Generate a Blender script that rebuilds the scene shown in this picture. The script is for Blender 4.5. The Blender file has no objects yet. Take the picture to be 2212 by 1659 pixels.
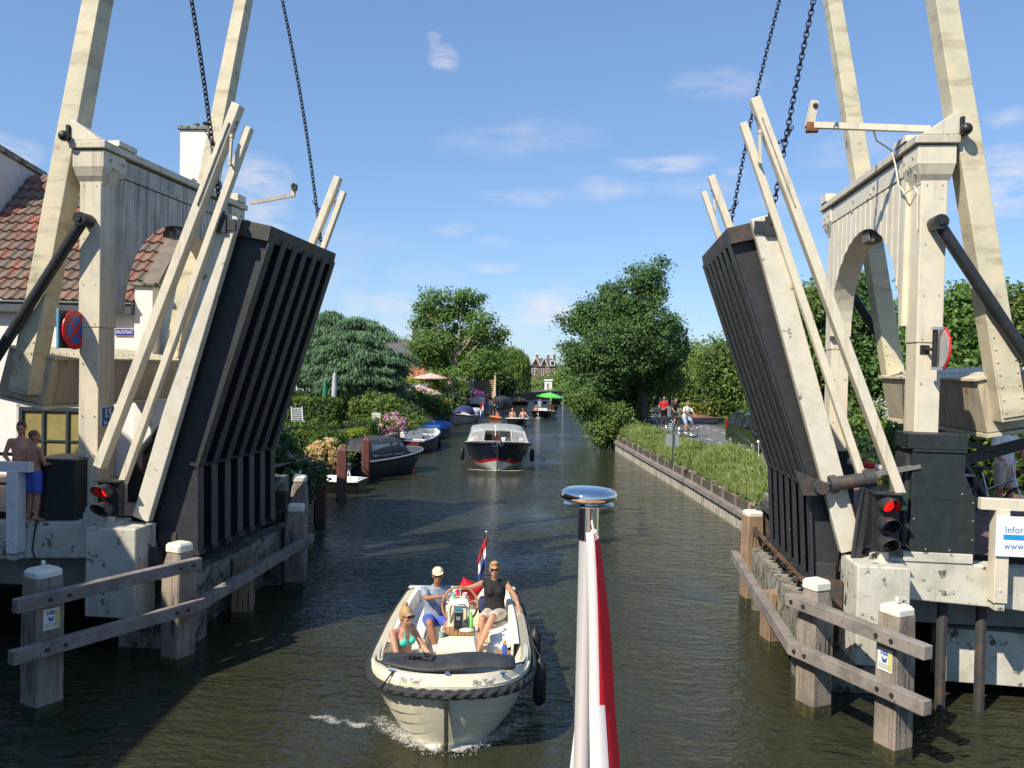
import bpy, bmesh, math, random
import numpy as np
from mathutils import Vector, Matrix, Euler
R_ = math.radians
scn = bpy.context.scene
# ---------------------------------------------------------------- camera, world, sun, exposure
CAM_H = 4.5
FPX = 1810.0            # focal length in pixels of a 2212 x 1659 picture
PITCH, ROLL = R_(1.2), R_(1.3)
cam_d = bpy.data.cameras.new('camera'); cam = bpy.data.objects.new('camera', cam_d)
scn.collection.objects.link(cam); scn.camera = cam
cam_d.sensor_width = 36; cam_d.lens = 36*FPX/2212; cam_d.clip_end = 6000; cam_d.clip_start = 0.05
CM = Matrix.Rotation(math.pi/2-PITCH, 4, 'X') @ Matrix.Rotation(ROLL, 4, 'Z')
cam.matrix_world = Matrix.Translation((0, 0, CAM_H)) @ CM
SUN = Vector((-.50, -.52, .70)).normalized()
sun_d = bpy.data.lights.new('sun', 'SUN'); sun_d.energy = 4.3; sun_d.angle = R_(.53); sun_d.color = (1, .92, .78)
sun = bpy.data.objects.new('sun', sun_d); scn.collection.objects.link(sun)
sun.rotation_euler = SUN.to_track_quat('Z', 'Y').to_euler(); sun.location = (-20, -20, 30)
scn.view_settings.view_transform = 'Standard'; scn.view_settings.look = 'None'
scn.view_settings.exposure = 0.54; scn.view_settings.gamma = 1
W = bpy.data.worlds.new('World'); scn.world = W; W.use_nodes = True
wn, wl = W.node_tree.nodes, W.node_tree.links; wn.clear()
def nd(nodes, t, **k):
    n = nodes.new(t)
    for a, v in k.items():
        if a.startswith('i_'): n.inputs[a[2:].replace('_', ' ')].default_value = v
        else: setattr(n, a, v)
    return n
sky = nd(wn, 'ShaderNodeTexSky', sky_type='NISHITA', sun_disc=False, sun_elevation=math.asin(SUN.z),
         sun_rotation=math.atan2(SUN.x, SUN.y), altitude=0, air_density=1.0, dust_density=.15, ozone_density=3.2)
bg = nd(wn, 'ShaderNodeBackground'); bg.inputs[1].default_value = .138
wo = nd(wn, 'ShaderNodeOutputWorld'); wl.new(bg.outputs[0], wo.inputs[0])
tc = nd(wn, 'ShaderNodeTexCoord')
# clouds of the sky: small puffs given by their direction, broken up by noise
def pix_dir(u, v): return (CM.to_3x3() @ Vector(((u-1106)/FPX, -(v-829.5)/FPX, -1))).normalized()
noise = nd(wn, 'ShaderNodeTexNoise', i_Scale=34., i_Detail=7., i_Roughness=.6)
dn = nd(wn, 'ShaderNodeTexNoise', i_Scale=9., i_Detail=5.); wl.new(tc.outputs['Generated'], dn.inputs['Vector'])
ds = nd(wn, 'ShaderNodeVectorMath', operation='MULTIPLY_ADD'); ds.inputs[1].default_value = (.07, .07, .035); wl.new(dn.outputs['Color'], ds.inputs[0])
da = nd(wn, 'ShaderNodeVectorMath', operation='ADD'); da.inputs[1].default_value = (-.035, -.035, -.0175); wl.new(tc.outputs['Generated'], da.inputs[0]); wl.new(da.outputs[0], ds.inputs[2])
mp = nd(wn, 'ShaderNodeMapping'); mp.inputs['Scale'].default_value = (.75, .75, 2.6)
wl.new(tc.outputs['Generated'], mp.inputs[0]); wl.new(mp.outputs[0], noise.inputs['Vector'])
acc = None
for (u, v, ru, rv, st) in [(1172, 662, 55, 26, 1.0), (1150, 676, 30, 16, .9), (945, 124, 24, 14, .75), (934, 98, 9, 12, .5), (1435, 352, 68, 13, .85), (1130, 300, 110, 24, .36),
        (1325, 412, 45, 17, .5), (1150, 425, 80, 14, .4), (848, 660, 36, 20, .8), (765, 655, 26, 34, .5), (1065, 577, 40, 10, .6),
        (1550, 190, 60, 22, .4), (1590, 366, 22, 9, .4), (990, 497, 32, 9, .4), (1075, 525, 28, 9, .35), (2175, 390, 75, 40, .95), (2150, 425, 60, 30, .8), (2205, 250, 30, 14, .5),
        (10, 325, 50, 22, .9), (540, 400, 46, 38, .8), (560, 470, 30, 34, .7), (1080, 700, 60, 26, .4), (1040, 690, 40, 30, .35), (1690, 430, 60, 14, .35), (1855, 330, 60, 20, .35), (1500, 405, 70, 16, .3),
        (870, 720, 60, 25, .45), (700, 590, 70, 40, .3), (920, 590, 50, 18, .3), (1230, 640, 40, 24, .3), (760, 520, 90, 24, .2)]:
    d = pix_dir(u, v)
    right = Vector((d.y, -d.x, 0)).normalized(); up = right.cross(d).normalized()
    dots = []
    for ax, r in ((right, ru/FPX), (up, rv/FPX)):
        dp = nd(wn, 'ShaderNodeVectorMath', operation='DOT_PRODUCT'); dp.inputs[1].default_value = ax/r
        wl.new(ds.outputs[0], dp.inputs[0])
        pw = nd(wn, 'ShaderNodeMath', operation='MULTIPLY'); wl.new(dp.outputs['Value'], pw.inputs[0]); wl.new(dp.outputs['Value'], pw.inputs[1]); dots.append(pw)
    s = nd(wn, 'ShaderNodeMath', operation='ADD'); wl.new(dots[0].outputs[0], s.inputs[0]); wl.new(dots[1].outputs[0], s.inputs[1])
    m = nd(wn, 'ShaderNodeMapRange', clamp=True); m.inputs[1].default_value = 0; m.inputs[2].default_value = 3.0; m.inputs[3].default_value = st*.82; m.inputs[4].default_value = 0
    wl.new(s.outputs[0], m.inputs[0])
    fr = nd(wn, 'ShaderNodeVectorMath', operation='DOT_PRODUCT'); fr.inputs[1].default_value = d; wl.new(tc.outputs['Generated'], fr.inputs[0])
    gt = nd(wn, 'ShaderNodeMath', operation='GREATER_THAN'); gt.inputs[1].default_value = 0; wl.new(fr.outputs['Value'], gt.inputs[0])
    mm = nd(wn, 'ShaderNodeMath', operation='MULTIPLY'); wl.new(m.outputs[0], mm.inputs[0]); wl.new(gt.outputs[0], mm.inputs[1])
    if acc is None: acc = mm
    else:
        mx = nd(wn, 'ShaderNodeMath', operation='MAXIMUM'); wl.new(acc.outputs[0], mx.inputs[0]); wl.new(mm.outputs[0], mx.inputs[1]); acc = mx
nm = nd(wn, 'ShaderNodeMapRange', clamp=True); nm.inputs[1].default_value = .30; nm.inputs[2].default_value = .74; nm.inputs[3].default_value = .0; nm.inputs[4].default_value = 1.25
wl.new(noise.outputs['Fac'], nm.inputs[0])
pr = nd(wn, 'ShaderNodeMath', operation='MULTIPLY', use_clamp=True); wl.new(acc.outputs[0], pr.inputs[0]); wl.new(nm.outputs[0], pr.inputs[1])
p3 = nd(wn, 'ShaderNodeMath', operation='MULTIPLY'); p3.inputs[1].default_value = .92; wl.new(pr.outputs[0], p3.inputs[0])
gam = nd(wn, 'ShaderNodeGamma'); gam.inputs[1].default_value = .62; wl.new(sky.outputs[0], gam.inputs[0])
tin = nd(wn, 'ShaderNodeVectorMath', operation='MULTIPLY'); tin.inputs[1].default_value = (.86, 1.12, 1.48); wl.new(gam.outputs[0], tin.inputs[0])
cmix = nd(wn, 'ShaderNodeMix', data_type='RGBA'); wl.new(p3.outputs[0], cmix.inputs[0]); wl.new(tin.outputs[0], cmix.inputs[6]); cmix.inputs[7].default_value = (4.3, 4.2, 4.5, 1)
wl.new(cmix.outputs[2], bg.inputs[0])
scn.cycles.max_bounces = 6; scn.cycles.transparent_max_bounces = 8; scn.cycles.diffuse_bounces = 3; scn.cycles.glossy_bounces = 3; scn.cycles.transmission_bounces = 4
scn.cycles.caustics_reflective = False; scn.cycles.caustics_refractive = False
scn.cycles.use_denoising = True
# ---------------------------------------------------------------- helpers
rng = np.random.default_rng(7); random.seed(7)
col = scn.collection
C3 = CM.to_3x3()
def atY(u, v, Y):
    d = C3 @ Vector(((u-1106)/FPX, -(v-829.5)/FPX, -1)); t = Y/d.y; return Vector((d.x*t, Y, CAM_H+d.z*t))
def atZ(u, v, Z):
    d = C3 @ Vector(((u-1106)/FPX, -(v-829.5)/FPX, -1)); t = (Z-CAM_H)/d.z; return Vector((d.x*t, d.y*t, Z))
BA = R_(-6.2)
BM = Matrix.Translation((0, 12, 0)) @ Matrix.Rotation(BA, 4, 'Z')
def BS(side):      # frame of one bridge half: x = distance landward from the middle, y along the canal, z up
    return BM @ Matrix.Translation((-.4, 0, 0)) @ Matrix.Diagonal((side, 1, 1, 1))
MATS = {}
def mat(name, c, rough=.6, metal=0., c2=None, ns=3., thr=(.45, .62), c3=None, ns3=12., thr3=(.6, .68), streak=None, bump=0., bs=60., spec=None, emit=None, coat=0., gen=False, tint=None, det=6.):
    """procedural material: base colour, a second colour through noise, small spots of a third, vertical streaks"""
    if name in MATS: return MATS[name]
    m = bpy.data.materials.new(name); m.use_nodes = True; n, l = m.node_tree.nodes, m.node_tree.links
    p = n['Principled BSDF']; p.inputs['Roughness'].default_value = rough; p.inputs['Metallic'].default_value = metal
    if spec is not None: p.inputs['Specular IOR Level'].default_value = spec
    if coat: p.inputs['Coat Weight'].default_value = coat; p.inputs['Coat Roughness'].default_value = .08
    if emit: p.inputs['Emission Color'].default_value = (*emit[0], 1); p.inputs['Emission Strength'].default_value = emit[1]
    p.inputs['Base Color'].default_value = (*c, 1)
    g = nd(n, 'ShaderNodeNewGeometry'); src = g.outputs['Position']
    if gen: src = nd(n, 'ShaderNodeTexCoord').outputs['Object']
    last = None
    def ramp_mix(last, colr, scale, t, sc=None, w=1.):
        nz = nd(n, 'ShaderNodeTexNoise', i_Scale=scale, i_Detail=det, i_Roughness=.62)
        if sc:
            q = nd(n, 'ShaderNodeMapping'); q.inputs['Scale'].default_value = sc; l.new(src, q.inputs[0]); l.new(q.outputs[0], nz.inputs['Vector'])
        else: l.new(src, nz.inputs['Vector'])
        mr = nd(n, 'ShaderNodeMapRange', clamp=True); mr.inputs[1].default_value = t[0]; mr.inputs[2].default_value = t[1]; mr.inputs[4].default_value = w; l.new(nz.outputs['Fac'], mr.inputs[0])
        mx = nd(n, 'ShaderNodeMix', data_type='RGBA'); l.new(mr.outputs[0], mx.inputs[0])
        if last is None: mx.inputs[6].default_value = (*c, 1)
        else: l.new(last, mx.inputs[6])
        mx.inputs[7].default_value = (*colr, 1)
        return mx.outputs[2]
    if tint:
        at = nd(n, 'ShaderNodeAttribute', attribute_name='tint'); cr = nd(n, 'ShaderNodeValToRGB'); e = cr.color_ramp.elements
        e[0].color = (*tint[0], 1); e[1].color = (*tint[-1], 1)
        for i, cc in enumerate(tint[1:-1]): q = e.new((i+1)/(len(tint)-1)); q.color = (*cc, 1)
        l.new(at.outputs['Fac'], cr.inputs[0]); last = cr.outputs[0]
    if c2: last = ramp_mix(last, c2, ns, thr)
    if streak: last = ramp_mix(last, streak[0], 1., streak[1], streak[2] if len(streak) > 2 else (9, 9, .7), .85)
    if c3: last = ramp_mix(last, c3, ns3, thr3)
    if last is not None: l.new(last, p.inputs['Base Color'])
    if bump:
        nz = nd(n, 'ShaderNodeTexNoise', i_Scale=bs, i_Detail=4.); l.new(src, nz.inputs['Vector'])
        b = nd(n, 'ShaderNodeBump', i_Strength=bump, i_Distance=.01); l.new(nz.outputs['Fac'], b.inputs['Height']); l.new(b.outputs[0], p.inputs['Normal'])
    MATS[name] = m; return m

class MB:
    """collects shapes in world coordinates (or in frame M) and links them as ONE mesh object"""
    def __init__(s, M=None): s.M = M or Matrix.Identity(4); s.v = []; s.f = []; s.mi = []; s.cur = 0
    def add(s, vs, fs, M=None):
        M = s.M @ M if M is not None else s.M; b = len(s.v)
        s.v += [tuple(M @ Vector(p)) for p in vs]; s.f += [tuple(b+i for i in f) for f in fs]; s.mi += [s.cur]*len(fs); return s
    def box(s, x0, x1, y0, y1, z0, z1, M=None):
        return s.add([(x, y, z) for z in (z0, z1) for y in (y0, y1) for x in (x0, x1)], [(0, 2, 3, 1), (4, 5, 7, 6), (0, 1, 5, 4), (2, 6, 7, 3), (0, 4, 6, 2), (1, 3, 7, 5)], M)
    def prism(s, pts, a, b, ax='y', M=None):
        n = len(pts); q = lambda p, t: {'y': (p[0], t, p[1]), 'x': (t, p[0], p[1]), 'z': (p[0], p[1], t)}[ax]
        return s.add([q(p, a) for p in pts]+[q(p, b) for p in pts], [tuple(range(n)), tuple(range(2*n-1, n-1, -1))]+[(i, (i+1) % n, n+(i+1) % n, n+i) for i in range(n)], M)
    def loft(s, rings, cap=True, closed=True, M=None):
        n = len(rings[0]); vs = [p for r in rings for p in r]; fs = []
        for k in range(len(rings)-1):
            for i in range(n if closed else n-1):
                j = (i+1) % n; fs.append((k*n+i, k*n+j, (k+1)*n+j, (k+1)*n+i))
        if cap and closed: fs += [tuple(range(n-1, -1, -1)), tuple(range((len(rings)-1)*n, len(rings)*n))]
        return s.add(vs, fs, M)
    def tube(s, pts, r, n=8, cap=True, M=None):
        pts = [Vector(p) for p in pts]; rr = r if isinstance(r, (list, tuple)) else [r]*len(pts); rings = []; prev = None
        for i, p in enumerate(pts):
            t = (pts[min(i+1, len(pts)-1)]-pts[max(i-1, 0)]); t = t.normalized() if t.length > 1e-9 else Vector((0, 0, 1))
            if prev is None: a = t.orthogonal().normalized()
            else: a = (prev-t*prev.dot(t)); a = a.normalized() if a.length > 1e-6 else t.orthogonal().normalized()
            prev = a; b = t.cross(a)
            rings.append([p+(a*math.cos(2*math.pi*k/n)+b*math.sin(2*math.pi*k/n))*rr[i] for k in range(n)])
        return s.loft(rings, cap, True, M)
    def bar(s, p, q, w, h, up=(0, 0, 1), M=None):
        p, q = Vector(p), Vector(q); t = (q-p).normalized(); a = Vector(up).cross(t)
        a = a.normalized() if a.length > 1e-6 else t.orthogonal().normalized(); b = t.cross(a)
        return s.loft([[c+a*sx*w/2+b*sy*h/2 for sx, sy in ((-1, -1), (1, -1), (1, 1), (-1, 1))] for c in (p, q)], True, True, M)
    def sph(s, c, r, n=12, m=8, M=None):
        r = r if isinstance(r, (list, tuple)) else (r, r, r); c = Vector(c)
        vs = [c+Vector((0, 0, -r[2]))]; fs = []
        for j in range(1, m):
            a = -math.pi/2+math.pi*j/m
            for i in range(n): b = 2*math.pi*i/n; vs.append(c+Vector((r[0]*math.cos(a)*math.cos(b), r[1]*math.cos(a)*math.sin(b), r[2]*math.sin(a))))
        vs.append(c+Vector((0, 0, r[2])))
        for i in range(n):
            k = (i+1) % n; fs.append((0, 1+k, 1+i)); fs.append((len(vs)-1, 1+(m-2)*n+i, 1+(m-2)*n+k))
            for j in range(m-2): fs.append((1+j*n+i, 1+j*n+k, 1+(j+1)*n+k, 1+(j+1)*n+i))
        return s.add(vs, fs, M)
    def lathe(s, prof, c=(0, 0, 0), n=20, M=None):
        c = Vector(c); return s.loft([[c+Vector((r*math.cos(2*math.pi*k/n), r*math.sin(2*math.pi*k/n), z)) for k in range(n)] for r, z in prof], True, True, M)
    def torus(s, c, R, r, ax='z', n=24, m=8, M=None, sx=1.):
        c = Vector(c); rings = []
        for i in range(n):
            a = 2*math.pi*i/n; e = Vector((math.cos(a), math.sin(a), 0))
            rings.append([Vector((e.x*(R+r*math.cos(b))*sx, e.y*(R+r*math.cos(b)), r*math.sin(b))) for b in [2*math.pi*k/m for k in range(m)]])
        rot = {'z': Matrix.Identity(3), 'y': Matrix.Rotation(math.pi/2, 3, 'X'), 'x': Matrix.Rotation(math.pi/2, 3, 'Y')}[ax] if isinstance(ax, str) else ax
        rings = [[c+rot @ p for p in r_] for r_ in rings]; rings.append(rings[0])
        return s.loft(rings, False, True, M)
    def build(s, name, mats, parent=None, smooth=False, bevel=0., label=None, cat=None, kind=None, group=None, origin=None, tint=None):
        me = bpy.data.meshes.new(name); V = np.array(s.v, dtype=float).reshape(-1, 3)
        if parent is not None: Mi = np.array(wm(parent).inverted()); L = V @ Mi[:3, :3].T+Mi[:3, 3]
        else:
            o_ = Vector(origin) if origin is not None else Vector((float((V[:, 0].min()+V[:, 0].max())/2), float((V[:, 1].min()+V[:, 1].max())/2), float(V[:, 2].min())))
            L = V-np.array(o_)
        me.from_pydata(L.tolist(), [], s.f)
        mats = mats if isinstance(mats, (list, tuple)) else [mats]
        for m in mats: me.materials.append(m)
        me.polygons.foreach_set('material_index', s.mi)
        if tint is not None:
            a = me.attributes.new('tint', 'FLOAT', 'FACE'); a.data.foreach_set('value', np.asarray(tint, dtype=np.float32))
        if smooth: me.polygons.foreach_set('use_smooth', [True]*len(me.polygons))
        bm = bmesh.new(); bm.from_mesh(me); bmesh.ops.recalc_face_normals(bm, faces=bm.faces) if len(s.f) < 60000 and tint is None else None; bm.to_mesh(me); bm.free()
        o = bpy.data.objects.new(name, me); col.objects.link(o)
        if parent is not None: o.parent = parent
        else: o.location = o_
        if smooth == 'auto' or (smooth and bevel): pass
        if bevel:
            b = o.modifiers.new('bevel', 'BEVEL'); b.width = bevel; b.segments = 2; b.limit_method = 'ANGLE'; b.angle_limit = R_(35)
        if smooth == 'auto':
            me.set_sharp_from_angle(angle=R_(40))
        return tag(o, label, cat, kind, group)
def wm(o):
    M = Matrix.LocRotScale(o.location, o.rotation_euler, o.scale)
    return (wm(o.parent) @ M) if o.parent else M
def tag(o, label=None, cat=None, kind=None, group=None):
    if label: o['label'] = label
    if cat: o['category'] = cat
    if kind: o['kind'] = kind
    if group: o['group'] = group
    return o
def thing(name, label, cat, loc=(0, 0, 0), rz=0., group=None):
    o = bpy.data.objects.new(name, None); col.objects.link(o); o.location = loc; o.rotation_euler = (0, 0, rz); o.empty_display_size = .2
    return tag(o, label, cat, None, group)
def kids(o): return [c for c in bpy.data.objects if c.parent == o]
def copy_tree(root, loc, rz=0., label=None, group=None, sc=None):
    def cp(o, par):
        c = o.copy(); col.objects.link(c)
        if par: c.parent = par
        for k in kids(o): cp(k, c)
        return c
    r = cp(root, None); r.location = loc; r.rotation_euler = (0, 0, rz)
    if sc: r.scale = (sc, sc, sc)
    if label: r['label'] = label
    if group: r['group'] = group
    return r
def frame(o): return wm(o)
def text(s, size, mat_, parent, M, name='lettering', depth=.002, align='CENTER', spacing=1., bold=0., label=None, sx=1.):
    cu = bpy.data.curves.new(name, 'FONT'); cu.body = s; cu.size = size; cu.extrude = depth; cu.align_x = align; cu.align_y = 'CENTER'; cu.space_character = spacing; cu.offset = bold; cu.resolution_u = 3
    o = bpy.data.objects.new(name, cu); col.objects.link(o)
    bpy.context.view_layer.update()
    me = bpy.data.meshes.new_from_object(o.evaluated_get(bpy.context.evaluated_depsgraph_get())); bpy.data.objects.remove(o)
    me.transform(Matrix.Diagonal((sx, 1, 1, 1))); me.transform(wm(parent).inverted() @ M); me.materials.clear(); me.materials.append(mat_)
    o = bpy.data.objects.new(name, me); col.objects.link(o); o.parent = parent
    return tag(o, label)
def face_y(p, rz=0.):   # frame for text on a face looking at -Y (towards the camera)
    return Matrix.Translation(p) @ Matrix.Rotation(rz, 4, 'Z') @ Matrix.Rotation(math.pi/2, 4, 'X')
# ---------------------------------------------------------------- materials
cream = mat('cream_paint', (.68, .60, .44), .5, c2=(.55, .50, .40), ns=2.5, thr=(.4, .7), streak=((.40, .36, .29), (.50, .68), (11, 11, .45)), c3=(.20, .13, .08), ns3=7, thr3=(.68, .73), bump=.15, bs=30)
cream_clean = mat('cream_paint_clean', (.74, .66, .50), .45, c2=(.62, .57, .46), ns=5, thr=(.4, .7), streak=((.50, .43, .33), (.55, .70), (9, 9, .4)), c3=(.30, .19, .10), ns3=7, thr3=(.69, .75), bump=.12, bs=40)
cream_grimy = mat('cream_paint_grimy', (.58, .54, .46), .6, c2=(.38, .36, .31), ns=1.8, thr=(.42, .62), streak=((.15, .14, .12), (.47, .64), (13, 13, .45)), bump=.2, bs=30)
beam_paint = mat('weathered_beam_paint', (.66, .58, .40), .55, c2=(.52, .49, .37), ns=2.2, thr=(.42, .66), streak=((.34, .28, .16), (.50, .72), (1.2, 1.2, 5)), c3=(.36, .15, .05), ns3=2.2, thr3=(.63, .72), bump=.2, bs=20)
counter_paint = mat('counterweight_paint', (.50, .44, .32), .6, c2=(.40, .35, .26), ns=2., thr=(.42, .66), streak=((.20, .17, .11), (.52, .70), (7, 7, .6)), c3=(.34, .17, .06), ns3=3.2, thr3=(.66, .74), bump=.25, bs=20)
steel = mat('dark_steel', (.028, .030, .033), .5, c2=(.042, .043, .045), ns=6, thr=(.4, .7), c3=(.25, .25, .24), ns3=24, thr3=(.67, .75), bump=.2, bs=25)
steel_rust = mat('rusty_dark_steel', (.045, .045, .045), .65, c2=(.14, .075, .04), ns=4, thr=(.47, .66), c3=(.2, .19, .17), ns3=20, thr3=(.67, .72), bump=.35, bs=30)
black = mat('black_paint', (.018, .02, .022), .42, c2=(.03, .032, .033), ns=8, thr=(.45, .7), bump=.1, bs=50)
chainm = mat('chain_iron', (.022, .023, .032), .45, .3, c2=(.05, .035, .025), ns=25, thr=(.55, .7))
cabinet_m = mat('cabinet_black_green', (.016, .022, .023), .55, c2=(.026, .032, .032), ns=7, thr=(.42, .65), c3=(.09, .09, .085), ns3=30, thr3=(.70, .74), bump=.1, bs=90)
conc = mat('painted_concrete', (.60, .58, .49), .75, c2=(.45, .43, .35), ns=2.2, thr=(.42, .64), c3=(.10, .10, .07), ns3=5.5, thr3=(.585, .65), streak=((.26, .24, .18), (.58, .74), (5, 5, .8)), bump=.35, bs=28)
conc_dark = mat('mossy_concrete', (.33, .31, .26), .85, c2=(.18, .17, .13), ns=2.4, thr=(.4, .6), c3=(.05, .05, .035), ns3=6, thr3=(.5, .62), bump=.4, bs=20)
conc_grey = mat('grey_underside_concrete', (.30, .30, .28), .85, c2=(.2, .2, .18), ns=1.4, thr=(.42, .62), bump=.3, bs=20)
wood_g = mat('weathered_grey_wood', (.33, .27, .21), .85, c2=(.19, .16, .135), ns=2., thr=(.4, .62), streak=((.10, .082, .068), (.52, .68), (26, 26, .9)), bump=.7, bs=34)
wood_b = mat('weathered_brown_wood', (.34, .225, .14), .8, c2=(.24, .16, .10), ns=2., thr=(.4, .62), streak=((.11, .075, .05), (.54, .70), (26, 26, .9)), bump=.7, bs=34)
railw = mat('weathered_rail_timber', (.27, .235, .21), .85, c2=(.18, .15, .135), ns=3., thr=(.42, .62), c3=(.08, .065, .055), ns3=11, thr3=(.63, .7), bump=.7, bs=24)
capw = mat('cream_post_cap', (.76, .74, .64), .45, c2=(.66, .63, .52), ns=6, thr=(.5, .7), c3=(.3, .29, .26), ns3=14, thr3=(.66, .7))
algae = mat('wet_algae', (.035, .035, .018), .6, c2=(.07, .065, .02), ns=12, thr=(.45, .6), bump=.5, bs=40)
white = mat('white_paint', (.78, .77, .74), .4, c2=(.70, .69, .65), ns=4, thr=(.45, .7))
redp = mat('red_paint', (.58, .02, .025), .35)
bluep = mat('sign_blue', (.03, .11, .42), .35)
rust = mat('rust', (.28, .10, .04), .85, c2=(.14, .06, .03), ns=15, thr=(.4, .6), bump=.4)
bolt_m = mat('dark_bolt', (.06, .05, .045), .6, .5)
chrome = mat('polished_steel', (.78, .79, .8), .045, 1.)
stainless = mat('stainless_steel', (.66, .67, .68), .24, 1.)
rubber = mat('black_rubber', (.014, .014, .015), .5, c2=(.022, .022, .022), ns=20)
glass_d = mat('dark_window_glass', (.02, .025, .03), .06, spec=.8)
skin = mat('skin', (.52, .27, .17), .5, c2=(.46, .22, .14), ns=9, thr=(.45, .65))
skin_tan = mat('tanned_skin', (.42, .20, .12), .5, c2=(.36, .16, .095), ns=9, thr=(.45, .65))
# ================================================================ setting: water, banks, road
def wave_material():
    m = bpy.data.materials.new('canal_water'); m.use_nodes = True; n, l = m.node_tree.nodes, m.node_tree.links
    p = n['Principled BSDF']; p.inputs['Roughness'].default_value = .045; p.inputs['IOR'].default_value = 1.33
    g = nd(n, 'ShaderNodeNewGeometry')
    nz = nd(n, 'ShaderNodeTexNoise', i_Scale=.35, i_Detail=3.); l.new(g.outputs['Position'], nz.inputs['Vector'])
    mx = nd(n, 'ShaderNodeMix', data_type='RGBA'); mx.inputs[6].default_value = (.036, .035, .018, 1); mx.inputs[7].default_value = (.030, .032, .018, 1)
    l.new(nz.outputs['Fac'], mx.inputs[0]); l.new(mx.outputs[2], p.inputs['Base Color'])
    # ripples of three sizes, weaker and stronger by patches (gusts and wakes)
    gust = nd(n, 'ShaderNodeTexNoise', i_Scale=.22, i_Detail=2.); l.new(g.outputs['Position'], gust.inputs['Vector'])
    gm = nd(n, 'ShaderNodeMapRange', clamp=True); gm.inputs[1].default_value = .36; gm.inputs[2].default_value = .64; gm.inputs[3].default_value = .45; gm.inputs[4].default_value = 1.25; l.new(gust.outputs['Fac'], gm.inputs[0])
    last = None
    for sc, st, dist, anis in ((.75, .40, .16, (1, 1.9, 1)), (2.6, .62, .085, (1, 2.0, 1)), (7., .58, .030, (1, 1.8, 1)), (20., .45, .007, (1, 1.5, 1))):
        q = nd(n, 'ShaderNodeMapping'); q.inputs['Scale'].default_value = anis; q.inputs['Rotation'].default_value = (0, 0, R_(8*sc)); l.new(g.outputs['Position'], q.inputs[0])
        t = nd(n, 'ShaderNodeTexNoise', i_Scale=sc, i_Detail=3., i_Roughness=.55, i_Distortion=.6); l.new(q.outputs[0], t.inputs['Vector'])
        b = nd(n, 'ShaderNodeBump', i_Distance=dist)
        mu = nd(n, 'ShaderNodeMath', operation='MULTIPLY'); mu.inputs[1].default_value = st*1.7; l.new(gm.outputs[0], mu.inputs[0]); l.new(mu.outputs[0], b.inputs['Strength'])
        l.new(t.outputs['Fac'], b.inputs['Height'])
        if last: l.new(last.outputs[0], b.inputs['Normal'])
        last = b
    l.new(last.outputs[0], p.inputs['Normal'])
    return m
water_m = wave_material()
LB = [(-15, -12), (-15, 9), (-14, 14.5), (-5.7, 17.8), (-5.85, 24.4), (-7.8, 25.2), (-7.8, 29.8), (-6.15, 30.1), (-6.35, 32.8), (-7.0, 35), (-6.2, 38.5), (-5.75, 42), (-5.9, 52), (-6.6, 60), (-5.8, 74), (-4.4, 86), (-2.2, 100), (1.5, 112), (5.5, 122), (14, 131), (40, 136)]
RB = [(15, -12), (15, 9), (14, 13), (6.3, 16.5), (6.75, 22), (6.55, 30), (6.1, 40), (5.9, 46), (6.9, 56), (8.7, 70), (10.0, 84), (12.5, 96), (17, 106), (24, 114), (44, 120)]
MB().box(-14, 60, -14, 140, -.3, 0).build('water', water_m, kind='structure')
grass_g = mat('grass_ground', (.055, .075, .022), .95, c2=(.10, .10, .04), ns=1.2, thr=(.4, .65), c3=(.16, .13, .08), ns3=2.5, thr3=(.6, .7), bump=.6, bs=12)
earth = mat('earth', (.10, .09, .05), .95, c2=(.06, .075, .025), ns=.8, thr=(.4, .65), bump=.6, bs=10)
timber_wall = mat('bank_timber', (.10, .08, .06), .9, c2=(.05, .045, .035), ns=2, streak=((.03, .028, .02), (.5, .7), (6, 6, .8)), bump=.6, bs=12)
def bank(name, edge, far, z, inner):
    b = MB(); n = len(edge); vs = [(x, y, z) for x, y in edge]+[(x, y, z) for x, y in far]+[(x, y, -1.2) for x, y in edge]
    b.add(vs, [(i, i+1, n+i+1, n+i) for i in range(n-1)]); b.cur = 1; b.add(vs, [(i, 2*n+i, 2*n+i+1, i+1) for i in range(n-1)])
    return b.build(name, [grass_g, timber_wall], kind='structure')
bank('left_bank', LB, [(-90, y-3) for x, y in LB[:-4]]+[(-90, 150), (-60, 200), (0, 230), (60, 240)], 1.02, 1)
bank('right_bank', RB, [(120, y-3) for x, y in RB[:-2]]+[(120, 112), (120, 125)], .80, 1)
MB().add([(-900, 132, .9), (900, 132, .9), (900, 2500, .9), (-900, 2500, .9), (-900, -300, .6), (-89, -300, .6), (-89, 132, .9), (119, 132, .9), (119, -300, .6), (900, -300, .6), (-900, 132, .9), (900, 132, .9)],
         [(0, 1, 2, 3), (4, 5, 6, 10), (8, 9, 11, 7)]).build('ground', earth, kind='structure')
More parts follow.
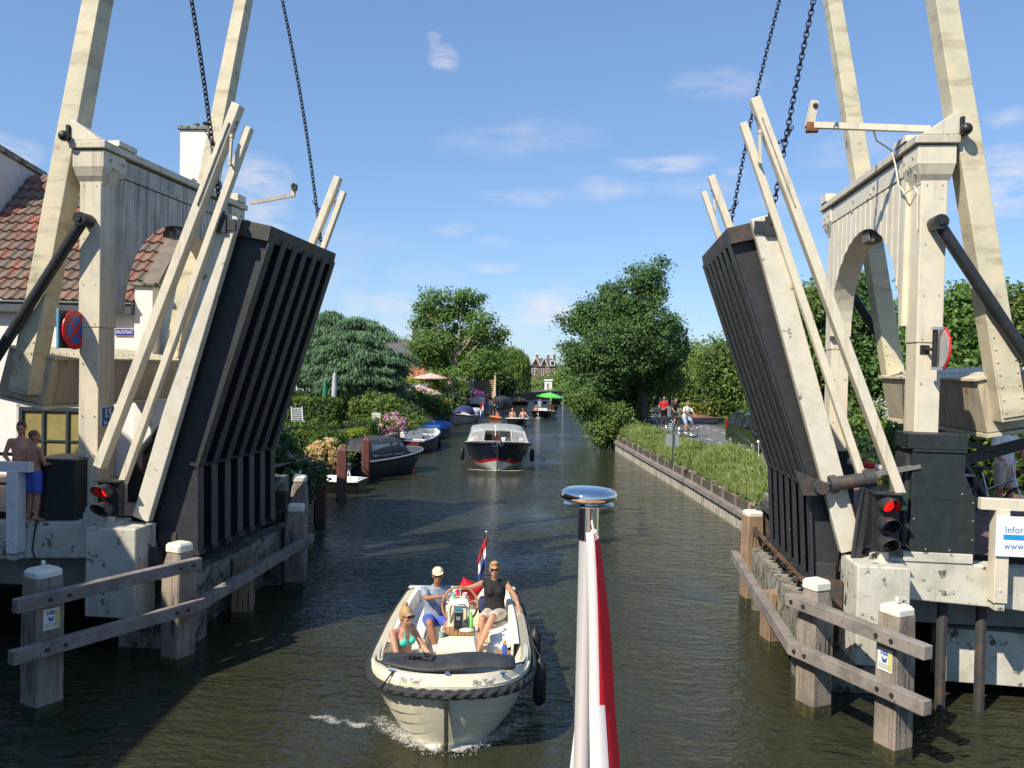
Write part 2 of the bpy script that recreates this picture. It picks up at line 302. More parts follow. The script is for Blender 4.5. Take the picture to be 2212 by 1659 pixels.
# asphalt road along the right bank and the red path beside it
asph = mat('asphalt', (.16, .155, .15), .9, c2=(.12, .115, .11), ns=.9, thr=(.4, .65), c3=(.2, .19, .18), ns3=60, thr3=(.55, .7), bump=.3, bs=80)
def ribbon(name, L, Rr, zs, m, kind='structure', dz=0.):
    b = MB(); n = len(L); b.add([(x, y, z+dz) for (x, y), z in zip(L, zs)]+[(x, y, z+dz) for (x, y), z in zip(Rr, zs)], [(i, i+1, n+i+1, n+i) for i in range(n-1)])
    return b.build(name, m, kind=kind)
rl = [(11.2, 14), (9.6, 20), (8.9, 26), (8.6, 34), (8.3, 42), (8.1, 50), (8.8, 58), (11.0, 68), (14.5, 80), (18.5, 92), (24, 108)]
rr = [(15.5, 14.5), (14.3, 20), (13.3, 26), (12.6, 34), (12.1, 42), (11.9, 50), (12.7, 58), (15.5, 68), (19.0, 80), (23.2, 92), (29, 108)]
rz_ = [2.06, 1.95, 1.6, 1.3, 1.25, 1.25, 1.22, 1.2, 1.2, 1.2, 1.2]
ribbon('road', rl, rr, rz_, asph)
redasp = mat('red_asphalt', (.30, .12, .095), .9, c2=(.24, .10, .08), ns=1.5, thr=(.4, .65), bump=.2)
ribbon('cycle_path', [(10.8, 53), (12.3, 60), (15.2, 70), (18.8, 82), (23, 94)], [(12.6, 52), (15.2, 60), (18.2, 69.5), (22.3, 81), (27.5, 93)], [1.25, 1.22, 1.2, 1.2, 1.2], redasp, dz=.008)
ribbon('verge', rr, [(x+12, y) for x, y in rr], [z-.02 for z in rz_], grass_g)
ce = [(6.35, 16.2), (6.9, 20), (6.8, 26), (6.6, 34), (6.2, 42), (6.0, 50), (6.9, 58), (8.6, 68), (9.9, 80), (12, 92), (17, 104)]; b = MB(); b.add([(x, y, 1.5 if y < 18 else (1.0 if y < 22 else .84)) for x, y in ce]+[(x, y, z-.01) for (x, y), z in zip(rl, rz_)], [(i, i+1, 12+i, 11+i) for i in range(10)]); b.build('canal_verge', grass_g, kind='structure')
# dashed white lines: one marking line made of dashes on each side of the carriageway
for k, off in enumerate((.85, 2.85)):
    b = MB()
    for i in range(3, len(rl)-3):
        a, c = Vector(rl[i]), Vector(rl[i+1]); a2, c2 = Vector(rr[i]), Vector(rr[i+1])
        for j in range(5):
            for t0 in (j/5,):
                def P(t, o): q = a.lerp(c, t); w = (a2.lerp(c2, t)-q).normalized(); return (*(q+w*o), rz_[i]*(1-t)+rz_[i+1]*t+.012)
                b.add([P(t0, off), P(t0+.09, off), P(t0+.09, off+.11), P(t0, off+.11)], [(0, 1, 2, 3)])
    b.build('road_marking', white, kind='structure')
# brick street on both bridge approaches
def brick_mat(name, c1, c2, mortar, scale, rough=.85, bw=.5, rh=.25, rot=0.):
    m = bpy.data.materials.new(name); m.use_nodes = True; n, l = m.node_tree.nodes, m.node_tree.links; p = n['Principled BSDF']; p.inputs['Roughness'].default_value = rough
    t = nd(n, 'ShaderNodeTexBrick', i_Scale=scale); t.inputs['Color1'].default_value = (*c1, 1); t.inputs['Color2'].default_value = (*c2, 1); t.inputs['Mortar'].default_value = (*mortar, 1)
    t.inputs['Mortar Size'].default_value = .012; t.inputs['Brick Width'].default_value = bw; t.inputs['Row Height'].default_value = rh
    tc_ = nd(n, 'ShaderNodeTexCoord'); q = nd(n, 'ShaderNodeMapping'); q.inputs['Rotation'].default_value = rot if isinstance(rot, tuple) else (0, 0, rot); l.new(tc_.outputs['Object'], q.inputs[0]); l.new(q.outputs[0], t.inputs['Vector'])
    nz = nd(n, 'ShaderNodeTexNoise', i_Scale=1.1, i_Detail=6.); l.new(tc_.outputs['Object'], nz.inputs['Vector'])
    mr = nd(n, 'ShaderNodeMapRange', clamp=True); mr.inputs[1].default_value = .35; mr.inputs[2].default_value = .7; mr.inputs[3].default_value = .75; mr.inputs[4].default_value = 1.3; l.new(nz.outputs['Fac'], mr.inputs[0])
    mu = nd(n, 'ShaderNodeVectorMath', operation='SCALE'); l.new(t.outputs['Color'], mu.inputs[0]); l.new(mr.outputs[0], mu.inputs['Scale']); l.new(mu.outputs[0], p.inputs['Base Color'])
    b = nd(n, 'ShaderNodeBump', i_Strength=.4, i_Distance=.01); l.new(t.outputs['Fac'], b.inputs['Height']); b.invert = True; l.new(b.outputs[0], p.inputs['Normal']); return m
paver = brick_mat('brick_paving', (.25, .12, .10), (.20, .10, .085), (.13, .10, .085), 4.5)
paver_l = brick_mat('pale_brick_paving', (.34, .23, .18), (.29, .20, .16), (.2, .16, .13), 4.5)
for side, nm in ((-1, paver_l), (1, paver)):
    F = BS(side); b = MB(F)
    b.add([(5.1, .05, 2.1), (30, .05, 1.9), (30, 5.2, 1.9), (5.1, 5.2, 2.1)], [(0, 1, 2, 3)])
    b.add([(5.6, 5.2, 2.098), (30, 5.2, 1.898), (30, 8.0, 1.898), (5.6, 8.0, 2.098)], [(0, 1, 2, 3)])
    b.build('street', nm, kind='structure', origin=F @ Vector((5.1, 0, 2.1)))
MB(BS(-1)).add([(5.2, 3.0, 2.104), (14, 3.0, 2.02), (14, 3.6, 2.02), (5.2, 3.6, 2.104)], [(0, 1, 2, 3)]).build('pavement', mat('pale_gutter', (.5, .44, .38), .9, c2=(.4, .35, .3), ns=3), kind='structure')
# ================================================================ bridge
def halfname(side): return ('left', 'right')[side > 0]
SIDE = {-1: 'on the left bank beside the white cottage', 1: 'on the right bank beside the black cabinet'}
def abutment(side):
    F = BS(side); L = F @ Vector((6.5, 0, 0))
    t = thing('bridge_abutment', 'stained white concrete bridge abutment under the street '+('beside the white cottage' if side < 0 else 'beside the tall black cabinet'), 'abutment', L, BA, 'concrete bridge abutments')
    b = MB(F)    # edge beam, cambered down to the land side
    zs = [(5.35, 2.06), (7, 1.98), (9, 1.86), (14, 1.5), (22, .9)]
    b.prism([(h, z+.02) for h, z in zs]+[(h, z-(.52 if h < 8 else .6)) for h, z in zs[::-1]], -.32, .04)
    b.build('edge_beam', conc, t, bevel=.015)
    b = MB(F).box(4.95, 5.72, -.55, .02, .72, 2.03) if side < 0 else MB(F).box(5.02, 5.68, -.75, .02, .74, 2.03)
    b.build('pedestal', conc, t, bevel=.02)
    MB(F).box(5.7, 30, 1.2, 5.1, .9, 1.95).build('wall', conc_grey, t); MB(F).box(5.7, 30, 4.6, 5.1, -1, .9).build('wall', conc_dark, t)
    if side > 0: MB(F).prism([(6.5, .22), (30, -.2), (30, .55), (6.5, .97)], .35, .7).build('cross_beam', conc, t, bevel=.01); MB(F).box(5.7, 30, .3, 1.2, 1.05, 1.5).build('wall', conc_grey, t)
    else: MB(F).box(5.7, 30, .2, 1.2, .92, 1.5).build('wall', conc_grey, t)
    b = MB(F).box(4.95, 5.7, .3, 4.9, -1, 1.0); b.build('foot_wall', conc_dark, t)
    b = MB(F).box(4.6, 4.95, .2, 4.6, .5, 1.15); b.build('sill', conc_dark, t)   # sill beam under the leaf hinge
    for y in (.6, 2.5, 4.2): MB(F).box(4.62, 4.98, y, y+.42, -1, .5).build('pile', conc_dark, t)
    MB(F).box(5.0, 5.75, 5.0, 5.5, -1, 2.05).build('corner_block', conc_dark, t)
    # hinge sill: steel deck edge plates and bearing blocks
    MB(F).box(4.75, 5.4, .3, 4.6, 1.9, 2.02).build('deck_edge', steel_rust, t, bevel=.008)
    for y in (.15, 4.55): MB(F).box(4.7, 5.0, y, y+.22, 1.2, 1.85).build('bearing_block', steel_rust, t, bevel=.01)
    MB(F).box(4.62, 5.1, -.25, .12, 1.22, 1.27).box(4.8, 5.0, -.2, -.17, 1.27, 1.7).box(4.88, 4.91, -.17, .1, 1.27, 1.6).build('bearing_shelf', steel_rust, t, bevel=.005)
    if side > 0:
        for x in (6.35, 6.85): MB(F).tube([(x, -.1, -1), (x-.02, -.1, .6), (x+.0, -.05, 1.5)], .07, 8).build('drain_pipe', steel_rust, t)
    else:
        MB(F).tube([(6.62, -.34, 2.08), (6.66, -.34, 1.9), (6.7, -.34, 1.6), (6.64, -.34, 1.45)], .012, 6).build('cable', bolt_m, t)
    return t
for s_ in (-1, 1): abutment(s_)
def arch_pts(y0, y1, zb, zc, n=18):
    yc, ry, rz = (y0+y1)/2, (y1-y0)/2, zc-zb
    return [(yc+ry*math.cos(math.pi*k/n), zb+rz*math.sin(math.pi*k/n)) for k in range(n+1)]
def portal(side):
    F = BS(side); t = thing('bridge_portal', ('cream portal with grey stained planks in front of the tiled cottage' if side < 0 else 'clean cream arched portal standing behind the tall black cabinet'), 'portal', F @ Vector((6.05, 2.5, 2.1)), BA, 'arched bridge portals')
    side_m = cream_grimy if side < 0 else cream_clean
    for y in (.10, 4.42):
        b = MB(F); b.box(5.96, 6.28, y, y+.42, 2.12, 4.95); b.box(5.948, 6.292, y-.012, y+.432, 4.953, 7.30)
        b.build('post', cream_clean if side > 0 else cream, t, bevel=.012, label='near post with worn paint' if y < 1 else None)
        b = MB(F)
        for zz in (5.0, 5.6, 6.3, 7.1, 4.4, 3.6, 3.0, 2.6):
            for xx in (6.02, 6.22): b.tube([(xx, y-.022, zz), (xx, y+.0, zz)], .009, 6)
        b.build('bolts', mat('painted_bolt', (.42, .36, .28), .6, c2=(.3, .13, .05), ns=9, thr=(.5, .6)), t)
        MB(F).box(5.82, 6.42, y-.10, y+.52, 2.02, 2.13).box(5.88, 6.36, y-.05, y+.47, 2.13, 2.2).build('plinth', conc, t, bevel=.01)
    # planked arch board on the canal side: planks are in the mesh
    zt = 7.30; b = MB(F); n = 30; ys = np.linspace(.50, 4.46, n+1); ai, ao = .66, 4.28; yc = (ai+ao)/2; ry = (ao-ai)/2; zb, zc = 5.25, 6.87
    def zarc(y):
        u = (y-yc)/ry
        return 5.2 if abs(u) >= 1 else zb+(zc-zb)*math.sqrt(1-u*u)
    fine = sorted(set([round(float(y), 4) for y in ys]+[ai-.001, ai+.001, ai+.02, ai+.06, ao-.06, ao-.02, ao-.001, ao+.001]))
    for k in range(len(fine)-1):
        a, c = fine[k], fine[k+1]; d = .009*(int(np.searchsorted(ys, (a+c)/2)) % 2)
        b.prism([(a, zarc(a)), (c, zarc(c)), (c, zt), (a, zt)], 5.89-d, 5.99, 'x')
    b.build('arch_board', side_m, t)
    # soffit ring of the arch, thick
    b = MB(F); r = [(yc+ry*math.cos(math.pi*k/24), zb+(zc-zb)*math.sin(math.pi*k/24)) for k in range(25)]
    r = [(ao, 5.2)]+r+[(ai, 5.2)]
    for k in range(len(r)-1):
        (a, za), (c, zc_) = r[k], r[k+1]; b.add([(5.90, a, za), (6.26, a, za), (6.26, c, zc_), (5.90, c, zc_)], [(0, 1, 2, 3)])
        e = .05; m_ = ((a-yc)*e/ry, e*.9)
        pass
    b.build('arch_soffit', cream_clean, t)
    b = MB(F)
    for k in range(len(fine)-1):
        a, c = fine[k], fine[k+1]; b.prism([(a, zarc(a)+.0), (c, zarc(c)), (c, zt), (a, zt)], 6.18, 6.25, 'x')
    b.build('arch_board', cream_clean, t)
    # entablature: frieze, moulding, cap
    b = MB(F); b.box(5.875, 6.34, .04, 4.94, 7.32, 7.60); b.build('frieze', side_m if side < 0 else cream_clean, t, bevel=.008)
    for y0, y1 in ((-.02, .60), (4.36, 5.0)):
        b = MB(F); b.loft([[(x0_, y0+q, z), (x1_, y0+q, z), (x1_, y1-q, z), (x0_, y1-q, z)] for x0_, x1_, q, z in ((5.94, 6.30, .12, 7.12), (5.93, 6.31, .11, 7.16), (5.90, 6.33, .06, 7.24), (5.86, 6.35, .02, 7.36), (5.855, 6.355, .015, 7.37), (5.855, 6.355, .015, 7.62))])
        b.build('capital', cream_clean if side > 0 else cream, t, bevel=.006)
    b = MB(F); b.box(5.81, 6.39, -.05, 5.04, 7.64, 7.75); b.build('cap', cream, t, bevel=.012)
    b = MB(F); b.prism([(5.88, 7.754), (6.37, 7.754), (6.37, 8.05), (6.31, 8.05)], -.04, .25).box(5.79, 5.98, .3, .8, 7.754, 7.84).box(5.79, 5.98, 4.5, 4.9, 7.754, 7.9)
    b.build('bracket_plate', cream_clean, t, bevel=.008)
    b = MB(F)
    for (yy, zz) in ((.16, 7.5), (.26, 7.38), (.36, 7.38), (.5, 7.5), (.16, 7.28), (.5, 7.28), (1.9, 7.45), (2.05, 7.4), (2.2, 7.35), (3.0, 7.45), (3.1, 7.32), (4.5, 7.48), (4.6, 7.35), (4.8, 7.48), (4.8, 7.3)):
        h_ = 5.855 if (yy < .64 and zz > 7.36) or yy > 4.34 else 5.875; h_ = 5.89 if zz < 7.32 else h_; b.box(h_-.008, h_+.01, yy-.025, yy+.025, zz-.025, zz+.025); b.tube([(h_-.03, yy, zz), (h_, yy, zz)], .014, 6)
    b.build('bolts', cream_grimy, t)
    # lamp in the crown of the arch
    lp = MB(F).box(5.93, 6.15, 2.30, 2.65, 6.66, 6.85).box(5.97, 6.10, 2.15, 2.31, 6.64, 6.76).build('arch_lamp', mat('lamp_housing', (.17, .16, .14), .6, c2=(.08, .07, .05), ns=9), t, bevel=.02)
    # struts landward, one by each post
    for y in (-.08, 4.98):
        b = MB(F); b.tube([(6.12, y, 6.55), (9.15, y, 2.0)], .082, 14); b.build('strut', black, t, smooth='auto')
        b = MB(F); b.tube([(6.12, y+.14, 6.56), (6.12, y-.11, 6.56)], .10, 16).tube([(6.12, y-.11, 6.56), (6.12, y-.14, 6.56)], .045, 8)
        b.build('strut_joint', black, t, smooth='auto')
    # camera bracket arm
    if side < 0:
        a = MB(F).bar((5.7, 4.9, 7.78), (4.9, 5.2, 8.0), .07, .07).bar((4.9, 5.2, 7.98), (4.86, 5.2, 8.26), .08, .08).build('signal_arm', cream, t)
        MB(F).box(4.80, 4.9, 5.08, 5.2, 8.10, 8.2).sph((4.85, 5.1, 8.2), .045).build('floodlight', bolt_m, a)
    else:
        a = MB(F).bar((6.1, .25, 7.90), (4.60, .9, 8.16), .085, .085).bar((4.62, .9, 8.13), (4.69, .9, 8.5), .13, .11).build('signal_arm', cream, t)
        MB(F).bar((4.58, .9, 8.12), (4.75, .88, 8.12), .135, .13).build('rusty_end', rust, a)
        MB(F).tube([(4.69, .82, 8.42), (4.69, .86, 8.42)], .04, 10).build('floodlight', black, a)
        MB(F).tube([(5.45, .60, 7.98), (5.50, .62, 7.85), (5.72, .66, 7.72), (5.77, .62, 7.5), (5.80, .55, 7.2), (5.84, .40, 7.05), (5.90, .2, 7.1), (5.92, .14, 7.0), (5.93, .14, 6.5)], .012, 6).build('cable', cream_clean, t)
    return t
for s_ in (-1, 1): portal(s_)
cB = lambda z: 6.52+(7.8-z)*.187          # centre line of the balance beams
def balance(side):
    F = BS(side); t = thing('balance_beam', ('tall weathered cream balance beams with counterweight, tilted over the '+('white cottage wall' if side < 0 else 'hedge and trees behind the right portal')), 'balance beam', F @ Vector((6.55, 2.5, 7.8)), BA, 'raised balance beams with counterweights')
    dx = Vector((-.187, 0, 1)).normalized(); nx = Vector((1, 0, .187)).normalized()
    for y in (.12, 4.48):
        b = MB(F); rings = []
        for z, w, d in ((3.92, .34, .34), (5.2, .32, .36), (7.8, .31, .36), (10., .28, .34), (13.6, .22, .26)):
            c = Vector((cB(z), y+.1, z)); rings.append([c+nx*sx*w/2+Vector((0, sy*d/2, 0)) for sx, sy in ((-1, -1), (1, -1), (1, 1), (-1, 1))])
        b.loft(rings); be = b.build('beam', beam_paint, t, bevel=.012)
        for p_ in (y-.16 if y < 1 else y+.36,):
            b = MB(F).sph((6.42, y-.24, 7.80), .08, 14, 10).tube([(6.42, y-.24, 7.80), (6.48, y+.3, 7.76)], .05, 10).box(6.375, 6.42, y-.2, y-.12, 7.755, 7.98)
            b.build('pivot', black, t, smooth='auto')
        # riveted side plate at the foot
        b = MB(F); yy = y-.155
        for k in range(7):
            z = 4.05+k*.17
            for sx in (-.115, .115): q = Vector((cB(z), yy+.045, z))+nx*sx; b.tube([q, q+Vector((0, .05, 0))], .014, 6)
        b.build('rivets', beam_paint, t)
        MB(F).loft([[Vector((cB(z), yy+.06, z))+nx*sx+Vector((0, s2, 0)) for sx, s2 in ((-.15, 0), (.15, 0), (.15, .03), (-.15, .03))] for z in (3.98, 5.2)]).build('foot_plate', beam_paint, t)
    b = MB(F); b.prism([(6.86, 4.44), (7.62, 4.62), (7.82, 3.88), (7.02, 3.72)], .34, 4.4)
    b.build('counterweight', counter_paint, t, bevel=.015)
    b = MB(F); b.prism([(6.82, 4.44), (7.66, 4.63), (7.66, 4.66), (6.82, 4.475)], .30, 4.42).prism([(7.0, 3.71), (7.86, 3.87), (7.85, 3.83), (7.0, 3.66)], .30, 4.42)
    for k in range(22): b.sph((7.1, .45+k*.18, 4.55), .02, 6, 4)
    b.build('edge_plate', beam_paint, t)
    # cross beam at the top
    MB(F).box(5.4, 5.56, .2, 4.6, 13.2, 13.5).build('top_beam', beam_paint, t)
    return t
for s_ in (-1, 1): balance(s_)
lit_worn_steel = mat('lit_worn_flange_steel', (.046, .049, .054), .45, c2=(.034, .036, .039), ns=3, thr=(.42, .62), c3=(.30, .30, .29), ns3=20, thr3=(.64, .72), bump=.2, bs=25)  # paler base puts light on the flanges into the colour; pale spots are scratches
def girder_poly(s):
    return [(3.98, 6.34), (3.33+.06*s, 6.34), (4.48+.12*s, 2.86), (4.51+.17*s, 1.60), (5.0, 1.58), (5.08, 2.42)]
def leaf(side):
    F = BS(side); t = thing('bridge_leaf', 'raised black steel drawbridge leaf with cream edge beam and rails, '+('left of the canal' if side < 0 else 'right of the canal'), 'drawbridge leaf', F @ Vector((4.9, 2.1, 2.0)), BA, 'raised drawbridge leaves')
    dk = lambda z: 3.93+(6.64-z)*.272
    b = MB(F); b.prism([(dk(6.6), 6.6), (dk(6.6)-.07, 6.6), (dk(2.05)-.07, 2.05), (dk(2.05), 2.05)], .02, 4.18); b.build('deck_plate', steel, t)
    b = MB(F); b.prism([(dk(6.6)+.05, 6.6), (dk(6.6), 6.6), (dk(2.05), 2.05), (dk(2.05)+.05, 2.05)], .3, 3.9); b.build('wearing_planks', mat('deck_planks', (.13, .11, .09), .9, bump=.4), t)
    g = girder_poly(side); kx = g[2][0]; ys_ = [.18+k*.467 for k in range(7)]
    for k, y in enumerate(ys_):
        b = MB(F); b.prism(g, y-.01, y+.01)
        w = .10; b.cur = 1
        for (p, q) in ((g[1], g[2]), (g[2], g[3])):
            p, q = Vector((p[0], y, p[1])), Vector((q[0], y, q[1])); d = (q-p).normalized(); nrm = Vector((d.z, 0, -d.x)).normalized(); nrm = nrm if nrm.x < 0 else -nrm
            b.loft([[c+Vector((0, s*w, 0))+nrm*e for s, e in ((-1, -.006), (1, -.006), (1, .016), (-1, .016))] for c in (p, q)])
        b.cur = 0; b.box(g[3][0]-.04, g[3][0]+.14, y-.1, y+.1, 1.54, 1.61)
        b.build('girder', [steel, lit_worn_steel], t, label='deep outer girder' if k == 0 else None)
    # cross stiffener plate at the kink with its knees, tip beam, lower cross beam
    b = MB(F); b.prism([(kx+.10, 2.95), (kx-.03, 2.90), (kx-.02, 2.87), (kx+.12, 2.90)], .1, 3.35 if side < 0 else 3.05)
    for y in ys_: b.prism([(kx, 2.93), (kx-.06, 3.10), (kx+.15, 3.06)], y+.02, y+.03)
    b.build('cross_plate', steel, t)
    b = MB(F); o_ = g[1][0]; b.prism([(4.02, 6.66), (o_-.03, 6.50), (o_+.02, 6.27), (4.08, 6.42)], .06, 3.08); b.build('tip_beam', steel_rust, t, bevel=.01)
    b = MB(F)
    for k in range(6): b.sph((3.75, .35+k*.46, 6.60), (.05, .05, .04), 8, 6)
    b.build('tip_bolts', steel_rust, t)
    b = MB(F); b.prism([(5.2, 1.9), (4.92, 1.9), (4.92, 1.72), (5.2, 1.72)], .2, 4.3); b.build('hinge_beam', steel_rust, t, bevel=.01)
    b = MB(F)   # worn ragged deck edge under the leaf
    for k in range(34):
        y = .25+k*.125; a = random.uniform(.03, .11); b.bar((4.62, y, 1.53), (4.62+random.uniform(-.04, .12), y+.13, 1.5-a), .05, .05+a*.4)
    b.build('ragged_planks', mat('rotten_planks', (.06, .042, .03), .95, c2=(.13, .07, .04), ns=7, thr=(.45, .6), bump=.7), t)
    for y, lab in ((-.05, None), (4.2, None)):
        b = MB(F); rings = []; hw_ = .125 if side < 0 else .145
        for z in (2.08, 6.62):
            c0 = 5.13-(z-2.08)/4.54*1.33
            rings.append([(c0-hw_, y-.075, z-.03), (c0+hw_, y-.075, z+.05), (c0+hw_, y+.075, z+.05), (c0-hw_, y+.075, z-.03)])
        b.loft(rings); b.build('edge_beam', mat('edge_beam_paint', (.68, .63, .52), .5, c2=(.60, .54, .42), ns=4, thr=(.45, .65), c3=(.20, .15, .09), ns3=6, thr3=(.63, .69), bump=.25, bs=22), t, bevel=.012)
        yo = -.22 if y < 1 else .12
        b = MB(F); b.bar((5.68, y+yo, 2.88), (3.63, y+yo, 8.18), .13, .19, (0, 1, 0)); r1 = b.build('rail', cream_clean, t, bevel=.008)
        b = MB(F); b.bar((5.38, y+yo*.6, 2.62), (3.50, y+yo*.6, 7.88), .10, .13, (0, 1, 0)); r2 = b.build('rail', cream_clean, t, bevel=.008)
        MB(F).bar((3.70, y+yo*1.25, 7.72), (3.72, y+yo*1.25, 7.32), .03, .05, (0, 1, 0)).tube([(3.70, y+yo*1.4, 7.72), (3.70, y+yo, 7.72)], .025, 8).tube([(3.72, y+yo*1.4, 7.32), (3.72, y+yo, 7.32)], .025, 8).build('rail_link', cream, t)
        if y < 1:
            b = MB(F); b.bar((4.18, y+yo-.07, 6.72), (3.72, y+yo-.07, 7.9), .012, .10, (0, 1, 0)); b.build('scuffed_plate', mat('scuffed_plate', (.36, .33, .28), .5, c2=(.20, .19, .17), ns=9, thr=(.45, .6)), t)
        # chain lug at the tip
        b = MB(F); b.box(3.70, 3.93, y-.11, y-.06, 6.40, 6.56).box(3.84, 3.98, y-.13, y-.05, 6.36, 6.62).tube([(3.91, y-.15, 6.55), (3.91, y+.1, 6.55)], .035, 8).sph((3.92, y-.1, 6.66), (.05, .05, .08))
        b.build('chain_lug', steel, t)
    # hydraulic arm at the right-hand side
    b = MB(F)
    if side > 0:
        b.tube([(4.68, -.22, 2.98), (4.86, -.24, 3.04)], .035, 8).tube([(4.80, -.24, 3.01), (5.22, -.26, 3.09)], .095, 14).tube([(4.78, -.24, 3.0), (4.86, -.24, 3.02)], .125, 14).tube([(5.2, -.26, 3.1), (5.35, -.26, 3.12)], .12, 12)
        b.prism([(4.32, 3.18), (4.75, 3.0), (4.75, 2.84), (4.45, 2.83)], -.16, -.04); b.tube([(4.66, -.3, 2.96), (4.66, -.05, 2.96)], .09, 12)
        b.build('hydraulic_cylinder', steel_rust, t, smooth='auto')
    return t
for s_ in (-1, 1): leaf(s_)
# supports of the cylinder: bracket post and arm
F = BS(1); t = thing('cylinder_support', 'black steel support post with grey arm reaching to the right black cabinet', 'support post', F @ Vector((5.2, -.2, 2.05)), BA)
MB(F).bar((5.08, -.2, 1.3), (5.25, -.24, 3.1), .10, .13, (0, 1, 0)).bar((5.02, -.27, 1.4), (5.18, -.31, 3.0), .03, .05, (0, 1, 0)).build('post', steel, t)
MB(F).bar((5.2, -.3, 3.14), (5.9, -.3, 3.3), .05, .11, (0, 1, 0)).build('arm', mat('grey_steel', (.2, .18, .17), .6, c2=(.12, .10, .09), ns=6), t)
F = BS(-1); t = thing('hydraulic_arm', 'black hydraulic cylinder low behind the left raised leaf rails', 'hydraulic cylinder', F @ Vector((5.6, 1.2, 2.1)), BA)
MB(F).tube([(6.0, 1.4, 2.9), (5.3, 1.2, 3.6)], .09, 12).build('cylinder', black, t, smooth='auto'); MB(F).tube([(5.3, 1.2, 3.6), (4.85, 1.1, 4.05)], .045, 10).build('rod', steel, t); MB(F).box(5.9, 6.15, 1.25, 1.55, 2.1, 2.95).build('bracket', black, t)
def chain_mesh(b, pts, pitch, R, r):
    P = [Vector(p) for p in pts]; seg = [(P[i+1]-P[i]).length for i in range(len(P)-1)]; L = sum(seg); n = int(L/pitch)
    for k in range(n):
        s = (k+.5)*L/n; i = 0
        while s > seg[i] and i < len(seg)-1: s -= seg[i]; i += 1
        p = P[i].lerp(P[i+1], s/seg[i]); d = (P[i+1]-P[i]).normalized()
        a = d.orthogonal().normalized(); a = (Matrix.Rotation(math.pi/2*(k % 2)+.35, 3, d) @ a); c = d.cross(a)
        rot = Matrix((a, d, c)).transposed()
        b.torus(p, R, r, ax=rot, n=9, m=5, sx=.62)
for side in (-1, 1):
    F = BS(side)
    for y, far in ((-.14, 0), (4.33, 1)):
        b = MB(); a = Vector((3.93, y, 6.62)); e = Vector((5.28, y+.02, 13.4)); m1 = Vector((4.14, y, 7.55)); pts = []
        for k in range(25):
            s = k/24; p = a.lerp(e, s); p.x += .13*math.sin(math.pi*s)*(-1)*.9+0; pts.append(F @ p)
        chain_mesh(b, pts, .074, .052, .0135)
        o = b.build('chain', chainm, label='%s black chain hanging to the %s leaf tip' % (('near', 'far')[far], halfname(side)), cat='chain', group='leaf lifting chains')
        b = MB(); st = F @ (a.lerp(e, .18 if not far else .16)); en = F @ Vector((3.66, y-(.12 if not far else -.05), 7.95)); pts = []
        for k in range(13):
            s = k/12; p = st.lerp(en, s); p.z -= .28*4*s*(1-s); pts.append(p)
        chain_mesh(b, pts, .050, .036, .0085)
        b.build('safety_chain', chainm, label='%s short slack chain looped from the lifting chain to the %s leaf rail' % (('near', 'far')[far], halfname(side)), cat='chain', group='short slack rail chains')
# ================================================================ things on and around the bridge
NEAR = {-1: 'left', 1: 'right'}
def traffic_light(side, n):
    F = BS(side); h0 = 5.32 if side < 0 else 5.27; hc = h0+.175; y0 = -.42 if side < 0 else -.52
    t = thing('traffic_light', ('two-lamp' if n == 2 else 'three-lamp')+' boat traffic light showing red on the %s white concrete block' % NEAR[side], 'traffic light', F @ Vector((hc, y0+.1, 2.03)), BA)
    zb = 2.16; zt = zb+.255*n
    MB(F).box(hc-.175, hc+.175, y0+.06, y0+.22, zb, zt).build('housing', black, t, bevel=.02)
    MB(F).box(hc-.185, hc+.185, y0-.02, y0+.24, zt+.002, zt+.02).build('housing_lid', black, t)
    MB(F).lathe([(.07, 2.03), (.07, 2.16)], (hc, y0+.14, 0), 16).lathe([(.11, 2.03), (.11, 2.05)], (hc, y0+.14, 0), 16).build('foot', conc, t)
    vis = mat('visor_grey', (.04, .042, .045), .45, bump=.1)
    for k in range(n):
        zc = zt-.13-.255*k; b = MB(F)
        for dr in (0, .008):
            pass
        rings = []
        N = 22
        for j in range(5):
            yy = y0+.06-.20*j/4; ring = []
            for i in range(N+1):
                a = R_(-60)+R_(300)*i/N      # open below
                cut = (1-abs((i/N-.5)*2)**2)   # visor shorter at its lower corners
                y_ = y0+.06-(.09+.24*cut)*j/4
                rr_ = .112
                ring.append((hc+rr_*math.cos(a), y_, zc+rr_*math.sin(a)))
            rings.append(ring)
        b.loft(rings, False, False)
        o = b.build('visor', vis, t, smooth=True); so = o.modifiers.new('thickness', 'SOLIDIFY'); so.thickness = .006
        b = MB(F); b.tube([(hc, y0+.058, zc), (hc, y0+.03, zc), (hc, y0+.02, zc)], [.095, .085, .05], 20)
        b.build('lens', mat('red_lamp_lit', (.6, .01, .01), .3, emit=((1, .012, .01), .9)) if k == 0 else mat('dark_lens', (.02, .012, .012), .2), t, smooth=True, label='lit red lens' if k == 0 else 'unlit lens')
        MB(F).tube([(hc, y0+.062, zc), (hc, y0+.04, zc)], .118, 20).build('visor_ring', vis, t)
    return t
traffic_light(-1, 2); traffic_light(1, 3)
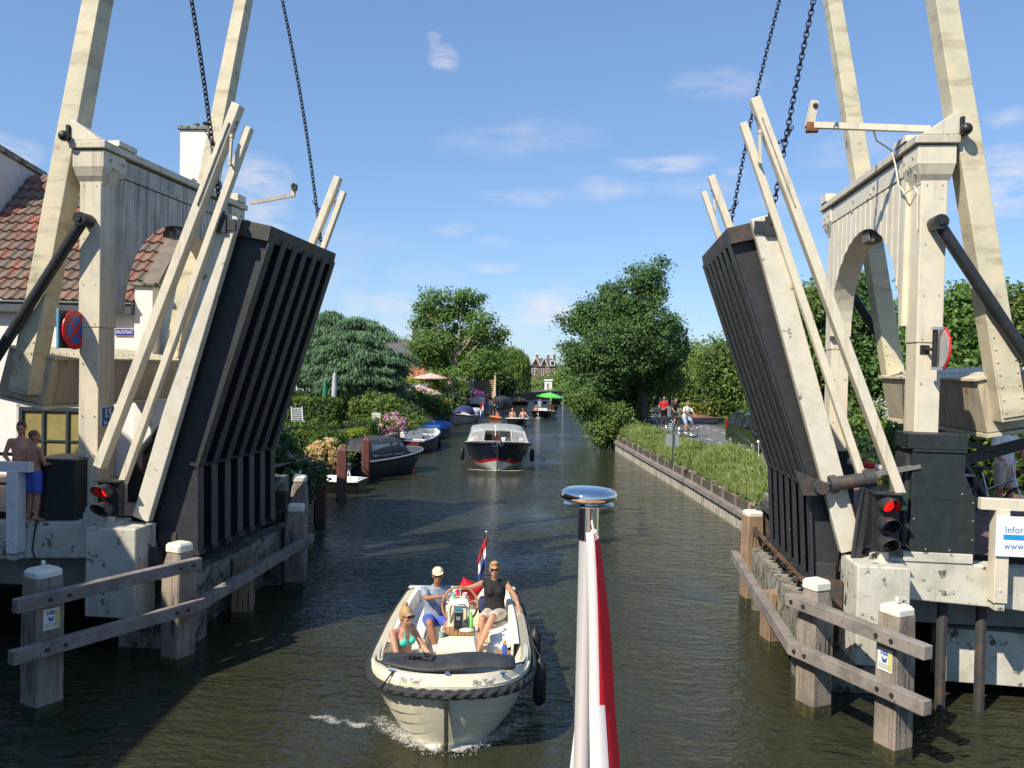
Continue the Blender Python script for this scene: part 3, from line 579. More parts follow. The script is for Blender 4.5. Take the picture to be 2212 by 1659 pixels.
# cabinets
F = BS(-1); t = thing('bridge_cabinet', 'low black control cabinet beside the foot of the left portal', 'cabinet', F @ Vector((6.44, 0, 2.05)), BA)
MB(F).box(6.12, 6.77, -.2, .45, 2.0, 2.93).build('body', cabinet_m, t, bevel=.01)
MB(F).box(6.10, 6.79, -.22, .47, 2.933, 2.965).build('lid', mat('grey_lid', (.10, .10, .10), .5, c2=(.07, .07, .07), ns=8), t, bevel=.005)
MB(F).box(6.2, 6.5, -.206, -.2, 2.80, 2.815).box(6.2, 6.5, -.206, -.2, 2.18, 2.195).tube([(6.68, -.21, 2.78), (6.68, -.2, 2.78)], .012, 8).build('hinge', steel, t)
F = BS(1); t = thing('bridge_cabinet', 'tall black green control cabinet with sloped side beside the right portal post', 'cabinet', F @ Vector((6.15, 0, 2.1)), BA)
MB(F).prism([(5.80, 2.16), (6.62, 2.16), (6.61, 2.88), (6.47, 3.2), (6.47, 3.5), (5.80, 3.5)], -.33, .18).build('body', cabinet_m, t, bevel=.008)
MB(F).box(5.74, 6.49, -.35, .2, 3.53, 3.73).build('lid', cabinet_m, t, bevel=.008)
MB(F).box(5.80, 6.48, -.355, -.33, 3.50, 3.527).box(5.805, 6.615, -.336, -.33, 2.875, 2.882).build('trim_strip', steel, t)
b = MB(F)
for x, z in ((6.58, 2.84), (6.585, 2.6), (6.585, 2.35), (5.84, 2.6), (6.3, 2.2), (6.0, 2.2), (6.44, 2.95)): b.sph((x, -.333, z), .012, 8, 5)
b.build('bolts', conc_grey, t)
MB(F).box(5.74, 5.80, -.25, .15, 2.2, 3.45).build('side_panel', mat('cabinet_side', (.05, .055, .055), .5, c2=(.03, .03, .03), ns=8), t)
MB(F).box(5.72, 6.6, -.34, .16, 2.03, 2.16).build('plinth', conc, t, bevel=.01)
t = thing('vent_box', 'small green louvred box fixed between traffic light and right tall cabinet', 'vent box', F @ Vector((5.68, -.25, 2.75)), BA)
MB(F).box(5.64, 5.73, -.42, -.2, 2.72, 2.95).build('body', mat('dark_green_box', (.02, .05, .03), .5), t, bevel=.006)
b = MB(F)
for k in range(9): b.box(5.56, 5.64, -.38, -.22, 2.73+k*.024, 2.74+k*.024)
b.build('louvre', steel, t)
t = thing('notice_board', 'small white board reading de ruimte above the tall black cabinet', 'sign', F @ Vector((6.2, .3, 3.73)), BA)
MB(F).box(6.09, 6.29, .3, .31, 3.72, 3.83).build('panel', white, t, bevel=.003); MB(F).box(6.18, 6.2, .31, .33, 2.2, 3.8).build('stake', steel, t)
text('de ruimte', .042, mat('print_grey', (.15, .15, .16), .5), t, F @ Matrix.Translation((6.19, .2985, 3.80)) @ Matrix.Rotation(math.pi/2, 4, 'X'), sx=1.1)
# second dark cabinet behind the right leaf, barrier pole
t = thing('bridge_cabinet', 'black cabinet on the street behind the lower ends of the right leaf rails', 'cabinet', F @ Vector((5.75, 3.6, 2.1)), BA)
MB(F).box(5.55, 6.15, 3.4, 3.9, 2.06, 3.1).build('body', cabinet_m, t, bevel=.01); MB(F).box(5.53, 6.17, 3.38, 3.92, 3.103, 3.14).build('lid', cabinet_m, t)
t = thing('barrier_pole', 'red and white striped barrier pole lying beyond the right leaf rails', 'barrier', F @ Vector((6.4, 3.2, 2.8)), BA)
b = MB(F)
for k in range(5): b.tube([(6.0+k*.22, 3.3, 2.98-k*.045), (6.22+k*.22, 3.3, 2.935-k*.045)], .06, 12); b.cur = 1-b.cur
b.build('pole', [white, redp], t, smooth='auto'); MB(F).box(7.05, 7.25, 3.2, 3.4, 2.05, 2.85).build('stand', cabinet_m, t)
F = BS(-1)
t = thing('barrier_pole', 'red and white barrier pole beyond the lower rails of the left leaf', 'barrier', F @ Vector((6.0, 3.1, 2.8)), BA)
b = MB(F)
for k in range(6): b.tube([(5.45+k*.2, 3.3, 2.83+k*.012), (5.65+k*.2, 3.3, 2.842+k*.012)], .055, 12); b.cur = 1-b.cur
b.build('pole', [white, redp], t, smooth='auto'); MB(F).box(6.62, 6.85, 3.2, 3.42, 2.05, 2.8).build('stand', cabinet_m, t)
# white block at the pavement behind the left rails
o = MB(F).box(5.75, 6.5, 3.95, 4.4, 2.1, 2.62).build('barrier_block', conc_grey, bevel=.015, label='low grey white block on the paving behind the left leaf rails', cat='block')
# signs on the posts
def disc_x(F, h0, h1, c, r, seg=36):
    return MB(F).loft([[(h, c[0]+r*math.cos(2*math.pi*k/seg), c[1]+r*math.sin(2*math.pi*k/seg)) for k in range(seg)] for h in (h0, h1)])
t = thing('no_stopping_sign', 'round blue sign with red rim and red cross on the left portal post', 'sign', F @ Vector((6.19, 0, 4.9)), BA)
disc_x(F, 6.26, 6.235, (-.06, 4.9), .295).build('disc', redp, t, bevel=.004)
b = MB(F)
for q in range(4):
    pts = []; a0 = math.pi/4+q*math.pi/2; g_ = .028
    mid = a0+math.pi/4; off = g_*math.sqrt(2)
    pts = [(off*math.cos(mid), off*math.sin(mid))]
    for i in range(11):
        a = a0+.16+(math.pi/2-.32)*i/10; pts.append((.205*math.cos(a), .205*math.sin(a)))
    b.prism([(-.06+p[0], 4.9+p[1]) for p in pts], 6.231, 6.2345, 'x')
b.build('symbol', bluep, t)
MB(F).box(6.26, 6.30, -.1, .12, 4.86, 4.94).build('bracket', steel, t)
t = thing('sign_plate', 'blue edged rectangular sign seen from behind left of the round sign', 'sign', F @ Vector((6.45, 0, 4.9)), BA)
MB(F).box(6.30, 6.325, -.34, .14, 4.62, 5.19).build('panel', [mat('sign_back_dark', (.09, .1, .095), .5, c2=(.05, .05, .05), ns=8)], t, bevel=.01)
MB(F).box(6.30, 6.335, -.37, -.342, 4.61, 5.2).build('edge_trim', mat('light_blue_trim', (.12, .35, .55), .4), t, bevel=.006)
t = thing('speed_limit_sign', 'blue 15 km/h board on the canal side of the left post', 'sign', F @ Vector((5.79, .45, 3.58)), BA)
MB(F).box(5.942, 5.957, .16, .50, 3.42, 3.735).build('panel', white, t, bevel=.002); MB(F).box(5.939, 5.941, .172, .488, 3.432, 3.723).build('blue_field', mat('board_blue', (.03, .14, .44), .35), t)
FX = lambda y, z, h: BM @ Matrix.Translation((-.4-h, y, z)) @ Matrix.Rotation(math.pi/2, 4, 'Z') @ Matrix.Rotation(math.pi/2, 4, 'X')
text('15', .19, white, t, FX(.33, 3.625, 5.937), bold=.004, sx=1.15); text('km/h', .095, white, t, FX(.33, 3.49, 5.937), bold=.001, sx=1.15)
F = BS(1)
t = thing('road_sign', 'round road sign with red rim seen edge-on at the right portal post', 'sign', F @ Vector((6.2, 0, 4.87)), BA)
disc_x(F, 6.215, 6.235, (-.06, 4.87), .295).build('rim', mat('bright_red', (.75, .03, .03), .35), t, bevel=.003)
disc_x(F, 6.205, 6.213, (-.06, 4.87), .265).build('disc', mat('sign_back_grey', (.42, .42, .42), .4), t)
MB(F).tube([(6.12, -.1, 4.62), (6.12, -.1, 5.12)], .035, 10).build('tube', black, t, smooth='auto')
MB(F).box(6.08, 6.21, -.15, -.05, 5.12, 5.16).box(6.08, 6.21, -.15, -.05, 4.58, 4.62).build('clamp', stainless, t)
MB(F).box(6.0, 6.12, .085, .098, 4.8, 4.92).tube([(6.06, .09, 4.86), (6.12, -.1, 4.86)], .022, 8).build('bracket', black, t)
# railings
def railing(side, x0, x1):
    F = BS(side); t = thing('bridge_railing', 'white painted %s railing bolted to the concrete beam' % ('left' if side < 0 else 'right hand, carrying the information board,'), 'railing', F @ Vector(((x0+x1)/2, -.45, 2.0)), BA, 'white bridge railings')
    MB(F).bar((x0, -.47, 2.86), (x1, -.47, 2.78), .11, .15).build('top_rail', cream_clean if side > 0 else white, t, bevel=.008)
    MB(F).bar((x0+.2, -.42, 2.42), (x1, -.42, 2.36), .06, .09).build('mid_rail', cream_clean if side > 0 else white, t, bevel=.006) if side < 0 and 0 else None
    x = x0+.27; k = 0
    while x < x1-.1:
        MB(F).box(x-.085, x+.085, -.54, -.335, 1.58, 2.80).build('post', cream_clean if side > 0 else white, t, bevel=.01)
        MB(F).box(x-.06, x+.06, -.52, -.34, 1.48, 1.56).tube([(x-.01, -.55, 1.75), (x-.01, -.54, 1.75)], .02, 8).tube([(x-.01, -.55, 2.3), (x-.01, -.54, 2.3)], .02, 8).build('post_foot', conc, t, bevel=.006)
        x += 2.1; k += 1
    return t
railing(-1, 6.62, 13.5); railing(1, 6.6, 15)
F = BS(-1)
t = thing('street_railing', 'thin red brown steel railing behind the white left railing', 'railing', F @ Vector((8, .1, 2)), BA)
brn = mat('red_brown_steel', (.15, .045, .035), .5, c2=(.10, .04, .03), ns=8)
MB(F).bar((6.95, .15, 2.96), (12, .15, 2.96), .05, .05).bar((6.95, .15, 2.5), (12, .15, 2.5), .04, .04).build('rail', brn, t)
for x in (6.96, 9.0, 11.): MB(F).box(x-.035, x+.035, .12, .18, 2.0, 2.98).build('post', brn, t)
F = BS(1)
t = thing('information_board', 'white board with blue stripe lettering informatie on the right railing', 'sign', F @ Vector((7.4, -.56, 2.2)), BA)
MB(F).box(6.77, 8.25, -.575, -.56, 2.2, 2.72).build('panel', mat('board_white', (.86, .87, .88), .3), t, bevel=.004)
MB(F).box(6.86, 8.2, -.5785, -.576, 2.42, 2.485).build('stripe', mat('board_stripe', (.02, .30, .72), .35), t)
blu = mat('print_blue', (.03, .20, .55), .4)
TF = lambda x, z: F @ Matrix.Translation((x, -.577, z)) @ Matrix.Rotation(math.pi/2, 4, 'X')
text('Informatie:', .115, blu, t, TF(6.875, 2.545), align='LEFT', sx=.92, spacing=1.08); text('www.stichts', .115, blu, t, TF(6.87, 2.335), align='LEFT', sx=.92, spacing=1.1)
# black barrier arms at right
t = thing('folding_barrier', 'black folded barrier arm rising right of the tall cabinet', 'barrier', F @ Vector((7.4, 1, 2)), BA)
MB(F).bar((6.9, 1., 3.25), (9.2, 1.0, 4.0), .08, .16).bar((7.55, .95, 3.42), (7.0, .95, 3.52), .05, .09).build('arm', black, t, bevel=.006); MB(F).box(6.75, 6.95, .85, 1.1, 2.05, 3.2).build('stand', black, t)
# ================================================================ timber fenders
def fender_post(x, y, w, top, cap=True, knob=True, m=wood_g, seed=0, lab='', rz=.15, chamf=True, group='fender posts with caps'):
    random.seed(seed); t = thing('fender_post', lab, 'mooring post', (x, y, 0), rz, group); b = MB(wm(t)); h = w/2
    def ring(z, s, c=.8): return [(h*s*sx, h*s*sy*c_, z) for sx, sy, c_ in ((-1, -1, c), (-c, -1, 1), (c, -1, 1), (1, -1, c), (1, 1, c), (c, 1, 1), (-c, 1, 1), (-1, 1, c))]
    rs = [ring(-.9, .95)]+[ring(.16+k*(top-.5-.16)/6, 1+random.uniform(-.015, .015), .9) for k in range(7)]
    if chamf: rs += [ring(top-.26, .93), ring(top-.06, .70)]
    else: rs += [ring(top-.06, .98)]
    b.loft(rs); b.build('shaft', m, t, smooth='auto')
    # dark cracks in the timber
    b = MB(wm(t)); b.loft([ring(-.5, 1.02, .9), ring(.10, 1.03, .9), ring(.17, 1.0, .9)]); b.build('algae_ring', algae, t)
    b = MB(wm(t))
    for k in range(5):
        a = random.uniform(-.8, .8)*h; z0 = random.uniform(.3, top-1.0); b.box(a-.006, a+.006, -h*1.01, -h*.97, z0, z0+random.uniform(.25, .8))
    b.build('crack', bolt_m, t)
    if cap:
        s = .74 if chamf else .84
        b = MB(wm(t)); b.loft([[(h*s*1.12*cx, h*s*1.12*cy, z) for cx, cy in ((-1, -.8), (-.8, -1), (.8, -1), (1, -.8), (1, .8), (.8, 1), (-.8, 1), (-1, .8))] for z in (top-.09, top-.0)]+[[(h*s*.9*cx, h*s*.9*cy, top+.035) for cx, cy in ((-1, -.8), (-.8, -1), (.8, -1), (1, -.8), (1, .8), (.8, 1), (-.8, 1), (-1, .8))]])
        b.build('cap', capw, t, bevel=.006)
        if knob: MB(wm(t)).lathe([(.018, top+.03), (.014, top+.07), (.028, top+.09), (.024, top+.115), (.008, top+.13)], (0, 0, 0), 12).build('cap_knob', capw, t, smooth=True)
    return t
P = {}
for key, x, y, w, top, cap, kn, m, ch, lab in (
        ('L1', -5.85, 10.50, .36, 1.80, 1, 1, wood_g, 0, 'weathered grey fender post with cream cap and notice, nearest on the left'),
        ('L2', -4.82, 12.23, .35, 1.78, 1, 0, wood_g, 1, 'grey fender post with cream cap where the left upper rail ends'),
        ('L3', -4.60, 14.5, .34, 1.12, 0, 0, wood_b, 0, 'short uncapped fender post under the left long rail'),
        ('L4', -4.26, 16.7, .40, 1.62, 1, 0, wood_g, 1, 'far capped fender post at the end of the left long rail'),
        ('L5', -4.42, 17.6, .34, 2.08, 1, 1, wood_g, 1, 'cream capped post with knob standing just behind the far left fender post'),
        ('R1', 4.57, 9.765, .31, 1.78, 1, 1, wood_g, 0, 'grey fender post with knobbed cap and notice, nearest on the right'),
        ('R2', 4.07, 10.98, .33, 1.76, 1, 0, wood_g, 1, 'grey fender post with chipped cream cap left of the nearest right post'),
        ('R3', 4.37, 13.6, .35, .98, 0, 0, wood_b, 0, 'short brown fender post under the right rails'),
        ('R4', 4.70, 16.1, .33, 1.80, 1, 0, wood_b, 0, 'tall brown fender post with cream cap, farthest right')):
    P[key] = fender_post(x, y, w, top, cap, kn, m, sum(map(ord, key)), lab, rz={'L1': R_(-31), 'R1': R_(24), 'L2': R_(-25), 'R2': R_(24)}.get(key, .15), chamf=bool(ch), group='timber fender posts')
def fender_rail(pts, w, h, lab, bolts=()):
    P0 = Vector(pts[0]); t = thing('fender_rail', lab, 'fender beam', P0, 0, 'timber fender rails')
    b = MB(); b2 = MB(); P_ = [Vector(p) for p in pts]; rings = []
    for i, p in enumerate(P_):
        d = (P_[min(i+1, len(P_)-1)]-P_[max(0, i-1)]).normalized(); a = Vector((0, 0, 1)).cross(d).normalized()
        rings.append([p+a*sx*w/2+Vector((0, 0, sz*h/2)) for sx, sz in ((-1, -1), (1, -1), (1, 1), (-1, 1))])
    b.loft(rings); b.build('beam', railw, t, bevel=.012)
    for q in bolts:
        q = Vector(q); b2.tube([q, q+Vector((0, -.02, 0))], .026, 10)
    if bolts: b2.build('bolts', bolt_m, t)
    return t
FR = [([(-5.86, 9.91, 1.51), (-4.52, 12.22, 1.52)], .13, .17, 'upper grey timber rail across the two nearest left posts', ((0, 1, (.15, .24, .86, .94)),)),
    ([(-5.88, 9.88, .90), (-4.54, 12.15, .90), (-4.02, 17.0, .92)], .14, .17, 'lower long timber rail across the left fender posts', ((0, 1, (.15, .24, .86, .93)),)),
    ([(3.74, 11.08, 1.50), (4.62, 9.10, 1.47)], .14, .16, 'upper grey timber rail across the two nearest right posts', ((0, 1, (.06, .16, .70, .80)),)),
    ([(4.62, 9.08, .87), (3.78, 10.98, .87), (4.08, 13.5, .88), (4.42, 16.3, .92)], .14, .17, 'lower long timber rail across the right fender posts', ((1, 0, (.05, .14, .70, .80)),))]
for pts, w, h, lab, bl in FR:
    bo = []
    for i, j, ss in bl:
        A, B_ = Vector(pts[i]), Vector(pts[j]); d = (B_-A).normalized(); n_ = Vector((d.y, -d.x, 0)).normalized(); n_ = n_ if n_.y < 0 else -n_
        bo += [(A.lerp(B_, s_)+n_*(w/2), n_) for s_ in ss]
    o = fender_rail(pts, w, h, lab); b = MB()
    for q_, n_ in bo: b.tube([q_-n_*.01, q_+n_*.018], .026, 10)
    b.build('bolts', bolt_m, o)
def notice(M, lab, name='notice_plate'):
    t = thing(name, lab, 'notice', M.translation, 0); 
    b = MB(M); b.box(-.105, .105, -.13, .13, 0, .006, None); pn = b.build('plate', white, t)
    MB(M).box(.045, .100, -.115, .1, .007, .008).build('yellow_field', mat('faded_yellow', (.62, .60, .22), .5), t)
    text('HSB', .07, bluep, t, M @ Matrix.Translation((-.01, .075, .0075)), bold=.002, sx=.85)
    b = MB(M); b.prism([(-.045, .03), (-.03, -.03), (.02, -.03), (.035, .03), (.018, .03), (.008, .008), (-.018, .008), (-.028, .03)], .0072, .0085, 'z'); b.build('emblem', bluep, t)
    b = MB(M)
    for k, (w_, z_) in enumerate(((.17, -.055), (.15, -.075), (.18, -.095))):
        x = -.09
        while x < -.09+w_: q = random.uniform(.008, .03); b.box(x, x+q, z_-.004, z_+.004, .0072, .008); x += q+.008
    b.build('small_print', mat('print_grey', (.15, .15, .16), .5), t)
    return t
notice(Matrix.Translation(Vector((-5.85, 10.50, 1.22))+Vector((.857*.187, -.515*.187, 0))) @ Matrix.Rotation(R_(59), 4, 'Z') @ Matrix.Rotation(math.pi/2, 4, 'X'), 'white and yellow notice plate nailed to the nearest left fender post')
notice(Matrix.Translation(Vector((4.57, 9.765, 1.18))+Vector((-.914, -.405, 0))*.163) @ Matrix.Rotation(R_(24-90), 4, 'Z') @ Matrix.Rotation(math.pi/2, 4, 'X'), 'white notice plate nailed to the nearest right fender post')
# ================================================================ white cottage
plaster = mat('white_plaster', (.84, .81, .77), .85, c2=(.76, .73, .69), ns=1.3, thr=(.4, .7), bump=.5, bs=9)
plaster_g = mat('grey_plaster', (.58, .57, .56), .85, c2=(.5, .49, .48), ns=1.3, thr=(.4, .7), streak=((.25, .24, .22), (.6, .75), (5, 5, .7)), bump=.5, bs=8)
tile_red = mat('clay_roof_tiles', (.3, .15, .1), .75, tint=((.25, .10, .065), (.20, .13, .095), (.15, .12, .10), (.20, .145, .10), (.32, .12, .075), (.22, .16, .12), (.18, .14, .11)), c2=(.12, .095, .075), ns=2.2, thr=(.48, .7), c3=(.42, .38, .3), ns3=30, thr3=(.70, .75), bump=.3, bs=60)
def tile_roof(O, ex, er, nx, nr, tw, tl, m, parent, amp=.045, seed=1, name='roof'):
    """pantile surface: O lower left corner, ex along the eave, er up the slope (unit vectors)"""
    O, ex, er = Vector(O), Vector(ex), Vector(er); nrm = ex.cross(er).normalized(); nrm = nrm if nrm.z > 0 else -nrm
    rg = np.random.default_rng(seed); sx = 8; prof = [0, .25, .8, 1.0, .75, .2, .02, -.05]
    b = MB(); tint = []
    for j in range(nr):
        rows = []
        for q, lift in ((0., .055), (.03, .055), (1.06, .0)):
            row = []
            for i in range(nx*sx+1):
                row.append(O+ex*(i/sx*tw)+er*((j+q)*tl)+nrm*(prof[i % sx]*amp+lift*(1 if q < 1 else 0)+(.0 if q else -.05)))
            rows.append(row)
        base = len(b.v); n = nx*sx+1
        for r in rows: b.v += [tuple(p) for p in r]
        tt = rg.random(nx); tt = np.clip(.5+(tt-.5)*1.3, 0, 1)
        for k in range(2):
            for i in range(nx*sx): b.f.append((base+k*n+i, base+k*n+i+1, base+(k+1)*n+i+1, base+(k+1)*n+i)); b.mi.append(0); tint.append(tt[i//sx])
    return b.build(name, m, parent, tint=tint)
CR = Matrix.Translation((-7.35, 17.0, 0)) @ Matrix.Rotation(R_(-2), 4, 'Z')   # cottage frame: x negative along its front, y into the house
t = thing('white_cottage', 'white plastered cottage with old red brown pantile roof and dark gutter', 'cottage', CR @ Vector((-3, 2, 2.0)), 0)
b = MB(CR); b.box(-7, -.02, 0, .3, 1.6, 5.62); b.prism([(.3, 1.6), (6.4, 1.6), (6.4, 5.6), (3.3, 8.55), (.3, 5.7)], -.3, -.02, 'x', M=None); b.box(-7, -.3, 6.1, 6.4, 1.6, 5.6)
b.build('wall', plaster, t)
tr = tile_roof(CR @ Vector((-7.4, -.12, 5.60)), CR.to_3x3() @ Vector((1, 0, 0)), CR.to_3x3() @ Vector((0, .707, .707)), 33, 14, .215, .325, tile_red, t)
MB(CR).prism([(3.35, 8.72), (6.6, 5.5), (6.6, 5.4), (3.25, 8.6)], -7, -.0, 'x').build('rear_roof', tile_red, t, tint=[.4]*6)
b = MB(CR)
for k in range(20): b.tube([(-7.3+k*.37, 3.2, 8.68), (-6.90+k*.37, 3.2, 8.70)], [.10, .125], 10)
b.build('ridge_tiles', mat('ridge_tile', (.24, .17, .13), .8, c2=(.16, .13, .11), ns=5, bump=.3), t)
b = MB(CR)      # flat verge tiles on the gable edge
for k in range(13):
    s = .22+k*.345; y_ = s*.707-.05; z_ = 5.72+s*.707; b.add([(-.31, y_, z_+.02), (.03, y_, z_+.02), (.03, y_+.245, z_+.265), (-.31, y_+.245, z_+.265), (-.31, y_, z_-.02), (.03, y_, z_-.02), (.03, y_+.245, z_+.205), (-.31, y_+.245, z_+.205)], [(0, 1, 2, 3), (0, 4, 5, 1), (1, 5, 6, 2), (4, 7, 6, 5), (0, 3, 7, 4)])
b.build('verge_tiles', mat('verge_tile', (.20, .16, .13), .85, c2=(.14, .12, .10), ns=4, thr=(.4, .6), c3=(.35, .33, .28), ns3=18, thr3=(.66, .72), bump=.3), t)
MB(CR).box(-7.3, -.3, -.22, -.02, 5.37, 5.56).box(-7.3, -.28, -.25, -.02, 5.56, 5.60).build('gutter', mat('zinc_gutter', (.09, .105, .12), .45, c2=(.07, .08, .09), ns=5), t, bevel=.01)
MB(CR).box(-.30, .08, -.08, .35, 1.6, 5.95).build('corner_pier', plaster, t, bevel=.015)
MB(CR).box(-.38, .15, -.15, .42, 5.95, 6.02).build('pier_cap', conc_dark, t, bevel=.01)
ch = MB(CR).box(-.78, -.08, 3.0, 3.7, 8.0, 9.95).build('chimney', plaster, t, bevel=.03)
MB(CR).box(-.83, -.03, 2.95, 3.75, 9.95, 10.03).build('chimney_cap', conc_dark, ch, bevel=.01)
MB(CR).lathe([(.11, 10.03), (.11, 10.15), (.15, 10.16), (.15, 10.19), (.02, 10.2)], (-.2, 3.3, 0), 14).build('chimney_pot', steel, ch); MB(CR).sph((-.5, 3.3, 10.1), .09, 10, 8).build('wire_guard', steel, ch)
ch = MB(CR).prism([(1.6, 6.4), (3.6, 6.4), (3.6, 8.9), (1.6, 9.15)], -8.2, -4.45, 'x').build('chimney', plaster_g, t, bevel=.02, label='wide grey plastered chimney block')
MB(CR).prism([(1.55, 9.16), (3.65, 8.9), (3.65, 9.02), (1.55, 9.28)], -8.3, -4.38, 'x').build('chimney_cap', conc_dark, ch)
MB(CR).lathe([(.07, 8.6), (.07, 8.95), (.11, 8.98), (.11, 9.0)], (-3.7, 3.3, 0), 12).build('vent_pipe', steel, t)
wf = mat('dark_blue_frame', (.03, .045, .06), .45); wc = mat('yellow_curtain', (.30, .25, .09), .8, c2=(.24, .20, .07), ns=2, bump=.3)
def window(M, w, h, parent, fm, gm, cols=2, rows=2, fr_=.06, sill=None, depth=.08, name='window'):
    M = M @ Matrix.Translation((0, -.045, 0)); f = MB(M); f.box(0, w, -.02, depth, 0, fr_).box(0, w, -.02, depth, h-fr_, h).box(0, fr_, -.02, depth, fr_, h-fr_).box(w-fr_, w, -.02, depth, fr_, h-fr_)
    for i in range(1, cols): f.box(w*i/cols-fr_*.4, w*i/cols+fr_*.4, -.01, depth, fr_, h-fr_)
    for j in range(1, rows): f.box(fr_, w-fr_, -.0, depth, h*j/rows-fr_*.25, h*j/rows+fr_*.25)
    o = f.build(name, fm, parent)
    MB(M).box(fr_*.5, w-fr_*.5, .03, .04, fr_*.5, h-fr_*.5).build('pane', gm, o)
    if sill: MB(M).box(-.05, w+.05, -.08, .02, -.07, -.003).build('sill', sill, o)
    return o
window(CR @ Matrix.Translation((-2.66, -.02, 2.1)), 1.5, 1.35, t, wf, wc, 3, 2, .07)
MB(CR).box(-2.74, -2.665, -.035, .0, 2.05, 3.5).box(-2.74, -1.0, -.035, .0, 3.455, 3.52).build('reveal', plaster_g, t)
w2 = MB(CR).prism([(-.95+.27*math.cos(math.pi*k/10)*1., 2.8+.45*math.sin(math.pi*k/10)) for k in range(11)]+[(-1.22, 2.1), (-.68, 2.1)], -.04, .0).build('arched_recess', plaster_g, t)
MB(CR).torus((-.88, -.05, 2.72), .24, .02, 'y', 24, 6, sx=.6).build('window_ring', steel, w2)
t2 = thing('street_sign', 'blue enamel street name sign reading brugstraat on the cottage wall', 'sign', CR @ Vector((-.5, -.02, 5)), 0)
MB(CR).box(-.72, -.31, -.03, -.015, 4.94, 5.09).build('plate', white, t2, bevel=.003); MB(CR).box(-.71, -.32, -.034, -.031, 4.95, 5.08).build('blue_field', mat('enamel_blue', (.03, .04, .30), .3), t2)
text('BRUGSTRAAT', .098, white, t2, CR @ Matrix.Translation((-.515, -.0355, 5.015)) @ Matrix.Rotation(math.pi/2, 4, 'X'), bold=.001, sx=.56, spacing=1.02)
# low wall and side wing behind the cottage gable
t = thing('garden_wall', 'grey plastered wall running back from the white cottage gable', 'wall', (-6.9, 20.5, 2), 0)
MB().box(-7.1, -6.9, 17.4, 24, 1., 3.1).build('wall', plaster_g, t)
# house off to the left behind the viewer, which shades the left pier
t = thing('canal_house', 'brick house on the left quay behind the viewer', 'house', (-14, 1.5, 1), 0)
brick_h = brick_mat('house_brick', (.24, .12, .08), (.19, .10, .07), (.25, .22, .18), 4.2, rot=(math.pi/2, 0, 0))
MB().box(-18, -10.15, -9, 10.6, .8, 7.6).build('wall', brick_h, t)
MB().prism([(-9.95, 7.98), (-10.1, 7.62), (-18.1, 7.62), (-18.2, 8.0), (-14, 11.4)], -9.3, 10.9).build('roof', mat('grey_roof', (.10, .09, .085), .8, c2=(.14, .12, .11), ns=4), t)
# ================================================================ people
def capsule(b, p, q, r0, r1, n=10):
    p, q = Vector(p), Vector(q); d = (q-p); L = d.length; d = d.normalized() if L > 1e-6 else Vector((0, 0, 1))
    pts, rr = [], []
    for a in (-90, -60, -30): pts.append(p+d*(math.sin(R_(a))*r0)); rr.append(max(r0*math.cos(R_(a)), r0*.05))
    pts.append(p); rr.append(r0); pts.append(q); rr.append(r1)
    for a in (30, 60, 90): pts.append(q+d*(math.sin(R_(a))*r1)); rr.append(max(r1*math.cos(R_(a)), r1*.05))
    b.tube(pts, rr, n)
def torso(b, J, infl=0., top=True, w=1.):
    pel, che, nck = J['pelvis'], J['chest'], J['neck']; sh = (J['shL']-J['shR']).normalized(); hp = (J['hipL']-J['hipR']).normalized()
    P = [pel-Vector((0, 0, .10)), pel-Vector((0, 0, .03)), pel+(che-pel)*.25, pel+(che-pel)*.6, che, che+(nck-che)*.55, che+(nck-che)*.85, nck]
    R = [(.10, .085), (.165, .115), (.155, .105), (.138*w, .098), (.160*w, .112), (.155*w, .098), (.10, .072), (.055, .055)]
    if not top: P, R = P[:6], R[:6]
    rings = []
    for i, (c, (rx, ry)) in enumerate(zip(P, R)):
        t = i/(len(P)-1); ax = hp.lerp(sh, min(1, t*1.3)).normalized(); up = (P[min(i+1, len(P)-1)]-P[max(0, i-1)]).normalized(); fy = up.cross(ax).normalized(); ax = fy.cross(up).normalized()
        rings.append([c+ax*(rx+infl)*math.cos(2*math.pi*k/16)+fy*(ry+infl)*math.sin(2*math.pi*k/16) for k in range(16)])
    b.loft(rings)
def hand(b, wr, el, curl=.5, side=1, r=.0095, palm_n=None, s=1.):
    d = (wr-el).normalized(); n = Vector(palm_n) if palm_n else Vector((0, 0, 1)); n = (n-d*n.dot(d)); n = n.normalized() if n.length > .1 else d.orthogonal().normalized(); a = d.cross(n).normalized()*side
    pc = wr+d*.05*s
    capsule(b, wr+d*.012+a*.018*s, wr+d*.075*s+a*.026*s, .021*s, .015*s, 8); capsule(b, wr+d*.012-a*.018*s, wr+d*.075*s-a*.026*s, .021*s, .015*s, 8); capsule(b, wr+d*.01, wr+d*.078*s, .022*s, .016*s, 8)
    for k, (o, l) in enumerate(((.032, .066), (.011, .076), (-.011, .070), (-.032, .054))):
        p = wr+d*.085*s+a*o*s; dirc = d
        for j, f in enumerate((.45, .32, .23)):
            dirc = (dirc*math.cos(curl*(.5+j*.35))-n*math.sin(curl*(.5+j*.35))).normalized(); q = p+dirc*l*f*s; capsule(b, p, q, r*s*(1-.08*j), r*s*(1-.08*(j+1)), 7); p = q
    p = wr+d*.03*s+a*.03*s; q = p+(d*.6+a*.6-n*.35).normalized()*.036*s; capsule(b, p, q, r*1.25*s, r*1.1*s, 7); q2 = q+(d*.9+a*.15-n*.4*curl).normalized()*.030*s; capsule(b, q, q2, r*1.1*s, r*.95*s, 7)
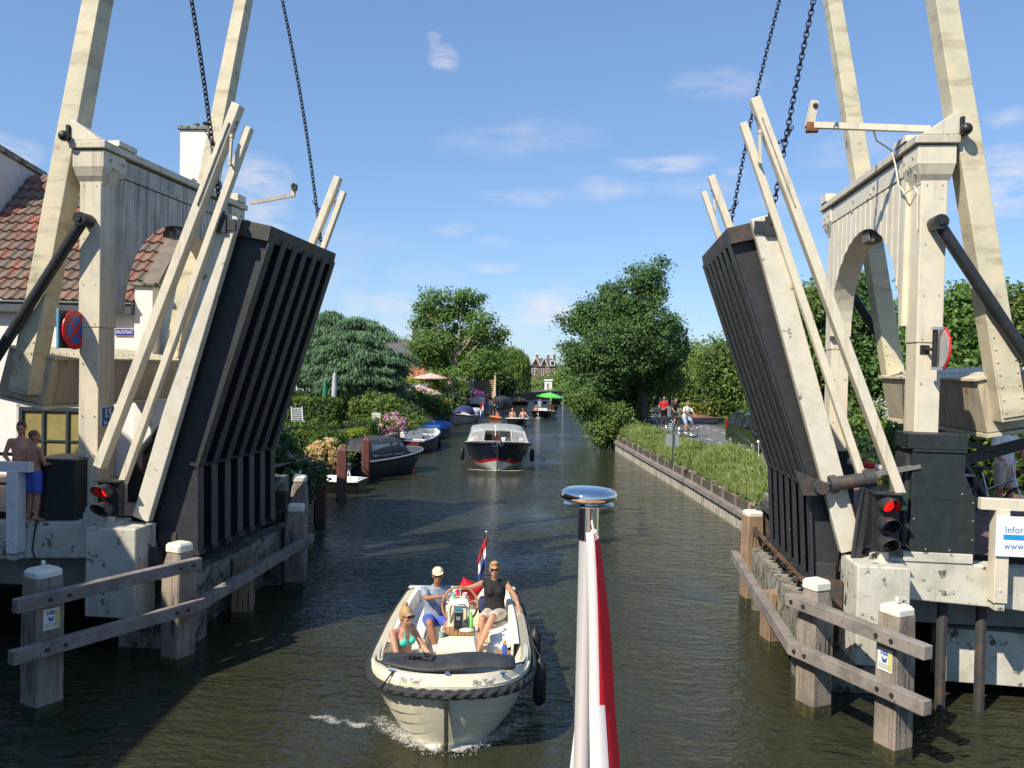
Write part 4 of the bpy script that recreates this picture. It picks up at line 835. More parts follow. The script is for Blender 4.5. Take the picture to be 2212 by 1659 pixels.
def J_base(kind):
    V = Vector
    if kind == 'stand': J = dict(pelvis=V((0, 0, .95)), chest=V((0, 0, 1.24)), neck=V((0, .01, 1.475)), head=V((0, -.01, 1.63)), shL=V((.175, 0, 1.40)), shR=V((-.175, 0, 1.40)), elL=V((.225, .02, 1.13)), elR=V((-.225, .02, 1.13)), wrL=V((.23, -.05, .88)), wrR=V((-.23, -.05, .88)),
        hipL=V((.09, 0, .92)), hipR=V((-.09, 0, .92)), knL=V((.105, -.02, .50)), knR=V((-.105, -.02, .50)), anL=V((.11, .02, .085)), anR=V((-.11, .02, .085)), toL=V((.13, -.13, .03)), toR=V((-.13, -.13, .03)))
    else: J = dict(pelvis=V((0, 0, .11)), chest=V((0, .03, .41)), neck=V((0, .03, .64)), head=V((0, .0, .80)), shL=V((.175, .03, .565)), shR=V((-.175, .03, .565)), elL=V((.24, -.05, .31)), elR=V((-.24, -.05, .31)), wrL=V((.17, -.26, .22)), wrR=V((-.17, -.26, .22)),
        hipL=V((.09, -.02, .09)), hipR=V((-.09, -.02, .09)), knL=V((.13, -.42, .10)), knR=V((-.13, -.42, .10)), anL=V((.13, -.45, -.32)), anR=V((-.13, -.45, -.32)), toL=V((.14, -.60, -.38)), toR=V((-.14, -.60, -.38)))
    return J
def remesh(b, name, m, parent, vox, smooth=2):
    o = b.build(name, m, parent); r = o.modifiers.new('r', 'REMESH'); r.mode = 'VOXEL'; r.voxel_size = vox
    s = o.modifiers.new('s', 'SMOOTH'); s.iterations = smooth; s.factor = .5
    bpy.context.view_layer.update()
    me = bpy.data.meshes.new_from_object(o.evaluated_get(bpy.context.evaluated_depsgraph_get())); o.modifiers.clear(); o.data = me
    me.materials.clear(); me.materials.append(m); me.polygons.foreach_set('use_smooth', [True]*len(me.polygons)); me.update(); return o
hairs = {'blond': mat('blond_hair', (.50, .33, .14), .6, c2=(.36, .22, .09), ns=60, thr=(.4, .6)), 'brown': mat('brown_hair', (.10, .055, .03), .6, c2=(.06, .03, .02), ns=60), 'dark': mat('dark_hair', (.025, .02, .018), .6), 'grey': mat('grey_hair', (.30, .27, .24), .6, c2=(.2, .18, .16), ns=60), 'short': mat('cropped_hair', (.17, .10, .06), .8, c2=(.12, .07, .04), ns=60)}
sung = mat('sunglasses', (.012, .01, .01), .12)
lipm = mat('lips', (.42, .13, .10), .5)
def person(label, M, kind='stand', sk=None, wear=(), hair='brown', style='short', over=None, vox=.022, scale=1., glasses=False, curl=.5, look=0., tilt=0., palm=(None, None), female=False, group=None, cap=None, hands=True, w=1.):
    """M: frame at the feet (stand) or on the seat (sit); local -y is the way the person faces"""
    t = thing('person', label, 'person', (0, 0, 0), 0, group); M = M.copy(); t.location = M.translation; t.rotation_euler = M.to_euler(); sk = sk or skin
    J = J_base(kind)
    for k, v in (over or {}).items(): J[k] = Vector(v)
    S = M @ Matrix.Scale(scale, 4); b = MB(S); V = Vector
    torso(b, J, 0., True, w); capsule(b, J['shL'], J['shR'], .052, .052); capsule(b, J['neck']-(J['neck']-J['chest'])*.2, J['head']-V((0, 0, .05)), .056, .05)
    H = Matrix.Translation(J['head']) @ Matrix.Rotation(look, 4, 'Z') @ Matrix.Rotation(tilt, 4, 'X')
    hb = MB(S @ H)
    def addto(src, dst=b):
        o = len(dst.v); dst.v += src.v; dst.f += [tuple(o+i for i in f) for f in src.f]; dst.mi += src.mi
    hb.sph((0, .012, .025), (.077, .096, .098), 16, 12); hb.sph((0, -.022, -.045), (.058, .066, .070), 14, 10); hb.sph((0, -.055, -.085), (.028, .028, .026), 10, 8)
    capsule(hb, (0, -.088, .012), (0, -.108, -.028), .009, .014, 8); hb.sph((0, -.085, -.058), (.026, .016, .011), 10, 6); hb.sph((0, -.088, .038), (.052, .016, .012), 10, 6)
    for s in (-1, 1): hb.sph((s*.079, .012, -.008), (.012, .020, .032), 8, 6); hb.sph((s*.04, -.062, -.015), (.024, .026, .026), 8, 6)
    addto(hb)
    for s, n in ((1, 'L'), (-1, 'R')):
        capsule(b, J['sh'+n], J['el'+n], .050, .038); capsule(b, J['el'+n], J['wr'+n], .039, .026)
        if hands: hand(b, J['wr'+n], J['el'+n], curl, s, .0095 if vox < .015 else .012, palm[0] if s > 0 else palm[1])
        else: capsule(b, J['wr'+n], J['wr'+n]+(J['wr'+n]-J['el'+n]).normalized()*.1, .03, .02)
        capsule(b, J['hip'+n], J['kn'+n], .088 if kind == 'stand' else .09, .056); capsule(b, J['kn'+n], J['kn'+n].lerp(J['an'+n], .35), .054, .056); capsule(b, J['kn'+n].lerp(J['an'+n], .35), J['an'+n], .056, .036)
        capsule(b, J['an'+n]-(J['to'+n]-J['an'+n])*.2, J['to'+n], .040, .026)
    if female:
        for s in (-1, 1): b.sph(J['chest']+V((s*.07, -.095, .05)), (.062, .058, .062), 12, 9)
    body = remesh(b, 'body', sk, t, vox)
    for w_ in wear:
        nm, mt, sp = w_; b = MB(S)
        if 'torso' in sp: torso(b, J, .016, 'neck' in sp, w)
        if 'torso' in sp and 'neck' in sp: capsule(b, J['shL']*.95+J['shR']*.05, J['shR']*.95+J['shL']*.05, .062, .062)
        if 'straps' in sp: capsule(b, J['shL']*.8+J['shR']*.2, J['shR']*.8+J['shL']*.2, .060, .060)
        if 'bust' in sp:
            for s in (-1, 1): b.sph(J['chest']+V((s*.07, -.098, .046)), (.076, .074, .074) if 'torso' in sp else (.066, .065, .060), 12, 9)
        if 'bikini' in sp:
            capsule(b, J['chest']+V((-.13, -.03, .03)), J['chest']+V((.13, -.03, .03)), .03, .03); capsule(b, J['chest']+V((-.06, -.12, .09)), J['neck']+V((-.03, -.03, 0)), .012, .012); capsule(b, J['chest']+V((.06, -.12, .09)), J['neck']+V((.03, -.03, 0)), .012, .012)
            b.loft([[J['chest']+V((.168*math.cos(a), .12*math.sin(a), dz)) for a in [2*math.pi*k/16 for k in range(16)]] for dz in (-.0, .035)])
        if 'pelvis' in sp:
            P = J['pelvis']; b.sph(P-V((0, -.0, .02)), (.185, .135, .115), 16, 10)
        for s, n in ((1, 'L'), (-1, 'R')):
            if 'sleeve' in sp: capsule(b, J['sh'+n], J['sh'+n].lerp(J['el'+n], .62), .066, .060)
            if 'long' in sp: capsule(b, J['sh'+n], J['el'+n], .064, .052); capsule(b, J['el'+n], J['wr'+n], .052, .038)
            if 'shorts' in sp: capsule(b, J['hip'+n], J['hip'+n].lerp(J['kn'+n], .72), .105, .088)
            if 'brief' in sp: capsule(b, J['hip'+n], J['hip'+n].lerp(J['kn'+n], .22), .102, .1)
            if 'trousers' in sp: capsule(b, J['hip'+n], J['kn'+n], .104, .075); capsule(b, J['kn'+n], J['an'+n], .072, .055)
            if 'shoes' in sp: capsule(b, J['an'+n]-(J['to'+n]-J['an'+n])*.25-V((0, 0, .02)), J['to'+n]*1.0-V((0, 0, .0)), .048, .038)
            if 'socks' in sp: capsule(b, J['an'+n].lerp(J['kn'+n], .22), J['an'+n], .048, .046)
        remesh(b, nm, mt, t, max(vox, .011))
    hm = hairs.get(hair, hair); b = MB(S @ H)
    if cap is None:
        b.sph((0, .022, .040), (.084, .100, .094), 16, 12)
        if style in ('long', 'bun', 'bob'): b.sph((0, .045, -.01), (.078, .075, .10), 12, 10)
        if style == 'long': b.sph((0, .06, -.10), (.07, .05, .14), 12, 10)
        if style == 'bun': b.sph((0, .05, .15), (.045, .045, .042), 10, 8)
        if style == 'tuft': b.sph((0, -.03, .105), (.065, .06, .04), 12, 8)
        remesh(b, 'hair', hm, t, max(.012, vox*.7))
    else:
        b.sph((0, .03, .02), (.082, .092, .075), 14, 10); remesh(b, 'hair', hm, t, .014)
        b = MB(S @ H); b.sph((0, .012, .055), (.086, .105, .078), 18, 12)
        b.loft([[(x, -.075-.085*math.cos(x/.075*math.pi/2)*k, .055-.02*k+dz) for x in np.linspace(-.075, .075, 9)]+[(x, -.06, .06+dz) for x in np.linspace(.075, -.075, 9)] for k, dz in ((1, 0), (1, .008))]); b.build('cap', cap, t, smooth='auto')
    if glasses:
        b = MB(S @ H)
        for s in (-1, 1): b.sph((s*.034, -.098, .016), (.030, .012, .020), 12, 8); b.bar((s*.06, -.09, .02), (s*.082, .01, .012), .005, .008)
        b.bar((-.02, -.108, .022), (.02, -.108, .022), .006, .006); b.build('sunglasses', sung, t, smooth=True)
    elif vox < .02:
        b = MB(S @ H)
        for s in (-1, 1): b.sph((s*.032, -.092, .016), (.012, .008, .006), 8, 6)
        b.build('eyes', sung, t)
    if vox < .02:
        MB(S @ H).sph((0, -.100, -.058), (.020, .007, .006), 8, 6).build('lips', lipm, t)
    return t
cl = {}
def cloth(n, c, **k): return mat(n+'_cloth', c, .85, c2=tuple(x*.86 for x in c), ns=14, thr=(.4, .65), bump=.25, bs=22, **k)
# ================================================================ boats
ivory = mat('ivory_gelcoat', (.82, .75, .57), .22, coat=.5, c2=(.77, .70, .53), ns=1.5); ivory_in = mat('ivory_interior', (.80, .74, .56), .35, c2=(.76, .69, .52), ns=3)
cush = mat('white_cushion', (.82, .80, .74), .7, c2=(.76, .73, .66), ns=5, bump=.3, bs=12)
teak = mat('teak', (.42, .22, .10), .5, c2=(.34, .17, .075), ns=10, streak=((.12, .07, .03), (.6, .62), (40, .3, 1)))
canv = mat('black_canvas', (.030, .031, .034), .62, c2=(.05, .051, .054), ns=4, thr=(.42, .62), bump=.8, bs=7)
rope_m = mat('black_rope', (.028, .03, .032), .7, bump=.5, bs=90)
def hull_w(t, B, full=.5, pk=3., tr=.84): 
    a = (1-(1-min(t, .5)/.5)**pk)**full
    return B/2*a*(1 if t < .5 else 1-(1-tr)*((t-.5)/.5)**2)
def hull(M, L, B, zb, zs, draft, mats, parent, planks=0, rake=.35, full=.5, pk=3., tr=.84, n=26, band=None, flare=1., nm='hull'):
    """shell with bow at y=0; returns functions for its sheer line"""
    sh = lambda t: zs+(zb-zs)*(1-t)**2
    b = MB(M); rings = []; vs = []
    if planks:
        for k in range(planks): vs += [k/planks+.001, (k+.88)/planks, (k+.90)/planks]
        vs += [1.0]
    else: vs = [i/24 for i in range(25)] if band else [i/12 for i in range(13)]
    for i in range(n+1):
        t = (i/n)**1.6; w = hull_w(t, B, full, pk, tr); e = .78-.46*min(1, t*4.); e *= flare; r = []
        zk = -draft*min(1, (t/.12)**.5) if t > 0 else -draft*.0-.02; row = []
        for v in vs:
            lap = 0
            if planks: k = v*planks; lap = .030*(1-(k % 1)) if (k % 1) > .0 else 0
            x = w*(max(v, 1e-4)**e); x += lap*min(1, t*14+.15)*(1 if v < .999 else 0)
            z = zk+(sh(t)-zk)*v; row.append((x, t*L+rake*(1-v)**1.3*(1-t)**6, z))
        rings.append(row)
    for s in (1, -1):
        base = len(b.v); m = len(vs); b.add([(s*x, y, z) for r in rings for (x, y, z) in r], [])
        for i in range(n):
            for j in range(m-1):
                f = (base+i*m+j, base+(i+1)*m+j, base+(i+1)*m+j+1, base+i*m+j+1); b.f.append(f if s > 0 else f[::-1])
                zz = vs[j]; mi = 0
                if band and len(mats) > 1:
                    zm = (vs[j]+vs[j+1])/2
                    mi = (1 if zm < band[0] else 0) if len(mats) == 2 else (2 if zm < band[0] else (1 if zm < band[1] else 0))
                b.mi.append(mi)
    r = rings[-1]; b.add([(x, y, z) for x, y, z in r]+[(-x, y, z) for x, y, z in r[::-1]], [tuple(range(2*len(r)))])
    o = b.build(nm, mats, parent, smooth='auto'); o.data.set_sharp_from_angle(angle=R_(12 if planks else 40))
    return o, (lambda t: (hull_w(t, B, full, pk, tr), t*L, sh(t)))
def cockpit(M, S, t0, t1, inset, zf, mdeck, min_, parent, foredeck=True, lip=.03, camber=.05, floor_m=None):
    """decks around an opening whose outline follows the sheer line, inner sides and floor"""
    ts = [t0+(t1-t0)*i/16 for i in range(17)]
    def inner(t):
        w, y, z = S(t); return (max(w-inset, .05), y, z+lip)
    b = MB(M); N = 14
    # side decks
    for s in (1, -1):
        o = [(s*S(t)[0], S(t)[1], S(t)[2]) for t in ts]; i_ = [(s*inner(t)[0], inner(t)[1], inner(t)[2]) for t in ts]
        n = len(o); b.add(o+i_, [(k, k+1, n+k+1, n+k) for k in range(n-1)])
    # foredeck and aft deck
    tf = [t0*(k/8)**1.5 for k in range(9)]
    rows = [[(S(t)[0]*(2*j/10-1), S(t)[1], S(t)[2]+lip*min(1, t/t0)+camber*(1-(2*j/10-1)**2)*min(1, t/t0)) for j in range(11)] for t in tf]
    b.loft(rows, False, False)
    rows = [[(S(t)[0]*(2*j/6-1), S(t)[1], S(t)[2]+lip) for j in range(7)] for t in (t1, 1.0)]
    b.loft(rows, False, False)
    d = b.build('deck', mdeck, parent, smooth='auto')
    b = MB(M); loop = [(inner(t)[0], inner(t)[1], inner(t)[2]) for t in ts]+[(-inner(t)[0], inner(t)[1], inner(t)[2]) for t in ts[::-1]]
    low = [(x*(.60+.2*min(1, k_/5)), y, zf) for k_, (x, y, z) in [(min(i, len(loop)-1-i), p) for i, p in enumerate(loop)]]; b.loft([loop, low], False, True); n = len(loop); b.add(low, [tuple(range(n))])
    b.build('cockpit', min_, parent); return inner
def rope_fender(M, S, dz, r, m, parent, n=90, t1=1., name='rubbing_rope', twist=True):
    pts = [Vector((S(t)[0]+r*.4, S(t)[1], S(t)[2]+dz)) for t in [(1-k/n)**1.6*t1 for k in range(n+1)]]; pts[-1].x = 0; pts[-1].y -= r*.6
    pts = pts+[Vector((-p.x, p.y, p.z)) for p in pts[-2::-1]]; P2 = [pts[0]]
    for p in pts[1:]:
        d = (p-P2[-1]).length; k = max(1, int(d/(r*.45))) if twist else 1
        q0 = P2[-1]
        for j in range(1, k+1): P2.append(q0.lerp(p, j/k))
    b = MB(M)
    if twist:
        nn = 9; rings = []; L = 0
        for i, p in enumerate(P2):
            t = (P2[min(i+1, len(P2)-1)]-P2[max(i-1, 0)]).normalized(); a = Vector((0, 0, 1)); c = t.cross(a).normalized(); L += (p-P2[i-1]).length if i else 0
            rings.append([p+(c*math.cos(q)+a*math.sin(q))*r*(1+.16*math.cos(3*q-L/r*2.2)) for q in [2*math.pi*k/nn for k in range(nn)]])
        b.loft(rings)
    else: b.tube(P2, r, 6)
    return b.build(name, m, parent, smooth=not twist)
def fender(p, L, r, parent=None, label=None, top=None):
    b = MB(); p = Vector(p); b.lathe([(.01, 0), (r*.6, .03), (r, .08), (r, L-.08), (r*.6, L-.03), (.02, L), (.012, L+.05)], p, 14)
    if top: b.tube([p+Vector((0, 0, L+.03)), Vector(top)], .010, 6)
    return b.build('boat_fender', rubber, None, smooth='auto', label=label, cat='fender', group='black boat fenders', origin=p)
def flag(M, h, w, parent, droop=.8, pole_h=1.2, lean=.0, cols=3, fold=.06, pole_m=None, r=.012, name='flag', hang=.0):
    """tricolour on a staff; frame M at the foot of the staff, flag flies along +x, hanging down"""
    MB(M).tube([(0, 0, 0), (lean, 0, pole_h)], r, 10).sph((lean, 0, pole_h), r*1.7, 8, 6).build('flagpole', pole_m or stainless, parent, smooth='auto')
    b = MB(M); nx, nz = 8, 9; rows = []
    for j in range(nz+1):
        row = []
        for i in range(nx+1):
            s = i/nx; z = pole_h-.05-h*j/nz-droop*s*w*1.0; x = lean*(z/pole_h)+s*w*(1-droop*.75); row.append((x, fold*math.sin(s*9+j*.2), z))
        rows.append(row)
    base = len(b.v); b.v += [tuple(M @ Vector(p)) for r_ in rows for p in r_]; n = nx+1
    for j in range(nz):
        for i in range(nx): b.f.append((base+j*n+i, base+j*n+i+1, base+(j+1)*n+i+1, base+(j+1)*n+i)); b.mi.append(j*3//nz)
    o = b.build(name, [mat('flag_red', (.50, .018, .03), .7), mat('flag_white', (.80, .80, .82), .7), mat('flag_blue', (.02, .06, .26), .7)], parent, smooth=True); sd = o.modifiers.new('thickness', 'SOLIDIFY'); sd.thickness = .003; return o
# ---------------------------------------------------------------- the ivory sloop in front
GM = Matrix.Translation((-.655, 9.32, 0)) @ Matrix.Rotation(R_(1.4), 4, 'Z')
g = thing('open_sloop', 'ivory clinker sloop with black rope fender coming towards the viewer', 'boat', GM.translation, R_(1.4))
hl, S = hull(GM, 5.0, 2.04, .89, .66, .32, [ivory], g, planks=8, rake=.36, full=.42, pk=5., tr=.88, n=40)
gi = cockpit(GM, S, .19, .965, .13, .24, ivory, ivory_in, g, lip=.05, camber=.05)
rope_fender(GM, S, -.085, .052, rope_m, g)
b = MB(GM)
for k in range(12):
    v0, v1 = k/12, (k+1)/12; b.bar((0, .36*(1-v0)**1.3-.03, -.1+.98*v0), (0, .36*(1-v1)**1.3-.03, -.1+.98*v1), .05, .03, (0, 1, 0))
b.build('stem_plate', chrome, g)
MB(GM).sph((0, .06, 1.02), (.035, .035, .025)).build('bow_light', chrome, g, smooth=True)
for s in (-1, 1):   # name on both bows: text laid on the bow bulwark
    MB(GM).tube([(s*.60+.0, .22, .985), (s*.68, .22, .99)], .012, 8).tube([(s*.64, .22, .93), (s*.64, .22, .985)], .012, 8).build('cleat', chrome, g)
bulw = []
ts = [(k/24)**1.5*.40 for k in range(25)]
b = MB(GM)      # raised bulwark around the bow
for s in (-1, 1):
    o1 = [(s*S(t)[0]*1.0, S(t)[1]+.0, S(t)[2]-.02) for t in ts]; o2 = [(s*max(S(t)[0]-.035, 0), S(t)[1]+.035, S(t)[2]+.10*(1-t/.40)+.01) for t in ts]; i2 = [(s*max(S(t)[0]-.09, 0), S(t)[1]+.09, S(t)[2]+.10*(1-t/.40)+.01) for t in ts]
    n = len(ts); b.add(o1+o2+i2, [(k, k+1, n+k+1, n+k) for k in range(n-1)]+[(n+k, n+k+1, 2*n+k+1, 2*n+k) for k in range(n-1)])
b.build('bulwark', ivory, g, smooth='auto')
inkg = mat('name_grey', (.40, .38, .33), .5)
path = [Vector((S(t_)[0]-.017, S(t_)[1]+.017, S(t_)[2])) for t_ in [(k/400)**2*.3 for k in range(401)]]
cum = [0.]
for a_, b_ in zip(path, path[1:]): cum.append(cum[-1]+(b_-a_).length)
ac = next(c_ for c_, p_ in zip(cum, path) if p_.x > .41)
for s in (-1, 1):      # lettering bent round the bow along the sheer
    o = text('Miss "Gunt"', .088, inkg, g, Matrix.Identity(4), sx=.62, depth=.002); inv = wm(g).inverted()
    for v in o.data.vertices:
        q = wm(g) @ v.co; a_ = ac+s*q.x; k = max(1, min(399, int(np.searchsorted(cum, a_)))); p0, p1 = path[k-1], path[k]; d = (p1-p0).normalized(); f = (a_-cum[k-1])/max(1e-6, cum[k]-cum[k-1]); p = p0.lerp(p1, f); n_ = Vector((d.y, -d.x, 0))
        p = p+n_*(.008+q.z-q.y*.30)+Vector((0, 0, .042+q.y)); v.co = inv @ (GM @ Vector((s*p.x, p.y, p.z)))
# canopy folded over the foredeck
b = MB(GM); rows = []
for i in range(25):
    u = i/24*2-1; x = u*.78; yb = .22+.16*u*u; dep = .52*(1-.32*abs(u)**3); ring = []
    for k in range(14):
        a = 2*math.pi*k/14; zz = .055*(1-.45*abs(u)**4)*(1+.15*math.sin(x*9+k)); ring.append((x, yb+dep/2-math.cos(a)*dep/2, 1.0+zz*math.sin(a)+.02*math.sin(x*5)))
    rows.append(ring)
b.loft(rows); b.build('folded_canopy', canv, g, smooth=True)
b = MB(GM); random.seed(3); pts = []
for k in range(60): a = k*.75; pts.append((-.44+.13*math.cos(a)*random.uniform(.3, 1)+.002*k, .48+.07*math.sin(a*1.3)*random.uniform(.4, 1), 1.06+random.uniform(0, .03)))
b.tube(pts, .009, 5); b.tube([(-.4, .48, 1.07), (-.2, .38, 1.06), (-.17, .5, 1.06), (-.25, .6, 1.06), (-.45, .63, 1.05)], .011, 6); b.build('rope_coil', rope_m, g, smooth='auto')
b = MB(GM)
for s in (-1, 1): b.tube([(s*.78, .45, 1.0), (s*.90, .8, .90), (s*.965, 1.3, .82), (s*.93, 1.65, .78)], .011, 6); 
b.tube([(-.62, .22, .99), (-.70, .2, .88), (-.76, .2, .80)], .010, 6); b.build('mooring_line', rope_m, g, smooth=True)
# benches, coaming cushions, floor, console
b = MB(GM)
for s in (-1, 1):
    pts = [(s*(gi(t)[0]-.01), gi(t)[1]) for t in [.40+.555*k/10 for k in range(11)]]; inn = [(s*(abs(p[0])-.42), p[1]) for p in pts]
    b.prism(pts+inn[::-1], .24, .47, 'z')
b.box(-.62, .62, 4.3, 4.78, .24, .47); b.build('bench', ivory_in, g, bevel=.03)
b = MB(GM)
for s in (-1, 1):
    pts = [(s*(gi(t)[0]-.03), gi(t)[1]) for t in [.58+.37*k/8 for k in range(9)]]; inn = [(s*(abs(p[0])-.38), p[1]) for p in pts]
    b.prism(pts+inn[::-1], .473, .53, 'z')
b.build('bench_cushion', cush, g, bevel=.02)
b = MB(GM)
loop = [(gi(t)[0]-.02, gi(t)[1]) for t in [.33+.62*k/14 for k in range(15)]]
for s in (-1, 1):
    o = [(s*x, y) for x, y in loop]; i_ = [(s*(x-.07), y) for x, y in loop]; n = len(o)
    zt = [gi(.33+.62*k/14)[2]+(.03) for k in range(15)]
    b.add([(*p, z) for p, z in zip(o, zt)]+[(*p, z) for p, z in zip(i_, zt)]+[(p[0]*.98, p[1], .50) for p in i_], [(k, k+1, n+k+1, n+k) for k in range(n-1)]+[(n+k, n+k+1, 2*n+k+1, 2*n+k) for k in range(n-1)])
b.box(-.78, .78, 4.66, 4.74, .5, .74); b.build('backrest_padding', cush, g, bevel=.015)
MB(GM).box(-.70, -.48, 1.7, 2.25, .24, .62).box(.55, .80, 1.55, 2.05, .24, .62).build('locker', ivory_in, g, bevel=.03)
MB(GM).box(.56, .76, 1.62, 2.0, .623, .635).build('teak_shelf', teak, g)
b = MB(GM); b.loft([[(-.22, 1.42, .24), (.32, 1.42, .24), (.32, 2.0, .24), (-.22, 2.0, .24)], [(-.21, 1.44, .80), (.31, 1.44, .80), (.31, 1.98, .80), (-.21, 1.98, .80)], [(-.18, 1.50, .93), (.28, 1.50, .93), (.28, 1.98, .97), (-.18, 1.98, .97)]]); con = b.build('console', ivory_in, g, bevel=.02)
b = MB(GM)
for k in range(8): x = -.16+k*.054; b.box(x, x+.049, 1.62, 1.92, .955, .975)
b.build('teak_top', teak, con)
b = MB(GM); b.loft([[(-.10, 1.95, .94), (.20, 1.95, .94), (.20, 2.3, .94), (-.10, 2.3, .94)], [(-.09, 1.98, 1.26), (.19, 1.98, 1.26), (.19, 2.28, 1.26), (-.09, 2.28, 1.26)], [(-.07, 2.02, 1.30), (.17, 2.02, 1.30), (.17, 2.26, 1.30), (-.07, 2.26, 1.30)]]); b.build('steering_box', ivory_in, con, bevel=.012)
WR = Matrix.Rotation(R_(68), 3, 'X')
b = MB(GM).torus((.05, 2.44, 1.12), .25, .016, WR, 36, 8); b.build('wheel_rim', teak, con, smooth=True)
b = MB(GM)
for k in range(5): a = 2*math.pi*k/5+.3; b.tube([Vector((.05, 2.44, 1.12)), Vector((.05, 2.44, 1.12))+WR @ Vector((.245*math.cos(a), .245*math.sin(a), 0))], .008, 6)
b.sph((.05, 2.43, 1.12), .035).tube([(.05, 2.43, 1.12), (.05, 2.3, 1.08)], .02, 8); b.build('wheel_spokes', stainless, con, smooth='auto')
b = MB(GM).tube([(-.06, 1.95, 1.02), (-.06, 1.92, 1.22), (-.03, 1.94, 1.27), (.13, 1.94, 1.27), (.16, 1.92, 1.22), (.16, 1.95, 1.02)], .010, 8); b.build('grab_rail', stainless, con, smooth=True)
MB(GM).box(-.52, -.50, 2.3, 2.75, .28, .42).build('locker_opening', mat('locker_dark', (.05, .035, .02), .8), g)
# stern flag
flag(GM @ Matrix.Translation((.40, 4.86, .62)) @ Matrix.Rotation(R_(180), 4, 'Z'), .52, .40, g, droop=.9, pole_h=1.06, r=.014)
t = thing('table_radio', 'black and grey portable site radio with handle on the ivory sloop console', 'radio', GM @ Vector((.055, 1.8, .975)), R_(1.4))
b = MB(GM).box(-.01, .12, 1.74, 1.84, .978, 1.235); b.build('housing', mat('radio_grey', (.20, .20, .19), .4), t, bevel=.015)
MB(GM).box(.003, .107, 1.733, 1.741, 1.0, 1.215).build('front_panel', black, t, bevel=.004); MB(GM).box(.028, .082, 1.728, 1.733, 1.12, 1.165).build('display', mat('display_grey', (.25, .27, .25), .3), t)
MB(GM).tube([(.055, 1.733, 1.06), (.055, 1.72, 1.06)], .022, 14).build('dial', steel, t); MB(GM).box(.01, .1, 1.745, 1.80, 1.236, 1.27).build('battery_cover', mat('teal_plastic', (.03, .22, .27), .4), t, bevel=.006)
MB(GM).tube([(.0, 1.8, 1.22), (.0, 1.8, 1.32)], .004, 6).build('aerial', black, t)
def cup(p, m, lab, r=.036, h=.075): return MB(GM).lathe([(r*.75, 0), (r, h), (r*.86, h), (r*.64, .01)], p, 16).build('paper_cup', m, smooth='auto', label=lab, cat='cup', origin=GM @ Vector(p))
cup((-.025, 2.12, 1.302), mat('green_cup', (.12, .45, .34), .6, c2=(.7, .7, .65), ns=60, thr=(.5, .52)), 'green patterned paper cup left on top of the steering box')
cup((.125, 2.12, 1.302), mat('pink_cup', (.7, .62, .62), .6, c2=(.6, .15, .3), ns=60, thr=(.55, .57)), 'white and pink paper cup right on top of the steering box')
cup((-.155, 1.57, .945), mat('mint_cup', (.35, .55, .45), .6), 'mint green cup on the front left corner of the console', .04, .07)
MB(GM).lathe([(.03, 0), (.03, .16), (.015, .20), (.015, .23)], (.22, 1.86, .965), 12).build('drink_bottle', mat('green_bottle', (.25, .75, .15), .2), smooth='auto', label='bright green drink bottle beside the radio on the console', cat='bottle', origin=GM @ Vector((.22, 1.86, .965)))
b = MB(GM); b.sph((.17, 1.68, 1.0), (.10, .05, .032), 12, 8); remesh_o = b.build('snack_bag', mat('snack_bag', (.78, .78, .68), .5, c2=(.5, .6, .3), ns=30, thr=(.6, .62), bump=.8, bs=30), smooth=True, label='white crumpled snack bag in front of the radio', cat='bag')
t = thing('sunscreen_bottle', 'blue sunscreen bottle with orange cap on the teak side shelf', 'bottle', GM @ Vector((.68, 1.75, .636)), 0)
MB(GM).lathe([(.034, .636), (.036, .76), (.026, .80)], (.68, 1.75, 0), 14).build('bottle', mat('blue_bottle', (.03, .08, .42), .3, c2=(.05, .12, .5), ns=12), t, smooth='auto'); MB(GM).lathe([(.022, .80), (.02, .845)], (.68, 1.75, 0), 12).build('cap', mat('orange_cap', (.8, .28, .02), .4), t, smooth='auto')
def pillow(c, s, m, lab, rot, name='pillow', th=.10, cat='pillow', tilt=.3):
    R3 = GM @ Matrix.Translation(c) @ Matrix.Rotation(tilt, 4, 'X') @ Matrix.Rotation(rot, 4, 'Y'); b = MB(R3); n = 10; vs = []
    for sd in (-1, 1):
        for j in range(n+1):
            for i in range(n+1):
                u, v = i/n*2-1, j/n*2-1; k = (1-u**4)*(1-v**4); pin = 1-.10*(1-abs(u)**2)*abs(v)**3; pin2 = 1-.10*(1-abs(v)**2)*abs(u)**3
                vs.append((u*s/2*pin2, sd*th*k**.6, v*s/2*pin))
    N = (n+1)**2; fs = []
    for sd in (0, 1):
        for j in range(n):
            for i in range(n): a = sd*N+j*(n+1)+i; f = (a, a+1, a+n+2, a+n+1); fs.append(f if sd else f[::-1])
    b.add(vs, fs); bm_ = b.build(name, m, smooth=True, label=lab, cat=cat); me = bm_.data; q = bmesh.new(); q.from_mesh(me); bmesh.ops.remove_doubles(q, verts=q.verts, dist=.0005); q.to_mesh(me); q.free(); return bm_
pillow((.12, 4.35, .80), .40, mat('red_cushion', (.72, .012, .03), .6, bump=.3, bs=8), 'bright red scatter cushion propped against the stern of the ivory sloop', R_(28))
MB(GM).box(.30, .50, 3.9, 4.2, .53, .78).build('beach_bag', mat('navy_bag', (.03, .04, .12), .8, bump=.5, bs=14), bevel=.05, label='navy blue bag behind the steering wheel of the ivory sloop', cat='bag')
b = MB(GM); b.sph((.68, 2.75, .56), (.20, .42, .07), 20, 12); b.sph((.55, 2.4, .5), (.12, .16, .12), 12, 8); remesh(b, 'towel', cush, None, .02) if 0 else b.build('towel', cush, smooth=True, label='white towel bunched on the right bench of the ivory sloop', cat='towel')
